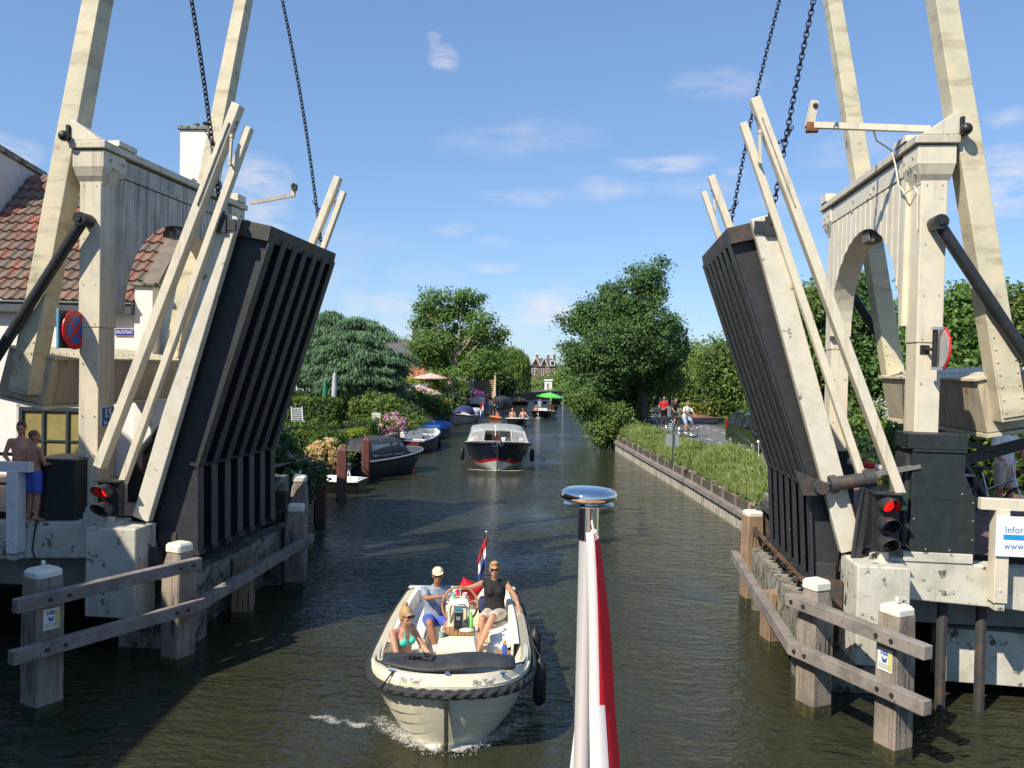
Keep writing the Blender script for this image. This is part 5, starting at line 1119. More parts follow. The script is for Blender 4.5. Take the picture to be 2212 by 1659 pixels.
b = MB(GM); b.sph((-.66, 2.62, .56), (.13, .10, .06), 14, 8).sph((-.55, 2.52, .55), (.09, .08, .05), 12, 8).build('white_shirt', cush, smooth=True, label='crumpled white shirt on the left bench of the ivory sloop', cat='clothing')
fender(GM @ Vector((1.14, 1.5, .08)), .62, .085, None, 'long black fender hanging at the right side of the ivory sloop', GM @ Vector((1.0, 1.75, .92)))
fender(GM @ Vector((1.13, 2.6, .12)), .62, .085, None, 'second black fender hanging farther aft on the ivory sloop', GM @ Vector((1.02, 2.6, .85)))
# the three people
PM = lambda x, y, z, a=0: GM @ Matrix.Translation((x, y, z)) @ Matrix.Rotation(R_(a), 4, 'Z')
polo = mat('dotted_polo', (.30, .35, .43), .85, bump=.2, bs=20)
def dots(m, colr, scale, r):
    n, l = m.node_tree.nodes, m.node_tree.links; p = n['Principled BSDF']; v = nd(n, 'ShaderNodeTexVoronoi', i_Scale=scale); v.inputs['Randomness'].default_value = .35; g_ = nd(n, 'ShaderNodeNewGeometry'); l.new(g_.outputs['Position'], v.inputs['Vector'])
    lt = nd(n, 'ShaderNodeMath', operation='LESS_THAN'); lt.inputs[1].default_value = r; l.new(v.outputs['Distance'], lt.inputs[0]); mx = nd(n, 'ShaderNodeMix', data_type='RGBA'); mx.inputs[6].default_value = p.inputs['Base Color'].default_value; mx.inputs[7].default_value = (*colr, 1); l.new(lt.outputs[0], mx.inputs[0]); l.new(mx.outputs[2], p.inputs['Base Color'])
dots(polo, (.05, .06, .10), 24, .26)
person('man in cream cap, dotted grey polo and blue shorts steering the ivory sloop', PM(-.36, 3.42, .53, 4), 'sit', skin_tan, (('polo_shirt', polo, ('torso', 'neck', 'sleeve')), ('shorts', cloth('royal_blue', (.07, .12, .48)), ('pelvis', 'shorts')), ('socks', cush, ('socks',))),
    'grey', 'short', dict(chest=(0, -.02, .40), neck=(.02, -.07, .62), head=(.03, -.11, .78), shL=(.185, -.03, .555), shR=(-.175, -.09, .555), elR=(-.14, -.34, .50), wrR=(.10, -.60, .60), elL=(.27, -.12, .32), wrL=(.22, -.36, .30), knR=(-.08, -.46, .16), anR=(.03, -.50, -.24), toR=(.05, -.64, -.27), knL=(.20, -.42, .12), anL=(.22, -.44, -.24), toL=(.24, -.58, -.27)),
    vox=.0095, glasses=True, curl=1.0, cap=mat('cream_cap', (.78, .66, .42), .8, bump=.2), palm=((0, 0, 1), (0, 0, 1)), w=1.08)
person('woman with short blond hair, black sleeveless top and beige shorts in the stern', PM(.55, 3.75, .53, -2), 'sit', skin, (('top', cloth('black_top', (.015, .015, .017)), ('torso', 'neck', 'bust')), ('shorts', cloth('beige', (.62, .53, .43)), ('pelvis', 'shorts'))),
    'blond', 'tuft', dict(chest=(0, .02, .41), neck=(0, .0, .63), head=(-.01, -.04, .79), shL=(.175, 0, .56), shR=(-.175, .03, .56), elL=(.33, -.10, .38), wrL=(.40, -.20, .20), elR=(-.36, .22, .44), wrR=(-.52, .42, .36), hipL=(.10, -.02, .09), hipR=(-.08, -.02, .09), knL=(-.02, -.46, .16), knR=(-.17, -.50, .14), anL=(-.18, -.62, -.22), anR=(-.20, -.56, -.24), toL=(-.21, -.76, -.25), toR=(-.24, -.70, -.26)),
    vox=.0095, glasses=True, curl=.6, female=True, palm=((0, 0, 1), (0, 0, 1)))
person('young woman with blond bun and mint bikini sitting at the left bow', PM(-.66, 1.72, .40, 48), 'sit', skin, (('bikini_top', cloth('mint', (.08, .62, .48)), ('bust', 'bikini')), ('bikini_bottom', cloth('mint', (.08, .62, .48)), ('pelvis', 'brief'))),
    'blond', 'bun', dict(chest=(0, .03, .40), neck=(0, -.01, .61), head=(.0, -.05, .77), elL=(.22, -.14, .34), wrL=(.20, -.36, .22), elR=(-.24, -.14, .32), wrR=(-.16, -.36, .2), knL=(.1, -.45, .12), knR=(-.12, -.45, .12), anL=(.1, -.6, -.16), anR=(-.12, -.6, -.16), toL=(.1, -.74, -.16), toR=(-.12, -.74, -.16)),
    vox=.0095, glasses=True, curl=.4, female=True, look=R_(-8), w=.95)
tw = mat('striped_towel', (.80, .80, .82), .9); 
def stripes(m, colr, scale, ax=0):
    n, l = m.node_tree.nodes, m.node_tree.links; p = n['Principled BSDF']; w_ = nd(n, 'ShaderNodeTexWave', i_Scale=scale, bands_direction='XYZ'[ax]); g_ = nd(n, 'ShaderNodeNewGeometry'); l.new(g_.outputs['Position'], w_.inputs['Vector'])
    lt = nd(n, 'ShaderNodeMath', operation='LESS_THAN'); lt.inputs[1].default_value = .5; l.new(w_.outputs['Fac'], lt.inputs[0]); mx = nd(n, 'ShaderNodeMix', data_type='RGBA'); mx.inputs[6].default_value = p.inputs['Base Color'].default_value; mx.inputs[7].default_value = (*colr, 1); l.new(lt.outputs[0], mx.inputs[0]); l.new(mx.outputs[2], p.inputs['Base Color'])
stripes(tw, (.04, .05, .38), 8, 1)
MB(GM).sph((-.33, 1.58, .60), (.17, .20, .07), 18, 12).build('striped_towel', tw, smooth=True, label='blue and white striped towel over the lap of the young woman', cat='towel')
# ================================================================ the viewer's own boat: stern staff with flag
t = thing('stern_flagpole', 'polished steel flagstaff with domed top and red white flag in the foreground', 'flagpole', (.21, 2.3, 3.0), 0)
pt = atY(1270, 1160, 2.3); px_ = pt.x; ztop = atY(1270, 1068, 2.3).z
alu = mat('satin_aluminium', (.72, .73, .74), .38, .45)
MB().tube([(px_, 2.3, 2.9), (px_, 2.3, pt.z)], .0245, 24).build('pole', alu, t, smooth='auto')
MB().tube([(px_, 2.3, pt.z-.005), (px_, 2.3, ztop-.022)], .0285, 24).build('sleeve', chrome, t, smooth='auto')
R0 = .079
b = MB(); prof = [(.03, -.026), (.055, -.024), (.070, -.019), (.0775, -.010), (R0, -.001), (.0775, .008), (.071, .016), (.058, .0225), (.040, .0265), (.020, .0285), (.004, .029)]
b.lathe([(r, ztop+z*.80) for r, z in prof], (px_, 2.3, 0), 40); b.build('domed_top', chrome, t, smooth=True)
MB().lathe([(.07, ztop-.0275), (.07, ztop-.0245)], (px_, 2.3, 0), 32).build('lower_ring', stainless, t, smooth='auto')
lv = [(1150, (1266, 1281, 1284, 1290, 1287)), (1180, (1268, 1285, 1288, 1297, 1292)), (1240, (1270, 1288, 1292, 1304, 1296)), (1320, (1272, 1291, 1296, 1314, 1300)), (1420, (1273, 1293, 1300, 1322, 1304)), (1521, (1273, 1295, 1306, 1327, 1309)),
      (1523, (1273, 1295, 1306, 1327, 1309)), (1600, (1274, 1299, 1311, 1334, 1314)), (1700, (1275, 1303, 1317, 1342, 1320)), (1900, (1276, 1310, 1330, 1356, 1330)), (2100, (1278, 1316, 1340, 1366, 1340))]
dep = (-.034, -.045, -.022, -.012, .03)
fr_ = [mat('ensign_red', (.60, .010, .025), .6, c2=(.52, .01, .02), ns=9, bump=.2, bs=30), mat('ensign_white', (.80, .79, .80), .7), mat('hoist_band', (.78, .66, .66), .7)]
b = MB(); n = 5; rows = [[Vector(atY(u, v, 2.3+d)) for u, d in zip(us, dep)] for v, us in lv]
b.v = [tuple(p) for r in rows for p in r]
for j in range(len(lv)-1):
    for i in range(n-1):
        b.f.append((j*n+i, j*n+i+1, (j+1)*n+i+1, (j+1)*n+i)); low = lv[j][0] >= 1523; b.mi.append((1 if low else 2) if i == 0 else (1 if (i == 1 and low) else 0))
o = b.build('flag', fr_, t, smooth=True); m_ = o.modifiers.new('thickness', 'SOLIDIFY'); m_.thickness = .0012
b = MB(); b.v = [tuple(atY(u, v, 2.3+d)) for u, v, d in ((1262, 1480, .03), (1262, 2100, .03), (1190, 2100, .05), (1231, 1659, .045), (1246, 1530, .035))]; b.f = [(0, 1, 2, 3, 4)]; b.mi = [0]
o = b.build('flag_lower_fold', fr_[1], t); m_ = o.modifiers.new('thickness', 'SOLIDIFY'); m_.thickness = .0012
kn = atY(1283, 1150, 2.262)
b = MB().tube([atY(1278, 1100, 2.268), atY(1279, 1130, 2.262), kn, atY(1290, 1165, 2.262)], .0035, 6)
for k in range(3): b.torus(kn+Vector((.002*k, 0, -.006*k)), .007, .003, 'y', 12, 6)
b.build('cord_knot', cush, t, smooth=True)
t = thing('tour_boat', 'dark tour boat deck under the viewer carrying the flagstaff', 'boat', (0, -2, 0), 0)
MB().prism([(-1.6, -9), (1.6, -9), (1.6, 1.8), (1.0, 2.6), (-1.0, 2.6), (-1.6, 1.8)], -.3, 2.8, 'z').build('hull', mat('tour_hull', (.05, .06, .09), .4), t); MB().prism([(-1.65, -9), (1.65, -9), (1.65, 1.85), (1.03, 2.66), (-1.03, 2.66), (-1.65, 1.85)], 2.8, 2.9, 'z').build('deck', teak, t)
# ================================================================ moving and moored boats
def mk(p, a): return Matrix.Translation((p[0], p[1], 0)) @ Matrix.Rotation(R_(a), 4, 'Z')
col_ = lambda n, c, r=.3, **k: mat(n, c, r, **k)
navy = col_('navy_hull', (.008, .012, .035), .12, coat=.6); redst = col_('red_boot_stripe', (.55, .015, .02), .3); whh = col_('white_hull', (.74, .74, .72), .3); blk = col_('black_hull', (.015, .016, .018), .25); gry = col_('grey_hull', (.055, .06, .063), .3)
maroon = col_('maroon_hull', (.12, .025, .02), .3); deckw = col_('white_deck', (.78, .77, .73), .4); wood_h = col_('wooden_hull', (.50, .46, .38), .5, c2=(.38, .33, .26), ns=5)
canvas_c = {k: mat(k+'_canvas', c, .8, c2=tuple(x*.7 for x in c), ns=2.5, thr=(.4, .65), bump=.9, bs=5) for k, c in dict(black=(.028, .028, .03), blue=(.03, .16, .50), navy=(.03, .04, .12), cream=(.62, .56, .44), white=(.70, .69, .70), grey=(.34, .36, .34), brown=(.10, .075, .06)).items()}
def boat(name, label, M, L, B, zb, zs, hm, dm, group=None, cover=None, cm=None, t0=.2, t1=.95, inset=.12, full=.5, pk=3.2, tr=.84, planks=0, rake=.3, band=None, rope=True, benches=0, ch=.45):
    t = thing(name, label, 'boat', M.translation, M.to_euler().z, group); hms = hm if isinstance(hm, list) else [hm]
    o, S = hull(M, L, B, zb, zs, .3, hms, t, planks, rake, full, pk, tr, 22, band)
    inner = cockpit(M, S, t0, t1, inset, min(.2, zs*.4), dm, dm, t)
    if rope: rope_fender(M, S, -.06, .04, rubber, t, 30, twist=False)
    for k in range(benches):
        q = t0+.12+(t1-t0-.2)*k/max(1, benches-1); w, y, z = S(q); MB(M).box(-w+.1, w-.1, y, y+.28, z-.2, z-.15).build('bench', dm, t)
    if cover == 'full':   # canvas drawn tight over a ridge
        b = MB(M); rows = []
        for i in range(19):
            tt = .02+.97*i/18; w, y, z = S(tt); h = ch*math.sin(math.pi*min(1, max(0, tt)))**.6; rows.append([(w*1.02*math.cos(a), y, z-.03+h*max(0, math.sin(a))**.8+.02*math.sin(i*2.1+a*3)) for a in [math.pi*k/10 for k in range(11)]])
        b.loft(rows, False, False); b.build('cover', cm, t, smooth=True)
    if cover == 'hood':   # canvas hood with clear windows over the cockpit
        b = MB(M); rows = []
        for i in range(13):
            s = i/12; tt = t0+.0+(t1-t0)*s; w, y, z = S(tt); w -= inset*.6; h = ch*min(1, s*4)**.6*min(1, (1-s)*5+.25)**.5
            rows.append([(w*math.cos(a)*(1 if abs(math.cos(a)) > .9 else .97), y, z+h*min(1, math.sin(a)*1.5)) for a in [math.pi*k/12 for k in range(13)]])
        b.loft(rows, False, False); hd = b.build('hood', cm, t, smooth=True)
    return t, S
# navy cabin boat
BMx = mk((-.55, 35.3), 1.0)
t, S = boat('canopy_boat', 'navy launch with red waterline, grey canopy and people aboard, coming down the canal', BMx, 8.2, 3.02, 1.32, .78, [navy, redst, whh], deckw, rake=.5, full=.42, pk=4.4, tr=.85, band=(.375, .46), t0=.3, inset=.25)
M = BMx
MB(M).bar((0, -.03, 1.2), (0, .42, -.1), .05, .03, (0, 1, 0)).build('stem_strip', stainless, t); MB(M).torus((-.12, -.06, 1.22), .10, .02, 'y', 18, 6).box(-.1, .14, -.05, .12, 1.24, 1.33).torus((.14, -.06, 1.24), .09, .02, 'y', 18, 6).build('anchor', stainless, t)
MB(M).tube([(-.1, 2.3, 1.35), (-.1, 2.25, 1.78)], .02, 8).sph((-.1, 2.25, 1.8), .055).build('masthead_light', white, t)
cr = 3.55
b = MB(M); rows = []
for y, zt, w in ((cr-.15, 1.52, 1.16), (cr, 1.62, 1.22), (cr+.4, 1.68, 1.26), (cr+2.6, 1.66, 1.26), (cr+2.9, 1.58, 1.2)): rows.append([(w*u, y, zt-.13*abs(u)**3) for u in np.linspace(-1, 1, 13)])
b.loft(rows, False, False); o = b.build('canopy_roof', canvas_c['grey'], t, smooth=True); sd = o.modifiers.new('thickness', 'SOLIDIFY'); sd.thickness = .04
b = MB(M)
for s in (-1, 1):
    b.bar((s*1.19, cr-.1, 1.5), (s*1.40, cr-.55, .93), .10, .05, (0, 1, 0)); b.bar((s*.62, cr-.2, 1.58), (s*.66, cr-.75, 1.0), .08, .05, (0, 1, 0)); b.bar((s*1.2, cr+2.8, 1.5), (s*1.36, cr+3.1, .85), .1, .05, (0, 1, 0))
b.bar((-1.42, cr-.6, .95), (1.42, cr-.6, .95), .06, .12); b.bar((-.7, cr-.70, 1.0), (.7, cr-.70, 1.0), .05, .07); b.build('canopy_frame', canvas_c['grey'], t)
clear = bpy.data.materials.new('clear_plastic'); clear.use_nodes = True; n_, l_ = clear.node_tree.nodes, clear.node_tree.links; p_ = n_['Principled BSDF']; p_.inputs['Base Color'].default_value = (.75, .77, .78, 1); p_.inputs['Roughness'].default_value = .12; p_.inputs['Alpha'].default_value = .30
b = MB(M)
for s in (-1, 1): b.add([(s*.64, cr-.2, 1.56), (s*1.17, cr-.12, 1.5), (s*1.38, cr-.56, .98), (s*.66, cr-.72, 1.02)], [(0, 1, 2, 3)]); b.add([(s*1.2, cr, 1.5), (s*1.22, cr+2.8, 1.5), (s*1.38, cr+3, .9), (s*1.4, cr-.5, .95)], [(0, 1, 2, 3)])
b.build('side_window', clear, t)
flag(M @ Matrix.Translation((-.75, 8.0, .8)) @ Matrix.Rotation(R_(180), 4, 'Z'), .75, .42, t, droop=.8, pole_h=2.0)
for s in (-1, 1): fender(M @ Vector((s*1.62, 3.4, .10)), .62, .10, None, 'black fender on the %s side of the navy launch' % ('left' if s < 0 else 'right'), M @ Vector((s*1.47, 3.4, .9)))
sits = lambda M, x, y, z, a: M @ Matrix.Translation((x, y, z)) @ Matrix.Rotation(R_(a), 4, 'Z')
person('person in dark shirt sitting left of centre under the grey canopy', sits(M, -.46, 4.5, .62, 10), 'sit', skin, (('shirt', cloth('olive_dark', (.06, .055, .04)), ('torso', 'neck', 'sleeve')),), 'brown', 'short', group=None)
person('shirtless person in the middle under the grey canopy', sits(M, -.05, 4.3, .60, 170), 'sit', skin_tan, (('shorts', cloth('white_sh', (.6, .6, .62)), ('pelvis', 'shorts')),), 'grey', 'short')
person('dark haired person in white shirt right of centre under the grey canopy', sits(M, .58, 4.5, .52, -35), 'sit', skin, (('shirt', cush, ('torso', 'neck', 'sleeve')),), 'dark', 'bob')
person('shirtless person at the left side window of the navy launch', sits(M, -.95, 4.7, .55, 30), 'sit', skin, (('shorts', cloth('white_sh', (.6, .6, .62)), ('pelvis', 'shorts')),), 'brown', 'short')
person('person in red top at the right side under the grey canopy', sits(M, .85, 4.9, .52, -40), 'sit', skin_tan, (('shirt', cloth('coral', (.5, .2, .15)), ('torso', 'neck')),), 'brown', 'short')
# small black boat with two people
g_ = atZ(1111, 925, 0); M = mk((g_.x, g_.y), -6)
t, S = boat('small_boat', 'small black open boat with white rim carrying two shirtless people', M, 4.0, 1.45, .72, .5, blk, deckw, full=.36, pk=6, tr=.9, t0=.15, rope=False, benches=2, rake=.2)
rope_fender(M, S, .0, .035, deckw, t, 30, twist=False)
person('shirtless person at the left in the small black boat', sits(M, -.42, 2.5, .42, 10), 'sit', skin, (('shorts', cloth('navy_sh', (.03, .04, .1)), ('pelvis', 'shorts')),), 'grey', 'short', glasses=True)
person('shirtless person leaning outward at the right of the small black boat', sits(M, .38, 2.5, .45, -12), 'sit', skin, (('shorts', cloth('navy_sh', (.03, .04, .1)), ('pelvis', 'shorts')),), 'brown', 'short', dict(elL=(.34, -.05, .36), wrL=(.52, -.05, .22)), glasses=True)
# boat with green parasol
g_ = atZ(1163, 907, 0); M = mk((g_.x, g_.y), -12)
t, S = boat('parasol_boat', 'cream decked black sloop carrying a bright green parasol', M, 5.2, 1.9, .80, .58, [blk, whh], ivory, full=.45, pk=4, t0=.25, band=(.36,), rake=.4); MB(M).torus((-.05, -.03, .52), .06, .018, 'y', 14, 6).bar((0, -.05, .6), (0, -.02, .35), .03, .03).build('anchor', white, t)
MB(M).box(-.5, .3, 2.4, 3.0, .3, .85).build('console', deckw, t, bevel=.03)
person('person in pale blue shirt and cap standing in the parasol boat', sits(M, -.35, 2.6, .22, 40), 'stand', skin, (('shirt', cloth('pale_blue', (.35, .5, .55)), ('torso', 'neck', 'sleeve')), ('shorts', cloth('grey_sh', (.3, .3, .3)), ('pelvis', 'shorts'))), 'dark', 'short', scale=.86, cap=black)
person('person in coral shirt sitting under the green parasol', sits(M, .45, 3.9, .55, 20), 'sit', skin, (('shirt', cloth('coral', (.5, .2, .15)), ('torso', 'neck', 'sleeve')),), 'brown', 'short')
person('person lying low at the bow of the parasol boat', sits(M, -.5, 1.6, .45, 30), 'sit', skin, (('shirt', cloth('pink', (.6, .3, .35)), ('torso', 'neck')),), 'grey', 'bob', scale=.8)
person('small person beside the helm at the right of the parasol boat', sits(M, .75, 4.6, .5, 0), 'sit', skin_tan, (('shirt', cloth('dark_sh', (.05, .05, .06)), ('torso', 'neck', 'sleeve')),), 'dark', 'short', scale=.8)
def parasol(label, p, r, h, m, pole_h=2.2, closed=False, tilt=0., group=None, n=8, pole=True):
    t = thing('parasol', label, 'parasol', p, 0, group); b = MB(wm(t)); P0 = pole_h
    if closed:
        b.lathe([(.03, P0-.02), (.10, P0-.10), (.15, P0-.9), (.13, P0-h), (.03, P0-h-.02)], (0, 0, 0), 12)
    else:
        T = Matrix.Translation((0, 0, P0)) @ Matrix.Rotation(tilt, 4, 'Y'); rings = []
        for f, z in ((.02, 0), (.5, -.42*h), (1., -h), (1.0, -h-.08)): rings.append([T @ Vector((r*f*(1 if k % 2 == 0 else .955)*math.cos(math.pi*k/n), r*f*(1 if k % 2 == 0 else .955)*math.sin(math.pi*k/n), z)) for k in range(2*n)])
        b.loft(rings, False, True)
    o = b.build('canopy', m, t)
    if not closed: sd = o.modifiers.new('thickness', 'SOLIDIFY'); sd.thickness = .01
    if pole: MB(wm(t)).tube([(0, 0, 0), (0, 0, P0+.05)], .025, 8).build('pole', white, t)
    return t
parasol('bright green open parasol held over the black sloop', M @ Vector((.35, 3.7, .5)), 1.25, .36, mat('green_parasol', (.12, .62, .08), .7), 1.75, tilt=R_(4))
# paddle boarders
orange = mat('orange_board', (.75, .25, .05), .4)
def sup(label, u, v, a):
    g_ = atZ(u, v, 0); M = mk((g_.x, g_.y), a); b = MB(M)
    b.loft([[(w*math.cos(q), y, .06+.05*math.sin(q)) for q in [2*math.pi*k/10 for k in range(10)]] for y, w in ((-1.5, .02), (-1.3, .18), (-.8, .34), (0, .40), (.8, .36), (1.3, .2), (1.5, .03))])
    b.build('paddle_board', orange, smooth=True, label=label, cat='paddle board', origin=M.translation); return M
M1 = sup('orange paddle board carrying the person in orange vest', 1051, 893, 5); M2 = sup('orange paddle board carrying the man with the paddle and a child', 1070, 902, 20)
person('person in orange vest and blue shorts standing on a paddle board', M1 @ Matrix.Translation((0, 0, .1)), 'stand', skin, (('vest', cloth('orange_vest', (.75, .12, .02)), ('torso', 'neck', 'sleeve')), ('shorts', cloth('cyan_blue', (.05, .28, .60)), ('pelvis', 'shorts'))), 'brown', 'short', dict(elL=(.22, -.12, 1.2), wrL=(.06, -.2, 1.32), elR=(-.22, -.12, 1.2), wrR=(-.06, -.2, 1.32)), scale=.92)
person('shirtless man in dark patterned shorts standing on a paddle board', M2 @ Matrix.Translation((.02, .3, .1)), 'stand', skin_tan, (('shorts', mat('patterned_shorts', (.05, .05, .07), .8, c2=(.6, .6, .6), ns=9, thr=(.56, .58)), ('pelvis', 'shorts')),), 'grey', 'short', dict(elR=(-.30, -.1, 1.15), wrR=(-.34, -.15, .92)))
person('child sitting low on the paddle board in front of the man', M2 @ Matrix.Translation((.0, -.5, .1)), 'sit', skin, (('shorts', cloth('orange_vest', (.75, .12, .02)), ('pelvis', 'shorts')),), 'brown', 'short', dict(anL=(.13, -.6, .05), anR=(-.13, -.6, .05), toL=(.14, -.72, .05), toR=(-.14, -.72, .05)), scale=.6)
b = MB(M2).tube([(-.32, .1, 1.1), (-.62, -.1, .15)], .02, 6); b.bar((-.60, -.09, .25), (-.68, -.12, -.05), .14, .03); b.build('paddle', black, label='black paddle held by the shirtless man on the board', cat='paddle')
# moored boats along the left bank
G = 'boats moored along the left bank'
def at_w(u, v): p = atZ(u, v, 0); return (p.x, p.y)
M = mk((-4.1, 36.2), 148)
t, S = boat('covered_sloop', 'dark grey sloop with black hood and clear windows behind the third brown pile', M, 4.5, 2.0, .95, .7, gry, gry, G, 'hood', canvas_c['black'], ch=.75, t0=.3)
b = MB(M)
for s in (-1, 1):
    for (ya, yb) in ((1.9, 2.5), (2.65, 3.7)):
        for q in (0,): w1 = S(ya/4.5)[0]-.075; w2 = S(yb/4.5)[0]-.075; z = S(.6)[2]; b.add([(s*w1, ya, z+.12), (s*w2, yb, z+.12), (s*w2*.86, yb, z+.58), (s*w1*.86, ya, z+.55)], [(0, 1, 2, 3)])
b.build('hood_window', mat('hazy_window', (.30, .33, .36), .15), t); rope_fender(M, S, -.02, .03, mat('grey_rim', (.35, .35, .36), .4), t, 30, twist=False, name='rim')
M = mk((-4.55, 47.3), 172)
t, S = boat('open_rowboat', 'open white boat with maroon hull and outboard behind the grey sloop', M, 5.6, 1.95, .95, .62, maroon, whh, G, None, None, benches=3, t0=.06, inset=.06, full=.55, pk=2.6, tr=.8)
def outboard(M, par, y, z):
    b = MB(M).box(-.13, .13, y-.1, y+.22, z+.22, z+.52); o = b.build('outboard_motor', whh if par.get('x') else mat('motor_cowl', (.6, .6, .6), .4), par, bevel=.04); MB(M).box(-.05, .05, y, y+.12, z-.6, z+.22).build('motor_leg', steel, o)
outboard(M, t, 5.65, .6)
fender(M @ Vector((-1.05, 2.2, .0)), .5, .09, None, 'black fender at the side of the open white boat', M @ Vector((-.95, 2.2, .6)))
M = mk((-4.3, 54.0), 165)
t, S = boat('blue_covered_boat', 'small boat under a bright blue cover moored by the hydrangeas', M, 4.8, 1.9, .75, .6, blk, whh, G, 'full', canvas_c['blue'], ch=.42); outboard(M, t, 4.85, .35)
M = mk((-7.5, 29.4), -97)
t, S = boat('white_tender', 'small white tender with outboard behind the second brown pile', M, 2.4, 1.25, .50, .42, blk, whh, G, None, None, t0=.12, inset=.1, rope=False, full=.4, pk=4, benches=1)
rope_fender(M, S, .0, .035, deckw, t, 24, twist=False, name='rim')
b = MB(M).box(-.10, .10, 1.8, 2.0, .78, 1.0); b.build('outboard_motor', black, t, bevel=.03); MB(M).tube([(0, 1.9, .8), (-.02, 1.95, .4), (.1, 1.8, .35)], .03, 8).tube([(0, 1.9, .8), (-.3, 1.7, .45)], .02, 6).build('motor_bracket', white, t)
M = mk(at_w(972, 918), -14)
t, S = boat('clinker_boat', 'pale wooden clinker boat with blue sprayhood and tricolour flag', M, 5.2, 1.75, .85, .55, wood_h, deckw, G, None, None, planks=7, t0=.3, full=.6, pk=2.6)
MB(M).loft([[(.78*math.cos(a), y, .6+h*math.sin(a)) for a in [math.pi*k/8 for k in range(9)]] for y, h in ((2.6, .25), (3.0, .72), (4.0, .75))], False, False).build('sprayhood', canvas_c['navy'], t, smooth=True)
flag(M @ Matrix.Translation((-.65, .8, .85)), .62, .5, t, droop=.6, pole_h=1.25); fender(M @ Vector((1.1, 3.2, .05)), .5, .11, None, 'black fender on the pale wooden clinker boat', M @ Vector((.98, 3.2, .6)))
M = mk(at_w(1008, 905), 168); M = M @ Matrix.Translation((0, -4.0, 0))
boat('white_covered_boat', 'small red hulled boat under a white cover beside the dark sloop', M, 4.0, 1.35, .6, .45, redst, whh, G, 'full', canvas_c['white'], ch=.38)
M = mk(at_w(1012, 895), -14)
t, S = boat('dark_sloop', 'dark navy sloop with cream canvas cover and small white flag', M, 6.0, 1.85, 1.0, .65, navy, mat('teak_grey', (.22, .19, .15), .6), G, None, None, full=.6, pk=2.6); 
MB(M).loft([[(.84*math.cos(a), y, .65+h*math.sin(a)) for a in [math.pi*k/8 for k in range(9)]] for y, h in ((2.2, .25), (2.6, .75), (4.2, .85), (5.8, .5), (6.2, .1))], False, False).build('cover', canvas_c['cream'], t, smooth=True)
MB(M).tube([(-.3, 1.6, 1.0), (-.3, 1.6, 2.0)], .02, 6).add([(-.3, 1.6, 1.95), (-.05, 1.62, 1.2), (-.32, 1.62, 1.1)], [(0, 1, 2)]).build('furled_flag', white, t)
boat('blue_hooded_boat', 'navy covered boat moored behind the paddle boarder in orange', mk(at_w(1046, 888), -14), 5.0, 1.6, .8, .6, blk, whh, G, 'full', canvas_c['navy'], ch=.45)
boat('black_hooded_boat', 'maroon boat with domed black cover behind the paddling man', mk(at_w(1075, 883), -10), 5.0, 1.7, .8, .6, maroon, whh, G, 'full', canvas_c['black'], ch=.7)
boat('brown_covered_barge', 'long dark brown canvas covered boat beside the willow', mk(at_w(1092, 875), -70), 2.6, 1.3, .6, .5, blk, blk, G, 'full', canvas_c['brown'], ch=.5)
G2 = 'boats moored at the far bend'
boat('far_launch', 'small pale launch with blue hood at the far bend of the canal', mk(at_w(1189, 873), -25), 5.0, 1.6, .8, .55, [blk], whh, G2, 'full', canvas_c['navy'], ch=.6)
boat('far_dark_boat', 'black covered boat right of the blue hooded launch at the bend', mk(at_w(1212, 871), -30), 4.5, 1.5, .6, .5, blk, blk, G2, 'full', canvas_c['black'], ch=.5)
boat('far_flat_boat', 'low dark flat boat left of the blue hooded launch at the bend', mk(at_w(1152, 871.5), -75), 1.6, 1.3, .35, .3, navy, blk, G2, 'full', canvas_c['navy'], ch=.2)
# piles
redw = mat('red_brown_pile', (.17, .055, .04), .75, c2=(.12, .045, .035), ns=3, streak=((.07, .03, .025), (.5, .7), (14, 14, .7)), c3=(.25, .2, .17), ns3=9, thr3=(.68, .74), bump=.5, bs=20)
for k, (x, y, w, top, lab) in enumerate(((-5.32, 23.5, .34, 1.72, 'red brown mooring pile nearest the left leaf, mostly in shade'), (-5.50, 27.35, .34, 1.75, 'middle red brown mooring pile with weathered pointed top'), (-5.46, 31.6, .30, 1.72, 'farthest red brown mooring pile in front of the grey sloop'))):
    t = thing('mooring_pile', lab, 'mooring post', (x, y, 0), .2, 'red brown mooring piles'); h = w/2; b = MB(wm(t))
    b.loft([[(h*cx*s, h*cy*s, z) for cx, cy in ((-1, -.7), (-.7, -1), (.7, -1), (1, -.7), (1, .7), (.7, 1), (-.7, 1), (-1, .7))] for z, s in ((-.9, 1), (top-.14, 1), (top-.13, 1.03), (top, .25))]); b.build('shaft', redw, t)
    MB(wm(t)).loft([[(h*cx*1.02, h*cy*1.02, z) for cx, cy in ((-1, -.7), (-.7, -1), (.7, -1), (1, -.7), (1, .7), (.7, 1), (-.7, 1), (-1, .7))] for z in (-.5, .09)]).build('algae_ring', algae, t)
for k, (u, v, h) in enumerate(((1063, 887, .9), (1078, 873, 1.3), (1084, 873, 1.5), (1099.5, 873, 1.3), (1190, 876, 1.0), (1216, 875, 1.1), (1024, 885, 1.3))):
    g_ = atZ(1000 if 0 else u, v, 0); MB().tube([(g_.x, g_.y, -.5), (g_.x, g_.y, h)], .09, 8).build('stake', mat('pale_stake', (.42, .40, .36), .8, c2=(.3, .28, .25), ns=5), label=['grey stake beside the orange paddle boarder', 'left stake before the brown covered boat', 'tall middle stake before the brown covered boat', 'stake at the bow of the brown covered boat under the willow', 'pale stake before the far blue hooded launch', 'pale stake before the far black covered boat', 'grey stake with white top before the wooden fence'][k], cat='stake', group='thin mooring stakes', origin=(g_.x, g_.y, 0))
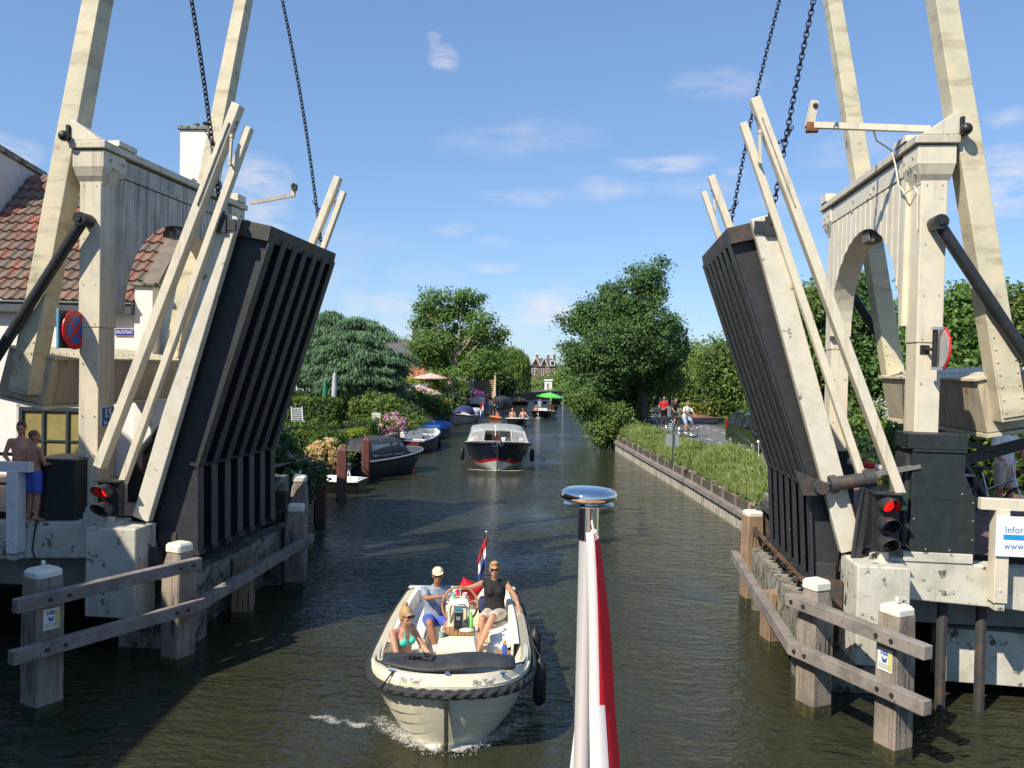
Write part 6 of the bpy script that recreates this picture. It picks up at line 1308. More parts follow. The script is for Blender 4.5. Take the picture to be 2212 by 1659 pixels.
# ================================================================ people on land, cycles, cars
person('shirtless boy in green shorts standing at the cottage, left of another boy', Matrix.Translation((-7.46, 12.75, 2.02)) @ Matrix.Rotation(R_(18), 4, 'Z'), 'stand', skin, (('shorts', mat('green_pattern_shorts', (.05, .22, .06), .8, c2=(.02, .05, .02), ns=20, thr=(.5, .55)), ('pelvis', 'shorts')),), 'brown', 'short', dict(elR=(-.27, .02, 1.14), wrR=(-.12, -.16, 1.0), wrL=(.1, -.17, 1.05)), vox=.012, scale=.84, curl=.8, tilt=R_(14))
person('shirtless boy with cropped hair and blue shorts seen from behind by the cabinet', Matrix.Translation((-7.09, 12.45, 2.02)) @ Matrix.Rotation(R_(150), 4, 'Z'), 'stand', skin_tan, (('shorts', cloth('royal_blue', (.02, .03, .42)), ('pelvis', 'shorts')),), 'short', 'short', dict(elR=(-.25, -.06, 1.12), wrR=(-.12, -.28, 1.1)), vox=.012, scale=.78, curl=.6, look=R_(-50))
wt = mat('tyre_black', (.015, .015, .015), .7)
def bicycle(label, M, fm, bags=False, basket=False):
    t = thing('bicycle', label, 'bicycle', M.translation, M.to_euler().z); q = MB(M)
    for y in (-.54, .54): 
        w_ = MB(M).torus((0, y, .35), .33, .018, 'x', 28, 6).build('wheel', wt, t, smooth=True); b = MB(M)
        for k in range(14): a = 2*math.pi*k/14; b.bar((0, y, .35), (0, y+.32*math.cos(a), .35+.32*math.sin(a)), .004, .004)
        b.torus((0, y, .35), .31, .008, 'x', 24, 4); b.tube([(-.03, y, .35), (.03, y, .35)], .02, 8); b.build('rim', stainless, w_)
    b = MB(M); F_ = (0, -.54, .35); H_ = (0, -.36, .88); BB = (0, .02, .30); ST = (0, .17, .85); RW = (0, .54, .35)
    for p, q_ in ((F_, H_), (H_, BB), ((0, -.37, .78), (0, .1, .55)), (BB, ST), (BB, RW), ((0, .13, .75), RW)): b.tube([p, q_], .017, 8)
    b.build('frame', fm, t, smooth='auto'); MB(M).tube([(0, -.36, .86), (0, -.33, 1.05), (0, -.38, 1.08)], .013, 6).tube([(-.30, -.16, 1.05), (-.26, -.30, 1.09), (0, -.38, 1.08), (.26, -.30, 1.09), (.30, -.16, 1.05)], .012, 6).build('handlebar', stainless, t, smooth='auto')
    MB(M).sph((0, .22, .93), (.09, .14, .035), 12, 6).tube([(0, .17, .84), (0, .19, .92)], .013, 6).build('saddle', black, t, smooth='auto'); MB(M).tube([(-.09, .02, .22), (-.05, .02, .30), (.05, .02, .30), (.09, .02, .38)], .012, 6).box(-.16, -.08, -.03, .07, .20, .225).box(.08, .16, -.03, .07, .37, .395).build('pedals', black, t)
    MB(M).box(-.05, .05, .3, .85, .74, .755).bar((0, .80, .74), (0, .58, .38), .01, .01).sph((0, -.44, .92), .045).build('carrier', black, t)
    if bags:
        for s in (-1, 1): MB(M).box(s*.08, s*.22, .36, .74, .42, .73).build('pannier', black, t, bevel=.03)
        MB(M).box(-.2, .2, .38, .72, .755, .77).build('pannier_flap', mat('beige_flap', (.5, .46, .38), .8), t)
    if basket: MB(M).box(-.24, .24, -.80, -.50, .80, 1.08).build('front_bag', mat('dark_bag', (.02, .03, .035), .6), t, bevel=.04)
    return t
ride = dict(pelvis=(0, .20, 1.0), chest=(0, .10, 1.28), neck=(0, .06, 1.50), head=(0, .02, 1.66), shL=(.17, .06, 1.43), shR=(-.17, .06, 1.43), elL=(.26, -.05, 1.2), elR=(-.26, -.05, 1.2), wrL=(.28, -.20, 1.10), wrR=(-.28, -.20, 1.10), hipL=(.09, .20, .97), hipR=(-.09, .20, .97), knL=(.12, -.18, .80), knR=(-.12, -.08, .60), anL=(.12, -.02, .44), anR=(-.12, .02, .24), toL=(.12, -.13, .40), toR=(-.12, -.10, .20))
Mc = Matrix.Translation((8.57, 40.6, 1.25)) @ Matrix.Rotation(R_(22), 4, 'Z'); bicycle('bicycle ridden by the man in the white shirt', Mc, stainless)
person('man in white shirt and pale blue shorts riding a bicycle towards the bridge', Mc, 'stand', skin, (('shirt', cush, ('torso', 'neck', 'sleeve')), ('shorts', cloth('pale_denim', (.30, .42, .58)), ('pelvis', 'shorts')), ('shoes', white, ('shoes',))), 'short', 'short', ride, vox=.018, glasses=True)
Mc = Matrix.Translation((8.72, 44.4, 1.25)) @ Matrix.Rotation(R_(28), 4, 'Z'); bicycle('bicycle ridden by the person in black between two other cyclists', Mc, black)
person('person in black shirt and shorts cycling behind the man in white', Mc, 'stand', skin_tan, (('shirt', cloth('black_top', (.015, .015, .017)), ('torso', 'neck', 'sleeve')), ('shorts', cloth('black_top', (.015, .015, .017)), ('pelvis', 'shorts'))), 'dark', 'bob', ride, vox=.018)
Mc = Matrix.Translation((8.40, 48.2, 1.25)) @ Matrix.Rotation(R_(-12), 4, 'Z'); bicycle('bicycle with large dark front bag pushed by the person in red', Mc, black, basket=True)
person('person in red blouse and black skirt walking a bicycle with a dark bag', Mc @ Matrix.Translation((.38, -.05, 0)), 'stand', skin, (('blouse', cloth('red_blouse', (.50, .02, .03)), ('torso', 'neck', 'sleeve')), ('skirt', cloth('black_top', (.015, .015, .017)), ('pelvis', 'shorts'))), 'dark', 'bob', dict(wrR=(-.22, -.30, 1.0), elR=(-.28, -.1, 1.15), wrL=(-.02, -.28, 1.02)), vox=.018)
Mb = Matrix.Translation((8.36, 14.5, 1.98)) @ Matrix.Rotation(R_(32), 4, 'Z')
bicycle('silver bicycle with black and beige panniers held on the brick street', Mb, stainless, bags=True)
person('man in white shirt and shorts with red sunglasses holding a bicycle', Matrix.Translation((8.72, 14.75, 1.98)) @ Matrix.Rotation(R_(10), 4, 'Z'), 'stand', mat('sunburnt_skin', (.55, .20, .12), .5), (('shirt', cush, ('torso', 'neck', 'sleeve')), ('shorts', cloth('beige_sh', (.6, .55, .45)), ('pelvis', 'shorts')), ('shoes', white, ('shoes',))), 'grey', 'short', dict(elR=(-.28, -.06, 1.16), wrR=(-.30, -.28, 1.08), elL=(.26, -.10, 1.16), wrL=(.12, -.34, 1.08)), vox=.012, glasses=True, curl=1.1, scale=1.03)
def car(label, M, paint, L=4.3, Wd=1.75, H=1.62):
    t = thing('parked_car', label, 'car', M.translation, M.to_euler().z); hw = Wd/2
    prof = [(-L/2, .35), (-L/2+.02, .72), (-L/2+.35, .86), (-L/2+1.0, .98), (-L/2+1.65, H-.07), (-L/2+2.1, H), (L/2-.9, H-.02), (L/2-.25, H-.14), (L/2-.05, 1.0), (L/2, .8), (L/2-.02, .32)]
    sec = lambda k: [(k*1.0 if z < 1.0 else k*(1-.16*(z-1.0)/(H-1.0)), y, z) for y, z in prof]
    b = MB(M); b.loft([sec(-hw), sec(-hw*.93), sec(hw*.93), sec(hw)] if 0 else [sec(-hw), sec(hw)]); b.build('body', paint, t, bevel=.05)
    g = mat('car_glass', (.03, .04, .05), .05)
    b = MB(M)
    def xz(z): return hw*(1-.16*max(0, z-1.0)/(H-1.0))
    for s in (-1, 1):
        for ya, yb, yc, yd in ((-L/2+1.15, -L/2+2.1, -L/2+2.1, -L/2+1.72), (-L/2+2.18, L/2-1.25, L/2-1.3, -L/2+2.18), (L/2-1.18, L/2-.32, L/2-.48, L/2-1.2)): b.add([(s*(xz(1.03)+.006), ya, 1.03), (s*(xz(1.03)+.006), yb, 1.03), (s*(xz(H-.12)+.006), yc, H-.12), (s*(xz(H-.12)+.006), yd, H-.12)], [(0, 1, 2, 3)])
    b.add([(-hw*.88, -L/2+1.04, 1.02), (hw*.88, -L/2+1.04, 1.02), (hw*.80, -L/2+1.60, H-.10), (-hw*.80, -L/2+1.60, H-.10)], [(0, 1, 2, 3)]).add([(-hw*.8, L/2-.03, 1.02), (hw*.8, L/2-.03, 1.02), (hw*.74, L/2-.2, H-.18), (-hw*.74, L/2-.2, H-.18)], [(0, 1, 2, 3)])
    b.build('window', g, t)
    for y in (-L/2+.82, L/2-.78):
        for s in (-1, 1):
            w_ = MB(M).tube([(s*(hw-.2), y, .32), (s*(hw+.01), y, .32)], .32, 24).build('wheel', wt, t, bevel=.03); b = MB(M).tube([(s*(hw+.0), y, .32), (s*(hw+.018), y, .32)], .20, 20)
            for k in range(7): a = 2*math.pi*k/7; b.bar((s*(hw+.02), y, .32), (s*(hw+.02), y+.19*math.cos(a), .32+.19*math.sin(a)), .03, .015)
            b.build('rim', mat('alloy', (.5, .5, .5), .3, .8), w_)
    for s in (-1, 1):
        MB(M).sph((s*(hw-.22), -L/2+.08, .70), (.18, .09, .09)).build('headlight', mat('lamp_clear', (.7, .72, .75), .1), t, smooth=True); MB(M).box(s*(hw-.1), s*(hw+.003), L/2-.09, L/2+.005, .85, 1.2).build('tail_light', mat('tail_red', (.35, .01, .01), .3), t, bevel=.01); MB(M).sph((s*(hw+.1), -L/2+1.35, 1.08), (.1, .06, .08)).build('mirror', paint, t, smooth=True)
    return t
car('black estate car on the road partly hidden by the right bridge leaf', Matrix.Translation((10.05, 33.3, 1.27)) @ Matrix.Rotation(R_(3), 4, 'Z'), mat('black_car_paint', (.012, .012, .014), .15, coat=.8))
car('small blue car parked far up the road under the trees', Matrix.Translation((15.6, 86, 1.2)) @ Matrix.Rotation(R_(-15), 4, 'Z'), mat('blue_car_paint', (.02, .10, .32), .2, coat=.6), L=3.8)
# motor yacht on the far bank
M = Matrix.Translation((20.6, 118, 1.0)) @ Matrix.Rotation(R_(15), 4, 'Z'); t = thing('motor_yacht', 'white motor yacht with radar domes rising above the far road', 'boat', M.translation, R_(15))
o, S = hull(M, 12, 3.8, 2.0, 1.6, .3, [whh], t); MB(M).loft([[(-1.5, y0, 1.6), (1.5, y0, 1.6), (1.3, y1, z), (-1.3, y1, z)] for y0, y1, z in ((3, 3.8, 3.2), (9, 8.6, 3.2))]).build('cabin', white, t, bevel=.1)
MB(M).loft([[(-1.2, y0, 3.2), (1.2, y0, 3.2), (1.0, y1, z), (-1.0, y1, z)] for y0, y1, z in ((4.5, 5, 3.9), (8, 7.8, 3.9))]).build('flybridge', white, t, bevel=.08); MB(M).box(-1.38, 1.38, 3.42, 3.5, 2.5, 3.0).build('windscreen', glass_d, t)
b = MB(M).sph((-.5, 6, 5.0), .42).sph((.3, 6.4, 4.2), .35).tube([(.7, 6.2, 3.9), (.7, 6.2, 5.3)], .06, 8).box(.3, 1.1, 6.1, 6.3, 5.25, 5.35).bar((-.9, 6.2, 4.4), (1.0, 6.2, 4.4), .1, .1).tube([(-.5, 6, 3.9), (-.5, 6, 4.7)], .08, 8); b.build('radar_mast', white, t, smooth='auto')
# signs on the right bank
t = thing('river_sign', 'two blank grey sign backs on a post in the weeds of the right bank', 'sign', (5.75+1.3, 30.2, 1.15), 0)
c = atY(1452, 951, 30.2); c2 = atY(1451, 922, 30.2); sb = mat('sign_back_light', (.36, .38, .37), .45, .3)
MB().box(c.x-.24, c.x+.24, 30.15, 30.18, c.z-.22, c.z+.22).build('lower_panel', sb, t, bevel=.004); MB().box(c2.x-.12, c2.x+.12, 30.15, 30.18, c2.z-.14, c2.z+.14).build('upper_panel', sb, t, bevel=.004); MB().tube([(c.x+.02, 30.1, 1.0), (c.x+.0, 30.1, c2.z+.16)], .025, 8).build('post', stainless, t)
t = thing('green_sign', 'dark green notice board with white lettering beside the flagpole up the road', 'sign', (18.2, 82, 1.2), 0)
a0 = atY(1495, 855, 82); a1 = atY(1517, 873, 82); gs = mat('sign_green', (.015, .10, .055), .5)
MB().box(a0.x, a1.x, 82, 82.06, a1.z+.05, a0.z).build('panel', gs, t); MB().box(a0.x-.06, a0.x, 81.97, 82.09, 1.2, a0.z+.08).box(a1.x, a1.x+.06, 81.97, 82.09, 1.2, a0.z+.08).box(a0.x, a1.x, 81.97, 82.09, a0.z, a0.z+.07).build('frame', mat('green_grey_frame', (.2, .3, .26), .5), t)
b = MB(); cx = (a0.x+a1.x)/2; b.sph((cx, 81.99, a0.z-.2), (.09, .005, .09), 10, 6)
for z, w in ((-.33, .33), (-.42, .22), (-.72, .36), (-.78, .3)): 
    x = cx-w
    while x < cx+w: q = random.uniform(.03, .09); b.box(x, x+q, 81.985, 81.995, a0.z+z-.018, a0.z+z+.018); x += q+.02
b.build('lettering', white, t)
p0 = atY(1516, 865, 93); MB().tube([(p0.x, 93, 1.0), (p0.x+.1, 93, atY(1518, 770, 93).z)], [.16, .10], 8).build('flagpole', white, label='bare white flagpole behind the green notice board', cat='flagpole', origin=(p0.x, 93, 1.0))
t = thing('street_lamp', 'street lamp head reaching out of the dark foliage of the big right tree', 'street lamp', (11.5, 66, 1.2), 0)
q0 = atY(1402, 853, 66); q0 = atY(1406, 817, 66); MB().tube([(12.6, 66, 1.2), (12.6, 66, q0.z-.1), (q0.x+.3, 66, q0.z)], .05, 8).build('pole', stainless, t); MB().box(q0.x-.5, q0.x+.3, 65.9, 66.1, q0.z-.04, q0.z+.04).build('lamp_head', white, t, bevel=.02)
# ================================================================ vegetation
def leaf_mat(name, cols, trans=.35, rough=.55):
    m = bpy.data.materials.new(name); m.use_nodes = True; n, l = m.node_tree.nodes, m.node_tree.links; p = n['Principled BSDF']; p.inputs['Roughness'].default_value = rough; p.inputs['Specular IOR Level'].default_value = .35
    at = nd(n, 'ShaderNodeAttribute', attribute_name='tint'); cr = nd(n, 'ShaderNodeValToRGB'); e = cr.color_ramp.elements
    e[0].color = (*cols[0], 1); e[1].color = (*cols[-1], 1)
    for i, cc in enumerate(cols[1:-1]): q = e.new((i+1)/(len(cols)-1)); q.color = (*cc, 1)
    l.new(at.outputs['Fac'], cr.inputs[0]); l.new(cr.outputs[0], p.inputs['Base Color'])
    tr = nd(n, 'ShaderNodeBsdfTranslucent'); mu = nd(n, 'ShaderNodeVectorMath', operation='MULTIPLY'); mu.inputs[1].default_value = (1.3, 1.5, .5); l.new(cr.outputs[0], mu.inputs[0]); l.new(mu.outputs[0], tr.inputs[0])
    mx = nd(n, 'ShaderNodeMixShader'); mx.inputs[0].default_value = trans; l.new(p.outputs[0], mx.inputs[1]); l.new(tr.outputs[0], mx.inputs[2]); l.new(mx.outputs[0], n['Material Output'].inputs[0]); return m
LEAF = {k: leaf_mat(k, c, t) for k, c, t in ((a_, [tuple(v*(1.0 if 'flower' in a_ or 'rust' in a_ or 'copper' in a_ else (1.6 if 'weed' in a_ or 'hedge' in a_ else 1.95)) for v in q) for q in b_], c_) for a_, b_, c_ in (
    ('alder_leaves', [(.016, .035, .010), (.028, .058, .015), (.045, .085, .022), (.075, .12, .035)], .25),
    ('ash_leaves', [(.030, .060, .014), (.050, .092, .020), (.075, .125, .028), (.11, .16, .045)], .35),
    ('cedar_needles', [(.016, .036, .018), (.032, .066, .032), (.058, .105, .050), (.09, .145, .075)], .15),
    ('willow_leaves', [(.045, .075, .018), (.075, .11, .028), (.11, .15, .04), (.15, .19, .05)], .4),
    ('hedge_leaves', [(.030, .055, .012), (.055, .095, .016), (.11, .15, .022), (.19, .21, .035)], .35),
    ('yellow_hedge_leaves', [(.07, .10, .015), (.14, .17, .02), (.22, .23, .03), (.30, .26, .05)], .35),
    ('dark_shrub_leaves', [(.010, .024, .008), (.018, .038, .012), (.03, .055, .018), (.05, .08, .025)], .2),
    ('weed_blades', [(.11, .15, .05), (.18, .22, .08), (.26, .28, .12), (.36, .34, .19)], .45),
    ('mixed_tree_leaves', [(.025, .05, .012), (.05, .08, .018), (.085, .115, .026), (.12, .15, .04)], .35),
    ('copper_leaves', [(.05, .02, .02), (.09, .04, .035), (.13, .06, .05)], .2),
    ('rust_leaves', [(.2, .11, .05), (.32, .18, .08), (.42, .27, .13)], .2),
    ('flower_pink', [(.38, .16, .32), (.55, .25, .42), (.60, .42, .38), (.62, .50, .42)], .2),
    ('flower_tan', [(.45, .28, .10), (.58, .38, .15), (.62, .45, .25), (.5, .45, .3)], .2),
    ('flower_pale', [(.40, .36, .38), (.5, .40, .46), (.55, .52, .45)], .2),
    ('flower_purple', [(.20, .06, .22), (.32, .12, .34)], .2)))}
bark = mat('bark', (.11, .09, .07), .9, c2=(.06, .05, .04), ns=7, thr=(.4, .6), bump=.8, bs=18); pale_bark = mat('pale_bark', (.34, .28, .21), .85, c2=(.18, .14, .10), ns=5, thr=(.45, .6), bump=.6, bs=16)
def leaves_mesh(name, pos, nrm, size, m, parent, tint, aspect=.6, axis=None, **kw):
    """pos (n,3), nrm (n,3) unit, size (n,), one bent quad (diamond) per leaf"""
    n = len(pos); r = rng.normal(size=(n, 3)) if axis is None else axis
    a = r-(r*nrm).sum(1, keepdims=True)*nrm*(1 if axis is None else .0); a /= np.linalg.norm(a, axis=1, keepdims=True)+1e-9; b = np.cross(nrm, a); b /= np.linalg.norm(b, axis=1, keepdims=True)+1e-9
    s = size[:, None]; v = np.stack([pos-a*s, pos+b*s*aspect+nrm*s*.12, pos+a*s, pos-b*s*aspect+nrm*s*.12], 1).reshape(-1, 3)
    me = bpy.data.meshes.new(name)
    if parent is not None: Mi = np.array(wm(parent).inverted()); v = v @ Mi[:3, :3].T+Mi[:3, 3]; loc = None
    else: loc = np.array([v[:, 0].mean(), v[:, 1].mean(), v[:, 2].min()]); v = v-loc
    me.vertices.add(4*n); me.vertices.foreach_set('co', v.astype(np.float32).ravel()); me.loops.add(4*n); me.loops.foreach_set('vertex_index', np.arange(4*n, dtype=np.int32)); me.polygons.add(n); me.polygons.foreach_set('loop_start', np.arange(0, 4*n, 4, dtype=np.int32)); me.polygons.foreach_set('loop_total', np.full(n, 4, dtype=np.int32))
    me.update(calc_edges=True); at = me.attributes.new('tint', 'FLOAT', 'FACE'); at.data.foreach_set('value', np.clip(tint, 0, 1).astype(np.float32)); me.materials.append(m)
    o = bpy.data.objects.new(name, me); col.objects.link(o)
    if parent is not None: o.parent = parent
    else: o.location = loc
    return tag(o, kw.get('label'), kw.get('cat'), kw.get('kind'), kw.get('group'))
def unit(v): return v/(np.linalg.norm(v, axis=-1, keepdims=True)+1e-9)
def clumps(blobs, nclump, per, spread, flat=.7, shell=.72):
    """clump centres spread through ellipsoids (mostly near their surface), leaves scattered round each"""
    w = np.array([b[3]*b[4]*b[5] for b in blobs])**.72; w /= w.sum(); ks = rng.choice(len(blobs), nclump, p=w); B_ = np.array(blobs)[ks]
    d = unit(rng.normal(size=(nclump, 3))); r = shell+(1-shell)*rng.random(nclump)**.8; inn = rng.random(nclump) < .25; r[inn] = rng.random(inn.sum())*.8
    r *= 1+rng.normal(size=nclump)*.07
    c = B_[:, :3]+d*B_[:, 3:]*r[:, None]; ct = rng.random(nclump)
    cc = np.repeat(c, per, 0); off = rng.normal(size=(nclump*per, 3))*spread*np.array([1, 1, flat])*np.repeat(.6+.7*rng.random(nclump), per)[:, None]
    out = np.repeat(d, per, 0); return cc+off, unit(out*.5+np.array([-.15, -.2, .55])+rng.normal(size=(nclump*per, 3))*.55), np.repeat(ct, per), c
def tree(name, label, base, blobs, m, nclump=400, per=26, spread=.35, leaf=.10, trunk_h=3., trunk_r=.25, bk=bark, limbs=10, group=None, seed=1, lean=(0, 0), cat='tree', flat=.7, shell=.72, tintw=.5):
    global rng; rng = np.random.default_rng(seed); random.seed(seed); base = Vector(base); t = thing(name, label, cat, base, 0, group)
    pos, nr, ct, c = clumps(blobs, nclump, per, spread, flat, shell); n = len(pos)
    leaves_mesh('crown', pos, nr, leaf*(.6+.8*rng.random(n)), m, t, ct*tintw+(1-tintw)*rng.random(n))
    b = MB(); top = base+Vector((lean[0], lean[1], trunk_h)); pts = [base.lerp(top, k/5)+Vector((random.uniform(-.05, .05), random.uniform(-.05, .05), 0))*trunk_r*4 for k in range(6)]; pts[0].z -= .3
    b.tube(pts, [trunk_r*(1.25-.09*k*2*.5) for k in range(6)], 10); sel = rng.choice(len(c), min(limbs, len(c)), replace=False)
    for k in sel:
        e = Vector(c[k]); s0 = pts[random.choice((3, 4, 5))]; mid = s0.lerp(e, .5)+Vector((0, 0, .12*(e-s0).length))
        b.tube([s0, s0.lerp(mid, .5)+Vector((random.uniform(-.15, .15), 0, .05)), mid, mid.lerp(e, .5), e], [trunk_r*.55, trunk_r*.42, trunk_r*.3, trunk_r*.18, trunk_r*.06], 6)
    b.build('trunk', bk, t, smooth='auto'); return t
def pix_blobs(lst, Y, dy=1., seed=0):
    """ellipsoids from picture measurements at their real distance: (u, v, ru, rv[, depth shift])"""
    r = random.Random(seed); out = []
    for q in lst:
        u, v, ru, rv = q[:4]; yy = Y+(q[4] if len(q) > 4 else r.uniform(-1, 1)*dy); p = atY(u, v, yy); k = yy/FPX; out.append((p.x, p.y, p.z, ru*k, (ru+rv)/2*k, rv*k))
    return out
# big alder leaning over the water on the right
tree('alder_tree', 'large dark green alder leaning over the water on the right bank', (7.9, 51, 1.15), pix_blobs([(1405, 625, 32, 50), (1425, 575, 16, 18), (1360, 660, 62, 60), (1300, 690, 55, 55), (1250, 690, 42, 34), (1400, 720, 68, 70), (1340, 750, 85, 70), (1440, 740, 45, 55), (1270, 770, 50, 30), (1290, 830, 65, 55), (1360, 840, 85, 60), (1430, 805, 50, 45), (1260, 850, 38, 35), (1300, 900, 50, 40), (1350, 905, 55, 36), (1270, 880, 26, 26), (1315, 935, 30, 24), (1235, 750, 22, 12), (1375, 590, 20, 14), (1330, 640, 22, 18), (1310, 625, 10, 10)], 51, 2.2, 3), LEAF['alder_leaves'],
     1900, 42, .27, .088, 4.5, .38, limbs=26, seed=5)
tree('overhanging_shrub', 'low leafy alder branches hanging to the water below the big alder', (6.6, 47.5, .8), pix_blobs([(1262, 870, 26, 20), (1300, 925, 26, 24), (1330, 900, 30, 24), (1245, 868, 16, 8), (1300, 950, 14, 14)], 47.5, .8, 4), LEAF['mixed_tree_leaves'], 260, 34, .24, .085, 1., .1, limbs=6, seed=6, cat='shrub')
# cedar: drooping layered shelves
def cedar(label, base, layers, seed=2):
    global rng; rng = np.random.default_rng(seed); t = thing('cedar_tree', label, 'tree', base, 0, 'blue green conifers in the left garden'); b = MB(); base = Vector(base); P_, A_, T_ = [], [], []
    top = max(l[1] for l in layers); b.tube([base-Vector((0, 0, .3)), base+Vector((.1, 0, (top-base.z)*.5)), Vector((base.x+.1, base.y, top))], [.42, .30, .06], 10)
    for cx, z, r in layers:
        nb = int(18+r*8)
        for k in range(nb):
            a = 2*math.pi*k/nb+rng.random()*.5; R = r*(.62+.42*rng.random()); e = np.array([cx+R*math.cos(a), base.y+R*.8*math.sin(a), z-.12*R+rng.normal()*.1]); dz_ = rng.normal()*.16; e[2] += dz_; s0 = np.array([cx, base.y, z+.15+dz_]); R = R
            if k % 3 == 0: b.tube([Vector(s0), Vector((s0+e)/2+[0, 0, .12]), Vector(e)], [.05, .035, .015], 5)
            for q in np.linspace(.25, 1, int(10+R*8)):
                p = s0*(1-q)+e*q+np.array([0, 0, .18*math.sin(q*2.6)]); m_ = 11; side = rng.normal(size=(m_, 3))*np.array([.22, .22, .04]); pp = p+side; drop = rng.random(m_)*.30; pp[:, 2] -= drop
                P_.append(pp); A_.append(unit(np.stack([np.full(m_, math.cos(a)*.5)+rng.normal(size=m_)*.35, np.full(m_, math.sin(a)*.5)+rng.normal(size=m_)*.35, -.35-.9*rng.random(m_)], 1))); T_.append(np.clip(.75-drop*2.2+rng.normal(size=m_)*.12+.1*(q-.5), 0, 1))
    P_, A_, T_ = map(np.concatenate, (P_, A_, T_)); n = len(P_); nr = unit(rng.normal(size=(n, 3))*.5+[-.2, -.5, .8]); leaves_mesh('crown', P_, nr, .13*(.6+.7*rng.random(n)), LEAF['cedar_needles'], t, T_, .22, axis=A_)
    b.build('trunk', bark, t, smooth='auto'); return t
def zl(v, Y): return atY(1106, v, Y).z
cb = (atY(775, 880, 50).x, 50, 1.0)
cedar('wide blue green cedar with drooping layered branches and dark trunk', cb, [(atY(u, v, 50).x, zl(v+14, 50), r*50/FPX) for u, v, r in ((775, 696, 52), (780, 718, 84), (760, 740, 104), (785, 762, 112), (765, 786, 118), (770, 808, 112), (782, 826, 96))])
cedar('narrow blue green cedar top rising behind the left leaf', (atY(690, 880, 53).x, 53, 1.0), [(atY(u, v, 53).x, zl(v+14, 53), r*53/FPX) for u, v, r in ((708, 684, 26), (705, 705, 44), (700, 730, 58), (692, 760, 66), (690, 790, 68), (690, 815, 60))], 3)
# tall ash
tree('ash_tree', 'tall light green ash with bare pale trunk and forked limbs', (atY(966, 880, 74).x, 74, 1.0), pix_blobs([(940, 640, 30, 14), (925, 670, 32, 24), (1010, 640, 38, 18), (1000, 670, 42, 26), (960, 680, 42, 24), (920, 700, 30, 24), (1040, 700, 36, 26), (930, 740, 52, 30), (1000, 735, 55, 34), (1060, 745, 36, 30), (960, 780, 70, 30), (1040, 785, 50, 30), (915, 770, 32, 24), (1080, 720, 14, 10), (985, 650, 22, 12), (960, 632, 10, 8), (1075, 770, 22, 22), (985, 805, 60, 16)], 74, 1.8, 5), LEAF['ash_leaves'],
     900, 30, .34, .12, 5.2, .30, pale_bark, limbs=26, seed=8, lean=(.9, 0), shell=.6)
# willow
def willow(label, base, cx, ztop, r, n=150, seed=4):
    global rng; rng = np.random.default_rng(seed); t = thing('willow_tree', label, 'tree', base, 0); P_, A_, T_ = [], [], []; b = MB(); B0 = Vector(base); b.tube([B0, B0+Vector((0, 0, 3)), B0+Vector((.2, 0, ztop-2))], [.4, .3, .1], 8)
    for k in range(n):
        a = rng.random()*2*math.pi; R = r*math.sqrt(rng.random()); x, y = cx+R*math.cos(a), B0.y+R*math.sin(a); z1 = ztop-(R/r)**2*1.9+rng.normal()*.25; z0 = 1.+rng.random()*2.2*(1-R/r)+rng.random()*.8; m_ = int((z1-z0)*16); tt = rng.random(m_)
        sw = rng.normal()*.12; P_.append(np.stack([x+sw*tt+rng.normal(size=m_)*.10, y+rng.normal(size=m_)*.10, z1-(z1-z0)*tt], 1)); A_.append(unit(np.stack([rng.normal(size=m_)*.25, rng.normal(size=m_)*.25, -np.ones(m_)], 1))); T_.append(np.clip(rng.random()*.5+rng.random(m_)*.4, 0, 1))
    P_, A_, T_ = map(np.concatenate, (P_, A_, T_)); nn = len(P_); leaves_mesh('crown', P_, unit(rng.normal(size=(nn, 3))+[0, -.6, .3]), .20*(.6+.7*rng.random(nn)), LEAF['willow_leaves'], t, T_, .28, axis=A_); b.build('trunk', bark, t)
wx = atY(1103, 860, 104).x; willow('weeping willow hanging to the water left of the far brick house', (wx, 104, 1.0), wx, zl(752, 104), 42*104/FPX, 260)
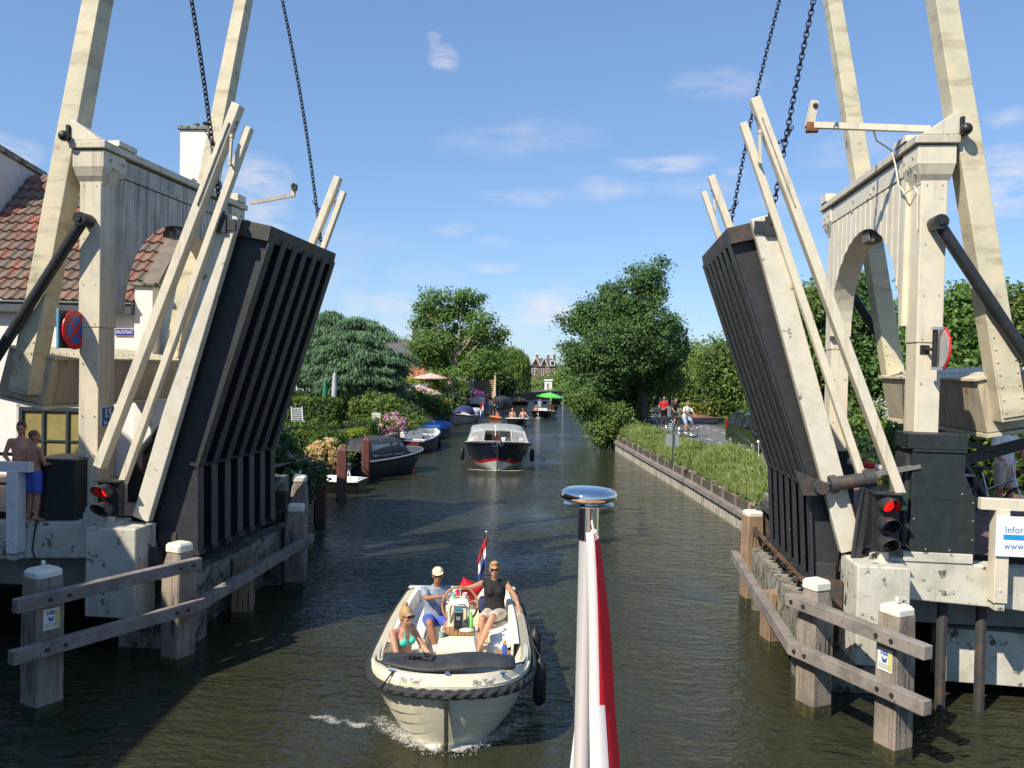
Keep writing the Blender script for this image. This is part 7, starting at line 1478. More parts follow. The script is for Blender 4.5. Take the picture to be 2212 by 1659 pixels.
# other trees
T_ = [('dense_tree', 'dark green tree mass right behind the ash beside the willow', 96, [(1040, 780, 34, 30), (1055, 815, 30, 30), (1030, 830, 26, 22)], 'mixed_tree_leaves', 220, .16),
      ('dense_tree', 'leafy green tree behind the gardens left of the ash trunk', 88, [(905, 800, 40, 24), (930, 785, 30, 20), (960, 810, 30, 18)], 'ash_leaves', 200, .15),
      ('dense_tree', 'round green tree beyond the big alder at the road', 76, [(1500, 775, 42, 34), (1470, 800, 40, 34), (1530, 790, 36, 36), (1500, 830, 60, 30), (1440, 830, 40, 26)], 'mixed_tree_leaves', 420, .15),
      ('dense_tree', 'light green bushy tree right of the white flagpole by the road', 60, [(1565, 770, 40, 36), (1540, 800, 34, 44), (1590, 820, 48, 60), (1570, 870, 44, 40), (1550, 745, 14, 10), (1610, 880, 40, 46)], 'mixed_tree_leaves', 620, .12),
      ('dense_tree', 'dark tree crown overhanging the far road beside the alder', 80, [(1400, 790, 50, 28), (1440, 780, 40, 26), (1470, 820, 34, 26), (1385, 830, 30, 22)], 'alder_leaves', 300, .16),
      ('dense_tree', 'tree with dark foliage seen between the right leaf and the arch', 34, [(1700, 690, 50, 60), (1720, 640, 30, 20), (1760, 660, 40, 44), (1700, 780, 60, 60), (1770, 760, 60, 60), (1650, 770, 40, 44), (1680, 850, 60, 36)], 'mixed_tree_leaves', 640, .10),
      ('dense_tree', 'dark leafy tree seen through the right portal arch', 36, [(1840, 640, 44, 44), (1870, 620, 30, 24), (1830, 720, 50, 60), (1890, 700, 40, 60), (1850, 800, 60, 50), (1800, 850, 50, 40), (1900, 810, 40, 50)], 'alder_leaves', 620, .10),
      ('dense_tree', 'bright green tree between the right post and the balance beam', 32, [(2085, 660, 50, 44), (2060, 720, 60, 50), (2110, 740, 50, 60), (2050, 800, 60, 44), (2100, 640, 24, 16), (1990, 700, 40, 60), (1960, 780, 40, 60)], 'ash_leaves', 600, .10),
      ('dense_tree', 'green tree at the right edge of the picture behind the balance beam', 33, [(2180, 680, 40, 56), (2220, 700, 40, 60), (2190, 780, 50, 60), (2160, 850, 50, 40), (2240, 820, 40, 60)], 'mixed_tree_leaves', 500, .10),
      ('dense_tree', 'distant low tree right of the brick house at the canal bend', 150, [(1200, 828, 28, 12), (1225, 822, 24, 16), (1180, 835, 24, 10), (1160, 838, 20, 8)], 'mixed_tree_leaves', 160, .24),
      ('dense_tree', 'far tree behind the bend beside the low brick building', 140, [(1240, 800, 24, 28), (1255, 770, 16, 16), (1235, 835, 30, 22)], 'ash_leaves', 160, .24),
      ('dense_tree', 'thin green tree top far behind the alder against the sky', 110, [(1262, 770, 14, 22), (1270, 795, 20, 20)], 'willow_leaves', 60, .2)]
for i, (nm, lab, Y, bl, lm, nc, lf) in enumerate(T_):
    bs_ = pix_blobs(bl, Y, 1.2, i); x = sum(b_[0] for b_ in bs_)/len(bs_); zt = min(b_[2] for b_ in bs_)
    tree(nm, lab, (x, Y, 1.1), bs_, LEAF[lm], nc, 26, .30*Y/50+.10, lf, max(1.2, zt-1.1), .16, limbs=8, seed=20+i, group='background trees')
# hedges and shrubs
def hedge(label, x0, x1, y0, y1, z0, z1, m, dens=260, leaf=.055, rot=0., name='hedge', cat='hedge', group=None, core=(.012, .02, .008), rough=.05):
    """clipped hedge: a dark twiggy core with leaves standing out of every face"""
    global rng; c = Vector(((x0+x1)/2, (y0+y1)/2, z0)); t = thing(name, label, cat, c, rot, group); M = wm(t); hx, hy, h = (x1-x0)/2, (y1-y0)/2, z1-z0
    MB(M).box(-hx+.1, hx-.1, -hy+.1, hy-.1, 0, h-.1).build('twigs', mat('twig_core', core, .95), t); P_, N_ = [], []
    for (A, nrm, f) in ((4*hx*hy, (0, 0, 1), lambda k: np.stack([rng.uniform(-hx, hx, k), rng.uniform(-hy, hy, k), np.full(k, h)], 1)), (2*hx*h, (0, -1, 0), lambda k: np.stack([rng.uniform(-hx, hx, k), np.full(k, -hy), rng.uniform(0, h, k)], 1)), (2*hx*h, (0, 1, 0), lambda k: np.stack([rng.uniform(-hx, hx, k), np.full(k, hy), rng.uniform(0, h, k)], 1)),
                      (2*hy*h, (1, 0, 0), lambda k: np.stack([np.full(k, hx), rng.uniform(-hy, hy, k), rng.uniform(0, h, k)], 1)), (2*hy*h, (-1, 0, 0), lambda k: np.stack([np.full(k, -hx), rng.uniform(-hy, hy, k), rng.uniform(0, h, k)], 1))):
        k = int(A*dens); p = f(k); p += rng.normal(size=p.shape)*rough; P_.append(p); N_.append(unit(np.array(nrm)+rng.normal(size=(k, 3))*.6))
    P_, N_ = np.concatenate(P_), np.concatenate(N_); n = len(P_); R3 = np.array(M)[:3, :3]
    ti = .35+.25*np.sin(P_[:, 0]*2.1+P_[:, 1])*np.sin(P_[:, 2]*3+P_[:, 0])+rng.normal(size=n)*.22
    leaves_mesh('leaves', P_ @ R3.T+np.array(M)[:3, 3], N_ @ R3.T, leaf*(.6+.8*rng.random(n)), m, t, ti); return t
def shrub(label, p, rx, ry, rz, m, n=90, per=26, leaf=.06, spread=.16, name='shrub', cat='shrub', group=None, fl=None, flm=None, flr=.07, seed=0, stem=True):
    global rng; rng = np.random.default_rng(seed+100); t = thing(name, label, cat, p, 0, group); bl = [(p[0], p[1], p[2]+rz*.9, rx, ry, rz)]+[(p[0]+rng.normal()*rx*.5, p[1]+rng.normal()*ry*.4, p[2]+rz*(.6+.6*rng.random()), rx*.5, ry*.5, rz*.5) for _ in range(4)]
    pos, nr, ct, c = clumps(bl, n, per, spread); pos[:, 2] = np.maximum(pos[:, 2], p[2]+.02); k = len(pos); leaves_mesh('foliage', pos, nr, leaf*(.6+.8*rng.random(k)), m, t, ct*.5+.5*rng.random(k))
    if stem:
        b = MB(); 
        for j in range(5): b.tube([Vector(p)-Vector((0, 0, .1)), Vector(p)+Vector((rng.normal()*rx*.3, rng.normal()*ry*.3, rz*1.2))], [.03, .01], 5)
        b.build('stem', bark, t)
    if fl:
        d = unit(rng.normal(size=(fl, 3))+[-.2, -.7, .25]); cen = np.array([p[0], p[1], p[2]+rz*.9])+d*np.array([rx, ry, rz])*1.05; PP, NN, TT = [], [], []
        for c_ in cen:
            q = unit(rng.normal(size=(46, 3))); PP.append(c_+q*flr); NN.append(unit(q+rng.normal(size=q.shape)*.2)); TT.append(np.full(46, rng.random())+rng.normal(size=46)*.08)
        PP, NN, TT = map(np.concatenate, (PP, NN, TT)); leaves_mesh('blossom', PP, NN, np.full(len(PP), flr*.38), flm, t, TT, .9)
    return t
Z0 = 1.02
hedge('tall hedge with yellow green top behind the white garden chair', -12.2, -9.1, 43.5, 45.2, Z0, 2.55, LEAF['hedge_leaves'], 150, .075, group='clipped garden hedges')
hedge('clipped beech hedge in two tiers left of the second brown pile', -9.0, -6.35, 30.9, 31.7, .7, 1.84, LEAF['hedge_leaves'], 420, .055, group='clipped garden hedges')
hedge('upper tier of the two tiered clipped hedge in the left garden', -9.2, -6.9, 32.3, 33.2, Z0, 2.06, LEAF['hedge_leaves'], 260, .055, group='clipped garden hedges')
hedge('hedge end with orange tinted top just left of the grey sloop hood', -6.75, -6.15, 33.4, 36.0, .6, 1.68, LEAF['yellow_hedge_leaves'], 200, .06, group='clipped garden hedges')
hedge('low bright hedge behind the hydrangeas', -7.6, -6.5, 39.2, 41.0, .8, 1.75, LEAF['hedge_leaves'], 200, .06, group='clipped garden hedges')
hedge('yellow green hedge around the green notice board on the right', 12.9, 17.0, 62.5, 64.0, 1.15, 2.0, LEAF['yellow_hedge_leaves'], 150, .08, rot=R_(6), group='clipped garden hedges')
hedge('laurel hedge behind the man with the bicycle', 8.3, 14.5, 17.6, 18.7, 1.9, 3.35, LEAF['hedge_leaves'], 330, .065, group='clipped garden hedges')
hedge('dark clipped hedge along the right verge behind the leaf rails', 11.8, 13.0, 20., 30., 1.2, 2.3, LEAF['dark_shrub_leaves'], 120, .08, rot=R_(4), group='clipped garden hedges')
hedge('dark hedge mass under the cedar beside the gravel garden', -13.6, -11.0, 50.5, 52, Z0, 2.6, LEAF['dark_shrub_leaves'], 140, .08, group='clipped garden hedges')
SH = [('large dark shrub hanging over the water behind the left fender', (-6.1, 19.8, .7), .85, 1.2, 1.15, 'dark_shrub_leaves', 260, .07, 10, 'flower_pale'),
      ('dark shrub with pale lilac hydrangea heads near the first brown pile', (-5.75, 22.2, .75), .55, .8, .62, 'dark_shrub_leaves', 150, .06, 26, 'flower_pale'),
      ('tan coloured hydrangea between the first and second brown piles', (-6.65, 30.2, .75), .62, .5, .48, 'hedge_leaves', 60, .05, 60, 'flower_tan'),
      ('dark bush behind the lower edge of the left leaf', (-6.9, 23.8, .9), .8, .9, .95, 'dark_shrub_leaves', 160, .07, 0, None),
      ('pink and apricot hydrangea bush beside the open white boat', (-6.15, 42.3, .75), .9, .8, .62, 'hedge_leaves', 70, .06, 48, 'flower_pink'),
      ('apricot hydrangea behind the blue covered boat', (-6.3, 50.5, .9), .9, .8, .65, 'mixed_tree_leaves', 80, .07, 34, 'flower_tan'),
      ('mauve hydrangea right of the pink hydrangea bush', (-6.2, 47.0, .95), .8, 1., .45, 'mixed_tree_leaves', 70, .07, 22, 'flower_pink'),
      ('big rounded green bush in front of the cedar trunk', (-7.3, 46.5, 1.0), 1.7, 1.2, .95, 'mixed_tree_leaves', 330, .085, 0, None),
      ('second rounded green bush right of the cedar trunk', (-6.9, 54.0, 1.0), 1.6, 1.2, 1.1, 'mixed_tree_leaves', 300, .09, 0, None),
      ('yellow green golden conifer shrub below the pink parasols', (-6.3, 58.0, 1.0), .6, .6, .85, 'yellow_hedge_leaves', 90, .08, 0, None),
      ('loose green shrubs with pale seed heads above the moored boats', (-6.4, 61.5, 1.0), 1.2, 1.0, .75, 'mixed_tree_leaves', 160, .09, 0, None),
      ('pale variegated shrub in the lawn behind the hedge', (-8.9, 36.5, 1.0), .42, .4, .5, 'willow_leaves', 60, .05, 0, None),
      ('yellow leaved bush left of the cedar trunk', (-10.6, 53.0, 1.0), 1.3, 1.0, .95, 'yellow_hedge_leaves', 160, .09, 0, None),
      ('light bamboo like bush right of the cedar trunk', (-8.5, 57.0, 1.0), 1.2, 1.0, 1.2, 'willow_leaves', 160, .10, 0, None),
      ('vine covered bush on top of the cream garden wall', (-8.2, 76.0, 2.2), 1.9, .7, .6, 'yellow_hedge_leaves', 130, .12, 0, None),
      ('green bush left of the ash trunk by the red roofed house', (-6.8, 80.0, 1.0), 1.6, 1.2, 1.6, 'ash_leaves', 200, .13, 0, None),
      ('dark ivy bush at the foot of the ash tree', (-5.4, 72.0, 1.0), 1.5, .8, .65, 'dark_shrub_leaves', 130, .10, 0, None),
      ('magenta flowering shrub by the wooden deck', (-3.9, 88.0, 1.0), .8, .6, .5, 'flower_purple', 60, .08, 0, None),
      ('pale green reed clump beside the grey wall of the brick house', (-5.1, 84.0, 1.0), .5, .5, 1.1, 'willow_leaves', 60, .12, 0, None),
      ('dark green shrubs under the pergola by the willow', (-1.2, 98.0, 1.0), 1.8, 1., 1.5, 'dark_shrub_leaves', 170, .14, 0, None),
      ('light green bushes in front of the far brick house', (4.2, 135.0, .6), 3.0, 1.5, .75, 'willow_leaves', 200, .2, 0, None),
      ('green garden bushes on the far side of the bend', (8.6, 128.0, .5), 2.6, 1.5, .6, 'ash_leaves', 170, .18, 0, None),
      ('rust brown round bush beside the blue car', (18.3, 96.0, 1.1), 1.3, 1.2, .9, 'rust_leaves', 150, .13, 0, None),
      ('dark copper leaved bush left of the green notice board', (16.2, 80.0, 1.1), 1.2, 1.2, .95, 'copper_leaves', 150, .12, 0, None),
      ('bright green shrub beside the road under the alder', (9.4, 63.0, 1.1), .8, .8, 1.2, 'yellow_hedge_leaves', 130, .10, 0, None),
      ('green undergrowth right of the cyclists', (14.4, 50.0, 1.1), 1.2, 1.2, .6, 'mixed_tree_leaves', 120, .09, 0, None),
      ('tall shrub in the verge right of the road near the black car', (14.3, 40.0, 1.1), 1.5, 1.5, 1.7, 'dark_shrub_leaves', 320, .09, 0, None),
      ('light green shrub by the roadside behind the right leaf', (13.6, 33.0, 1.1), 1.4, 1.6, 1.3, 'mixed_tree_leaves', 260, .09, 0, None)]
for i, (lab, p, rx, ry, rz, lm, n, lf, fl, fm) in enumerate(SH):
    shrub(lab, p, rx, ry, rz, LEAF[lm], n, 26, lf, .12+lf, fl=fl, flm=LEAF[fm] if fm else None, flr=.10 if p[1] < 30 else .13, seed=i, group='garden shrubs' if p[0] < 5 else 'roadside shrubs')
# weeds on the canal verge: tall grass and herbs, nobody could count them
rng = np.random.default_rng(11)
def weeds(name, label, n, region, hgt, m, w=.012, cat='weeds', clump=.35):
    P_, A_, S_, T_ = [], [], [], []
    for k in range(n):
        x, y, z, hh = region(); c = rng.normal(size=2)*.0; m_ = 9; h = hh*(.5+.6*rng.random()); lean = rng.normal(size=(m_, 2))*.28; pp = np.stack([x+rng.normal(size=m_)*.06, y+rng.normal(size=m_)*.06, np.full(m_, z)], 1)
        t_ = rng.random()*.6
        for s, e in ((.0, .55), (.5, 1.0)):
            mid = pp.copy(); q = (s+e)/2; mid[:, :2] += lean*h*q*q; mid[:, 2] += h*q; P_.append(mid); A_.append(unit(np.concatenate([lean*(q*1.6)+rng.normal(size=(m_, 2))*.12, np.ones((m_, 1))], 1))); S_.append(np.full(m_, h*(e-s)/2*1.05)); T_.append(np.clip(t_+s*.3+rng.normal(size=m_)*.12, 0, 1))
    P_, A_, S_, T_ = map(np.concatenate, (P_, A_, S_, T_)); k = len(P_); nr = unit(np.stack([rng.normal(size=k), rng.normal(size=k), np.zeros(k)], 1)); nr = unit(nr-(nr*A_).sum(1, keepdims=True)*A_)
    return leaves_mesh(name, P_, nr, S_, m, None, T_, .085, axis=A_, label=label, cat=cat, kind='stuff')
def verge_pt():
    y = 16.5+34*rng.random()**.85; xe = np.interp(y, [16, 22, 30, 40, 46, 52], [6.4, 6.85, 6.65, 6.2, 6.05, 6.5]); xr = np.interp(y, [14, 20, 26, 34, 42, 50], [10.2, 9.1, 8.6, 8.3, 8.0, 7.8])-.25; s = rng.random(); x = xe+(xr-xe)*s; z = np.interp(y, [16, 20, 22, 50], [1.5, 1.0, .84, .84])*(1-s)+s*np.interp(y, [14, 20, 26, 34, 50], [2.0, 1.9, 1.55, 1.26, 1.2]); return x, y, z, (.16+.62*math.sin(math.pi*min(1, s*.95+.10))*(.25+.9*(.5+.5*math.sin(y*1.3+s*5)*math.sin(y*.47+1))**1.3)*(1.15 if y < 30 else .7))
weeds('verge_weeds', 'tall wild grass and herbs along the right bank above the sheet piling', 9500, verge_pt, 1., LEAF['weed_blades'])
def leafy_pt():
    x, y, z, h = verge_pt(); return x, y, z, h
P_, N_, T2 = [], [], []
for k in range(230):
    x, y, z, h = verge_pt(); m_ = 34; q = rng.normal(size=(m_, 3))*np.array([.20, .20, .16]); P_.append(np.array([x, y, z+h*.45])+q); N_.append(unit(rng.normal(size=(m_, 3))+[0, -.2, .8])); T2.append(np.full(m_, rng.random()*.6)+rng.random(m_)*.3)
P_, N_, T2 = map(np.concatenate, (P_, N_, T2)); leaves_mesh('verge_herbs', P_, N_, .055*(.6+.8*rng.random(len(P_))), LEAF['mixed_tree_leaves'], None, T2, kind='stuff', label='leafy green herbs growing among the tall grass', cat='herbs')
for k, (x, y, z) in enumerate(((8.0, 27.0, 2.25), (8.15, 26.5, 2.3), (7.85, 27.6, 1.9))):
    b = MB(); b.sph((x, y, z), (.06, .05, .06), 8, 6).sph((x+.08, y, z-.06), (.05, .05, .05), 8, 6).tube([(x, y, z), (x+.02, y, 1.3)], .01, 5); b.build('white_flower', white, label=['left white mallow bloom above the weeds', 'right white mallow bloom above the weeds', 'low white mallow bloom among the weeds'][k], cat='flower', group='white mallow blooms')
def verge2():
    y = 15+28*rng.random(); x = np.interp(y, [14, 20, 26, 34, 42], [15.7, 14.5, 13.5, 12.8, 12.3])+rng.random()*3; return x, y, np.interp(y, [14.5, 20, 26, 34, 42], [1.95, 1.8, 1.5, 1.28, 1.2]), .5
weeds('roadside_grass', 'unmown grass on the right side of the road', 1500, verge2, .6, LEAF['weed_blades'])
def lawn_pt(): y = 33+30*rng.random(); return -7.2-6*rng.random(), y, 1.02, .10
weeds('lawn_grass', 'short mown lawn grass in the left garden', 1200, lawn_pt, .1, LEAF['hedge_leaves'])
# sheet piling of the right bank with its timber capping and posts
edge = [(6.25, 16.8), (6.75, 22), (6.55, 30), (6.1, 40), (5.9, 46), (6.5, 52)]
t = thing('sheet_piling', 'corrugated pale sheet pile wall with timber waling along the right bank', 'wall', (6.6, 30, 0), 0)
b = MB(); prof = []; L = 0
for i in range(len(edge)-1):
    a, c = Vector(edge[i]), Vector(edge[i+1]); d = (c-a); n_ = int(d.length/.36); u = d.normalized(); w = Vector((-u.y, u.x)) if u.x < 0 or True else None
    if w.x > 0: w = -w
    for k in range(n_):
        for f, o in ((0, .0), (.38, .0), (.5, .11), (.88, .11)): prof.append(a+u*((k+f)*d.length/n_)+w*(o+.03))
vs = [(p.x, p.y, -.6) for p in prof]+[(p.x, p.y, .42) for p in prof]; n_ = len(prof); b.add(vs, [(i, i+1, n_+i+1, n_+i) for i in range(n_-1)])
b.build('sheet_pile', mat('pale_sheet_pile', (.40, .38, .32), .7, c2=(.30, .28, .22), ns=2, streak=((.12, .11, .08), (.52, .7), (9, 9, .8)), bump=.3), t)
b = MB(); rings = []
for p in edge: rings.append([(p[0]+dx, p[1], z) for dx, z in ((-.22, .40), (.02, .40), (.02, .54), (-.22, .54))])
b.loft(rings); b.build('waling', railw, t)
b = MB(); vs = [(p.x+.14, p.y, .3) for p in prof[::2]]+[(p.x+.14, p.y, .80+.06*math.sin(i*1.7)+.05*math.sin(i*.61)) for i, p in enumerate(prof[::2])]; n_ = len(prof[::2]); b.add(vs, [(i, i+1, n_+i+1, n_+i) for i in range(n_-1)]); b.build('timber_sheeting', wood_g, t)
for i in range(len(edge)-1):
    a, c = Vector(edge[i]), Vector(edge[i+1]); n_ = int((c-a).length/1.3)
    for k in range(n_): q = a.lerp(c, k/n_); MB().box(q.x-.03, q.x+.12, q.y-.08, q.y+.08, .3, .82+.1*random.random()).build('wall_post', wood_g, t)
# timber revetment along the left gardens
t = thing('timber_quay', 'dark timber quay edge below the left gardens', 'wall', (-7.2, 40, 0), 0); b = MB(); pts = LB[3:18]
for i in range(len(pts)-1): b.bar((pts[i][0]+.1, pts[i][1], 1.02), (pts[i+1][0]+.1, pts[i+1][1], 1.02), .2, .14)
b.build('edge_board', railw, t)
# ================================================================ gardens and houses on the left bank
def deck_chair(label, p, a):
    M = Matrix.Translation(p) @ Matrix.Rotation(R_(a), 4, 'Z'); t = thing('garden_chair', label, 'garden chair', p, R_(a), 'white garden furniture'); MB(M).box(-.28, .28, -.3, .25, .38, .42).build('seat', white, t); b = MB(M)
    for k in range(9): b.bar((-.26, .27+.035*k, .50+.09*k), (.26, .27+.035*k, .50+.09*k), .012, .07, (0, 1, .3))
    for s in (-1, 1): b.bar((s*.26, .24, .40), (s*.26, .56, 1.3), .04, .03)
    b.build('backrest', white, t)
    for sx in (-.26, .26):
        for sy in (-.28, .25): MB(M).bar((sx, sy, .39), (sx*1.1, sy*1.25, 0), .04, .04).build('leg', white, t)
        MB(M).box(sx-.03, sx+.03, -.3, .3, .60, .63).build('armrest', white, t)
deck_chair('white slatted recliner on the lawn in front of the tall hedge', (atY(645, 900, 40).x, 40, Z0), 25)
t = thing('garden_chair', 'white chair beside the pink hydrangeas at the water', 'garden chair', (-6.75, 41.6, Z0), 0, 'white garden furniture'); M = Matrix.Translation((-6.75, 41.6, Z0)); MB(M).box(-.22, .22, -.22, .22, .42, .45).build('seat', white, t); b = MB(M)
for k in range(5): b.box(-.2+k*.09, -.16+k*.09, .2, .22, .45, .95)
b.box(-.22, .22, .2, .23, .93, 1.0); b.build('backrest', white, t)
for sx in (-.2, .2):
    for sy in (-.2, .2): MB(M).box(sx-.02, sx+.02, sy-.02, sy+.02, 0, .42).build('leg', white, t)
def at_g(u, v, Y): return atY(u, v, Y).x
PR = 'garden parasols'
parasol('closed green parasol behind the tall hedge', (at_g(702, 850, 47), 47, Z0), .3, 1.7, mat('green_cover', (.02, .16, .08), .7), 2.55, closed=True, group=PR)
parasol('closed pale grey parasol with cover behind the tall hedge', (at_g(722, 850, 46.5), 46.5, Z0), .3, 2.0, mat('grey_cover', (.45, .46, .48), .7), 2.9, closed=True, group=PR)
pinkc = mat('pink_canvas', (.66, .44, .38), .8); 
parasol('open lilac white parasol right of the cedar trunk', (at_g(827, 850, 60), 60, Z0), 1.35, .55, mat('lilac_canvas', (.56, .55, .68), .8), 2.05, group=PR); parasol('large open salmon parasol in front of the dark shed roof', (at_g(905, 850, 62), 62, Z0), 1.75, .62, pinkc, 1.95, group=PR)
parasol('smaller open pink parasol beside the cream garden wall', (at_g(930, 850, 72), 72, Z0), 1.5, .40, pinkc, 2.75, group=PR)
t = thing('garden_shed', 'low garden shed with dark corrugated roof between the parasols', 'shed', (at_g(870, 860, 66), 66, Z0), 0); sx = at_g(865, 850, 66); MB().box(sx-1.6, sx+1.6, 66, 68.5, Z0, 2.3).build('wall', mat('shed_wood', (.08, .07, .06), .8, c2=(.05, .045, .04), ns=4), t)
b = MB()
for k in range(16): x = sx-1.9+k*.24; b.add([(x, 65.6, 2.35), (x+.12, 65.6, 2.41), (x+.24, 65.6, 2.35), (x, 69, 2.9), (x+.12, 69, 2.96), (x+.24, 69, 2.9)], [(0, 1, 4, 3), (1, 2, 5, 4)])
b.build('roof', mat('corrugated_roof', (.17, .16, .15), .7, c2=(.11, .105, .1), ns=3), t)
crw = mat('cream_wall', (.68, .60, .42), .85, c2=(.58, .50, .34), ns=2)
MB().box(at_g(845, 860, 78), at_g(952, 860, 78), 78, 78.25, Z0, 2.95).build('garden_wall', crw, label='sunlit cream garden wall behind the parasols', cat='wall')
MB().box(at_g(953, 850, 77), at_g(1000, 850, 77), 77, 77.1, Z0, 2.1).build('board_fence', mat('brown_boards', (.26, .13, .07), .8, c2=(.2, .10, .055), ns=2), label='brown board fence with blue and white posters behind the ash trunk', cat='fence')
for k, u in enumerate((978, 989.5)):
    p = atY(u, 856, 76.9); t = thing('poster', ['left small pale poster on the brown fence', 'right pale blue poster on the brown fence'][k], 'poster', p, 0); MB().box(p.x-.2, p.x+.2, 76.92, 76.96, p.z-.42, p.z+.42).build('panel', white, t, bevel=.02); MB().sph((p.x, 76.91, p.z-.05), (.13, .01, .22), 10, 6).sph((p.x, 76.91, p.z+.22), (.07, .01, .08), 8, 6).build('print', mat('poster_teal', (.12, .42, .42), .6), t)
# wooden terrace, slatted fence and bench piles
t = thing('wooden_fence', 'grey brown horizontal board fence beside the brick house', 'fence', (-3.6, 91, 1), 0); x0, x1 = at_g(1026, 850, 91), at_g(1052, 850, 91); b = MB()
for k in range(9): b.box(x0, x1, 91, 91.03, Z0+.1+k*.2, Z0+.27+k*.2)
b.build('boards', mat('fence_boards', (.30, .21, .15), .85, c2=(.24, .17, .12), ns=2), t); MB().box(x0-.05, x0+.05, 90.95, 91.1, Z0-.1, 2.95).build('post', wood_b, t)
t = thing('wooden_steps', 'bright wooden slatted rack with tall pale board by the water', 'rack', (-2.5, 90, 1), 0); x0, x1 = at_g(1052, 850, 90), at_g(1066, 850, 90); b = MB()
for k in range(8): b.box(x0, x1, 89.9, 90, Z0+.15+k*.24, Z0+.27+k*.24)
b.build('slats', mat('fresh_wood', (.55, .36, .18), .7), t); MB().prism([(at_g(1064, 850, 90), Z0), (at_g(1071, 850, 90), Z0), (at_g(1071, 810, 90), 3.7), (at_g(1069, 810, 90), 3.85)], 89.85, 89.95).build('tall_board', mat('pale_board', (.66, .54, .36), .7), t)
# houses
def house(name, label, M, w, d, h, roof_h, wallm, roofm, wins=(), gable='x', over=.25, chim=(), extra=None, group='houses along the left bank'):
    """frame M: origin at the left front corner on the ground, x along the front, y into the house"""
    t = thing(name, label, 'house', M.translation, M.to_euler().z, group)
    b = MB(M)
    if gable == 'x': b.prism([(0, 0), (d, 0), (d, h), (d/2, h+roof_h), (0, h)], 0, w, 'x')
    elif gable == 'y': b.prism([(0, 0), (w, 0), (w, h), (w/2, h+roof_h), (0, h)], 0, d, 'y')
    else: b.box(0, w, 0, d, 0, h)
    b.build('wall', wallm, t); b = MB(M)
    if gable == 'x':
        s = roof_h/(d/2)
        b.prism([(-over, h-over*s+.03), (d/2, h+roof_h+.03), (d+over, h-over*s+.03), (d+over, h-over*s+.16), (d/2, h+roof_h+.18), (-over, h-over*s+.16)], -over*.4, w+over*.4, 'x')
    elif gable == 'y':
        s = roof_h/(w/2); b.prism([(-over, h-over*s+.03), (w/2, h+roof_h+.03), (w+over, h-over*s+.03), (w+over, h-over*s+.16), (w/2, h+roof_h+.18), (-over, h-over*s+.16)], -over*.4, d+over*.4, 'y')
    elif gable == 'flat': b.box(-over, w+over, -over, d+over, h+.003, h+.25)
    elif gable == 'hip': b.loft([[(-over, -over, h), (w+over, -over, h), (w+over, d+over, h), (-over, d+over, h)], [(d*.4, d*.45, h+roof_h), (w-d*.4, d*.45, h+roof_h), (w-d*.4, d*.55, h+roof_h), (d*.4, d*.55, h+roof_h)]])
    b.build('roof', roofm, t)
    for (x, z, ww, wh) in wins: window(M @ Matrix.Translation((x, -.001, z)), ww, wh, t, white, glass_d, 2 if ww > .7 else 1, 2, .07, sill=plaster_g)
    for (x, y, z0, z1, s) in chim: c = MB(M).box(x, x+s, y, y+s, z0, z1).build('chimney', wallm, t); MB(M).box(x-.05, x+s+.05, y-.05, y+s+.05, z1+.003, z1+.1).build('chimney_cap', plaster_g, c)
    return t
bdark = brick_mat('dark_brick', (.13, .095, .085), (.11, .08, .07), (.14, .12, .11), 4., rot=(math.pi/2, 0, 0)); bred = brick_mat('red_brick', (.26, .12, .09), (.21, .10, .08), (.25, .2, .17), 4., rot=(math.pi/2, 0, 0))
groof = mat('grey_tiles', (.13, .12, .115), .8, c2=(.09, .085, .08), ns=3, streak=((.06, .055, .05), (.5, .6), (.3, 7, 7)), bump=.5, bs=6); rroof = mat('orange_tiles', (.42, .13, .06), .8, c2=(.30, .11, .06), ns=3, streak=((.2, .07, .04), (.52, .62), (7, .4, .4)), bump=.5, bs=8)
X = at_g(580, 800, 58)
house('brick_house', 'dark brick house with tall windows half hidden by the left cedar', Matrix.Translation((X-3, 58, 1.0)), at_g(666, 800, 58)-X+3, 8, 4.5, 1.2, bdark, groof, ((3.2+1.75, .6, .95, 2.0), (3.2+.1, .6, .95, 2.0), (3.2+1.75, 3.0, .95, 1.2), (.6, .6, .95, 2.0)), chim=())
h2x = at_g(860, 800, 92); house('brick_house', 'house behind the trees of which only roof and brick chimney show', Matrix.Translation((h2x-6, 96, 1.0)), 9.5, 8, 4.0, 2.2, bdark, groof, (), chim=((6.55, 3.5, 5.6, zl(712, 99)-1., .75),))
rx = at_g(880, 820, 83); house('red_roofed_cottage', 'small white cottage with orange tiled roof and dark gable window', Matrix.Translation((rx, 83, 1.)) @ Matrix.Rotation(R_(0), 4, 'Z'), at_g(925, 820, 83)-rx, 4.0, 2.15, 1.55, plaster, rroof, (), over=.15)
gx = at_g(921, 820, 82.5); M = Matrix.Translation((gx, 82.4, 1.)); gw = at_g(938, 820, 82.5)-gx
t = thing('gable_wall', 'white gable front with dark window joined to the orange roof', 'wall', (gx, 82.4, 1), 0); MB(M).prism([(0, 0), (gw, 0), (gw, 2.2), (gw/2, 3.85), (0, 2.5)], 0, 3.6, 'y').build('wall', plaster, t); window(M @ Matrix.Translation((.28, 0, 1.55)), .38, .75, t, white, glass_d, 1, 2, .05)
kx = at_g(938, 820, 90); M = Matrix.Translation((kx, 90, 1.)); kw = at_g(1006, 820, 90)-kx
t = house('tiled_house', 'brown brick house with long grey tiled roof behind the ash trunk', M, kw+.4, 9, 2.3, 2.75, bdark, groof, (), over=.2)
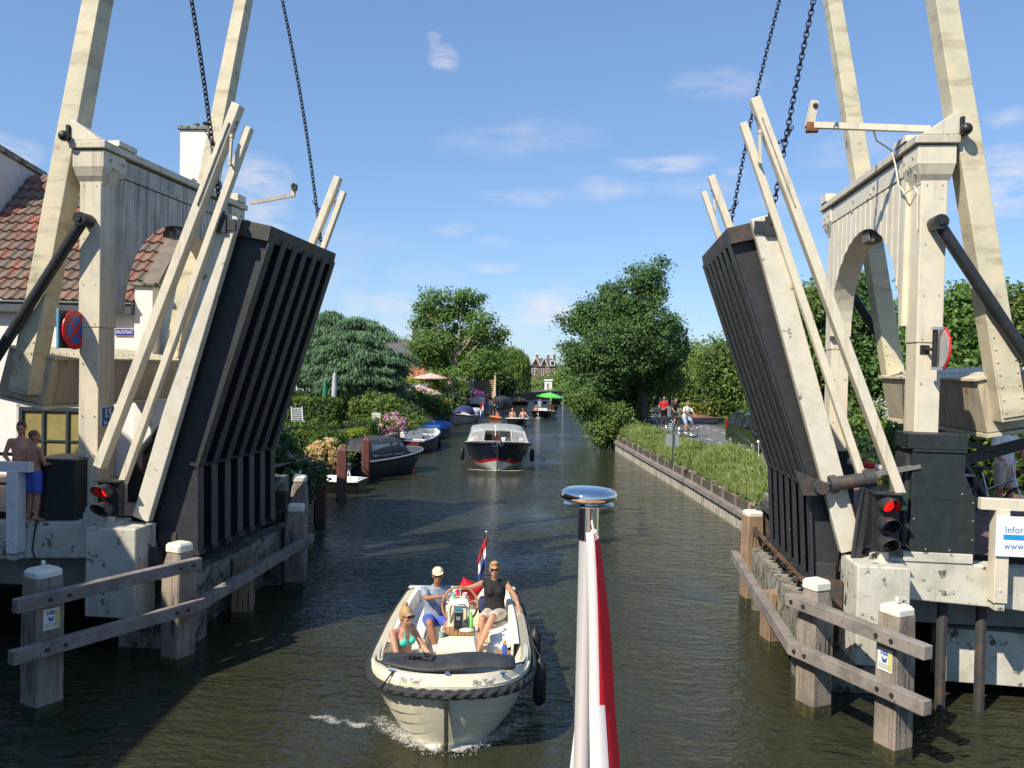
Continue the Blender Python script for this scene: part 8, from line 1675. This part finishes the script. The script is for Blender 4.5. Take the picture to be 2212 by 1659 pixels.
M = Matrix.Translation((at_g(1006, 830, 88), 88, 1.)); w_ = at_g(1023, 830, 88)-at_g(1006, 830, 88); house('brick_house', 'narrow dark brick house front with two pale framed windows', M, w_, 6, 3.6, 1.3, bdark, groof, ((.12, .5, .28, 1.5), (.5, .5, .28, 1.5)), gable='y', over=.1)
t = thing('stone_wall', 'pale rough plaster wall carrying the orange lifebuoy', 'wall', (at_g(1000, 830, 87), 87, 1.), 0); MB().prism([(at_g(984, 830, 87), 1.), (at_g(1006, 830, 87), 1.), (at_g(1006, 830, 87), 3.9), (at_g(975, 830, 87), 3.9), (at_g(978, 830, 87), 3.0)], 87, 87.3).build('wall', mat('rough_plaster', (.40, .36, .30), .9, c2=(.30, .27, .22), ns=4, bump=.6), t)
p = atY(1000, 830, 86.8); MB().torus(p, .30, .10, 'y', 24, 8).build('lifebuoy', mat('buoy_orange', (.75, .10, .03), .4), smooth=True, label='orange red lifebuoy hanging on the pale rough wall', cat='lifebuoy')
# pergola by the willow
x0, x1 = at_g(1058, 830, 97), at_g(1081, 830, 97); t = thing('garden_pavilion', 'grey flat roofed pavilion with white columns left of the willow', 'pavilion', (x0, 97, 1), 0); MB().box(x0-.2, x1+.2, 96.6, 100, zl(818, 97), zl(813, 97)).build('roof', conc_grey, t)
for x in (x0+.55, x0+.8, x1-.1): MB().box(x-.06, x+.06, 97, 97.12, 1.0, zl(818, 97)).build('column', white, t)
MB().box(x0, x1, 99, 99.2, 1, 3.2).build('rear_wall', bdark, t)
# far villa at the bend
Y = 190; vx = at_g(1146, 790, Y); vw = at_g(1206, 790, Y)-vx; M = Matrix.Translation((vx, Y, 1.0)); zt = zl(790, Y)-1.; t = thing('brick_villa', 'large brick villa with white edged gables and chimneys at the far bend', 'house', M.translation, 0)
MB(M).box(0, vw, 0, 9, 0, zt).build('wall', bred, t); MB(M).loft([[(-.3, -.3, zt+.003), (vw+.3, -.3, zt+.003), (vw+.3, 9, zt+.003), (-.3, 9, zt+.003)], [(1.5, 3, zt+1.9), (vw-1.5, 3, zt+1.9), (vw-1.5, 6, zt+1.9), (1.5, 6, zt+1.9)]]).build('roof', groof, t)
for gx_, gw_ in ((1.2, 2.2), (3.1, 1.6)):
    gb = MB(M).prism([(gx_-gw_/2, zt), (gx_+gw_/2, zt), (gx_, zt+1.9)], -.15, 2.0).build('gable', bred, t); b = MB(M)
    for s in (-1, 1): b.bar((gx_+s*(gw_/2+.1), -.3, zt-.05), (gx_, -.3, zt+2.05), .2, .16)
    b.build('barge_board', white, gb); MB(M).box(gx_-.25, gx_+.25, -.2, -.14, zt+.35, zt+1.0).build('window', glass_d, gb)
dm = MB(M).box(4.4, 5.5, .2, 2.5, zt+.2, zt+1.4).build('dormer', white, t); MB(M).box(4.6, 5.3, .15, .19, zt+.5, zt+1.2).build('window', glass_d, dm)
for x in (.35, 1.0, 2.5, 3.7, 5.0): window(M @ Matrix.Translation((x, -.001, zt-2.0)), .55, 1.6, t, white, glass_d, 1, 2, .09, sill=plaster_g)
for x, y in ((1.3, 4), (3.9, 5), (5.3, 4)): c = MB(M).box(x, x+.6, y, y+.6, zt+1., zt+2.7).build('chimney', bred, t); MB(M).box(x-.1, x+.7, y-.1, y+.7, zt+2.703, zt+2.9).build('chimney_cap', white, c)
Y = 185; ax = at_g(1112, 790, Y); house('grey_roofed_annex', 'long grey roof left of the far brick villa above the willow', Matrix.Translation((ax, Y+6, 1.)), at_g(1146, 790, Y)-ax, 8, zl(782, Y)-1, 1.0, bred, groof, (), gable='hip', chim=((1.5, 3, zl(782, Y)-1, zl(762, Y)-1, .7),))
Y = 175; lx = at_g(1205, 800, Y); lt = zl(800, Y)-1; house('low_brick_building', 'low red brick building right of the far villa', Matrix.Translation((lx, Y, 1.)), at_g(1246, 800, Y)-lx, 8, lt, 1.3, bred, groof, ((1.2, lt-1.7, .5, 1.3), (2.6, lt-1.7, .5, 1.3)), gable='x', group='houses at the far bend')
Y = 128; sx = at_g(1177, 845, Y); house('garden_house', 'small white summer house at the water of the far bend', Matrix.Translation((sx, Y, 1.)), at_g(1192, 845, Y)-sx, 2, 1.4, .3, plaster, white, ((.25, .3, .35, .8),), gable='flat', over=.1, group='houses at the far bend')
# buildings seen behind the right portal
M = Matrix.Translation((17.0, 46, 1.1)); house('roofed_shed', 'grey tiled shed glimpsed through the trees behind the right portal', M, 6, 4, 2.6, 1.5, plaster_g, groof, (), group='houses on the right bank')
# low fence posts in the left garden, foam in front of the ivory sloop
t = thing('garden_fence', 'thin dark iron garden fence between hedge and lawn', 'fence', (-8.2, 39, Z0), 0); b = MB()
for k in range(24): x = -8.9+k*.1; b.box(x-.008, x+.008, 38.6, 38.62, Z0, 1.75)
b.box(-8.95, -6.55, 38.6, 38.62, 1.66, 1.69); b.build('bars', black, t)
foam_m = bpy.data.materials.new('foam'); foam_m.use_nodes = True; fn, fl_ = foam_m.node_tree.nodes, foam_m.node_tree.links; fp = fn['Principled BSDF']; fp.inputs['Base Color'].default_value = (.78, .77, .72, 1); fp.inputs['Roughness'].default_value = .6
fa = nd(fn, 'ShaderNodeAttribute', attribute_name='fade'); fg = nd(fn, 'ShaderNodeNewGeometry'); fz = nd(fn, 'ShaderNodeTexNoise', i_Scale=17., i_Detail=9., i_Roughness=.78, i_Distortion=1.2); fl_.new(fg.outputs['Position'], fz.inputs['Vector'])
fm_ = nd(fn, 'ShaderNodeMath', operation='MULTIPLY_ADD'); fm_.inputs[1].default_value = .42; fl_.new(fa.outputs['Fac'], fm_.inputs[0]); fl_.new(fz.outputs['Fac'], fm_.inputs[2]); fr2 = nd(fn, 'ShaderNodeMapRange', clamp=True); fr2.inputs[1].default_value = .70; fr2.inputs[2].default_value = .96; fr2.inputs[4].default_value = .85; fl_.new(fm_.outputs[0], fr2.inputs[0]); fl_.new(fr2.outputs[0], fp.inputs['Alpha'])
def foam_sheet(label, rows, M, wd=7, lift=.012):
    """froth lying on the water: rows of (x, y, half width, strength, height) along the wake"""
    b = MB(M); fade = []; n = wd*2+1; R = [Vector((x, y, 0)) for x, y, *_ in rows]
    for i, (x, y, hw, st, hh) in enumerate(rows):
        d = (R[min(i+1, len(R)-1)]-R[max(0, i-1)]).normalized(); nn = Vector((-d.y, d.x, 0))
        for j in range(-wd, wd+1):
            q = j/wd; p = R[i]+nn*hw*q; b.v.append(tuple(M @ Vector((p.x, p.y, lift+hh*max(0, 1-q*q)*(.7+.3*math.sin(i*1.3+j)))))); fade.append(st*(1-abs(q)**1.6)*min(1, i/2+.3)*min(1, (len(rows)-1-i)/3))
    for i in range(len(rows)-1):
        for j in range(n-1): b.f.append((i*n+j, i*n+j+1, (i+1)*n+j+1, (i+1)*n+j)); b.mi.append(0)
    o = b.build('foam', foam_m, smooth=True, kind='stuff', label=label, cat='foam'); a = o.data.attributes.new('fade', 'FLOAT', 'POINT'); a.data.foreach_set('value', np.array(fade, dtype=np.float32)); return o
for s_, nm_ in ((-1, 'left'), (1, 'right')):
    foam_sheet('white bow wave froth on the %s of the ivory sloop stem' % nm_, [(s_*(.0+.075*k), .26+.028*k+.012*k*k*.35, .15+.016*k, 1.12-.045*k, max(0, .12-.009*k)) for k in range(16)], GM)
foam_sheet('broken froth patch thrown out left of the ivory sloop', [(-.95-.075*k, .92+.03*k+.04*math.sin(k*1.7), .13+.05*math.sin(k*1.1), .72+.08*math.sin(k*.9), .02) for k in range(14)], GM)
foam_sheet('thin froth trail along the left side of the ivory sloop', [(-.8-.02*k, 1.2+.22*k, .16, .5-.02*k, .0) for k in range(14)], GM)
foam_sheet('thin froth trail along the right side of the ivory sloop', [(.8+.03*k, 1.0+.25*k, .2, .5-.02*k, .0) for k in range(14)], GM)
foam_sheet('thin white froth at the bow of the navy launch', [(-1.3+.1*k, .45+.35*abs((-1.3+.1*k)/1.3)**1.5, .12, .95, .03) for k in range(27)], BMx)
b = MB(GM)
for k in range(160):
    s_ = random.choice((-1, 1)); t_ = abs(random.gauss(0, .3)); b.sph((s_*(.05+t_*.9)+random.gauss(0, .05), .22+t_*.6+random.gauss(0, .06), abs(random.gauss(.02, .05))), random.uniform(.002, .007), 5, 3)
b.build('spray', mat('spray', (.75, .74, .70), .3), kind='stuff', label='fine spray droplets at the stem of the ivory sloop', cat='spray')
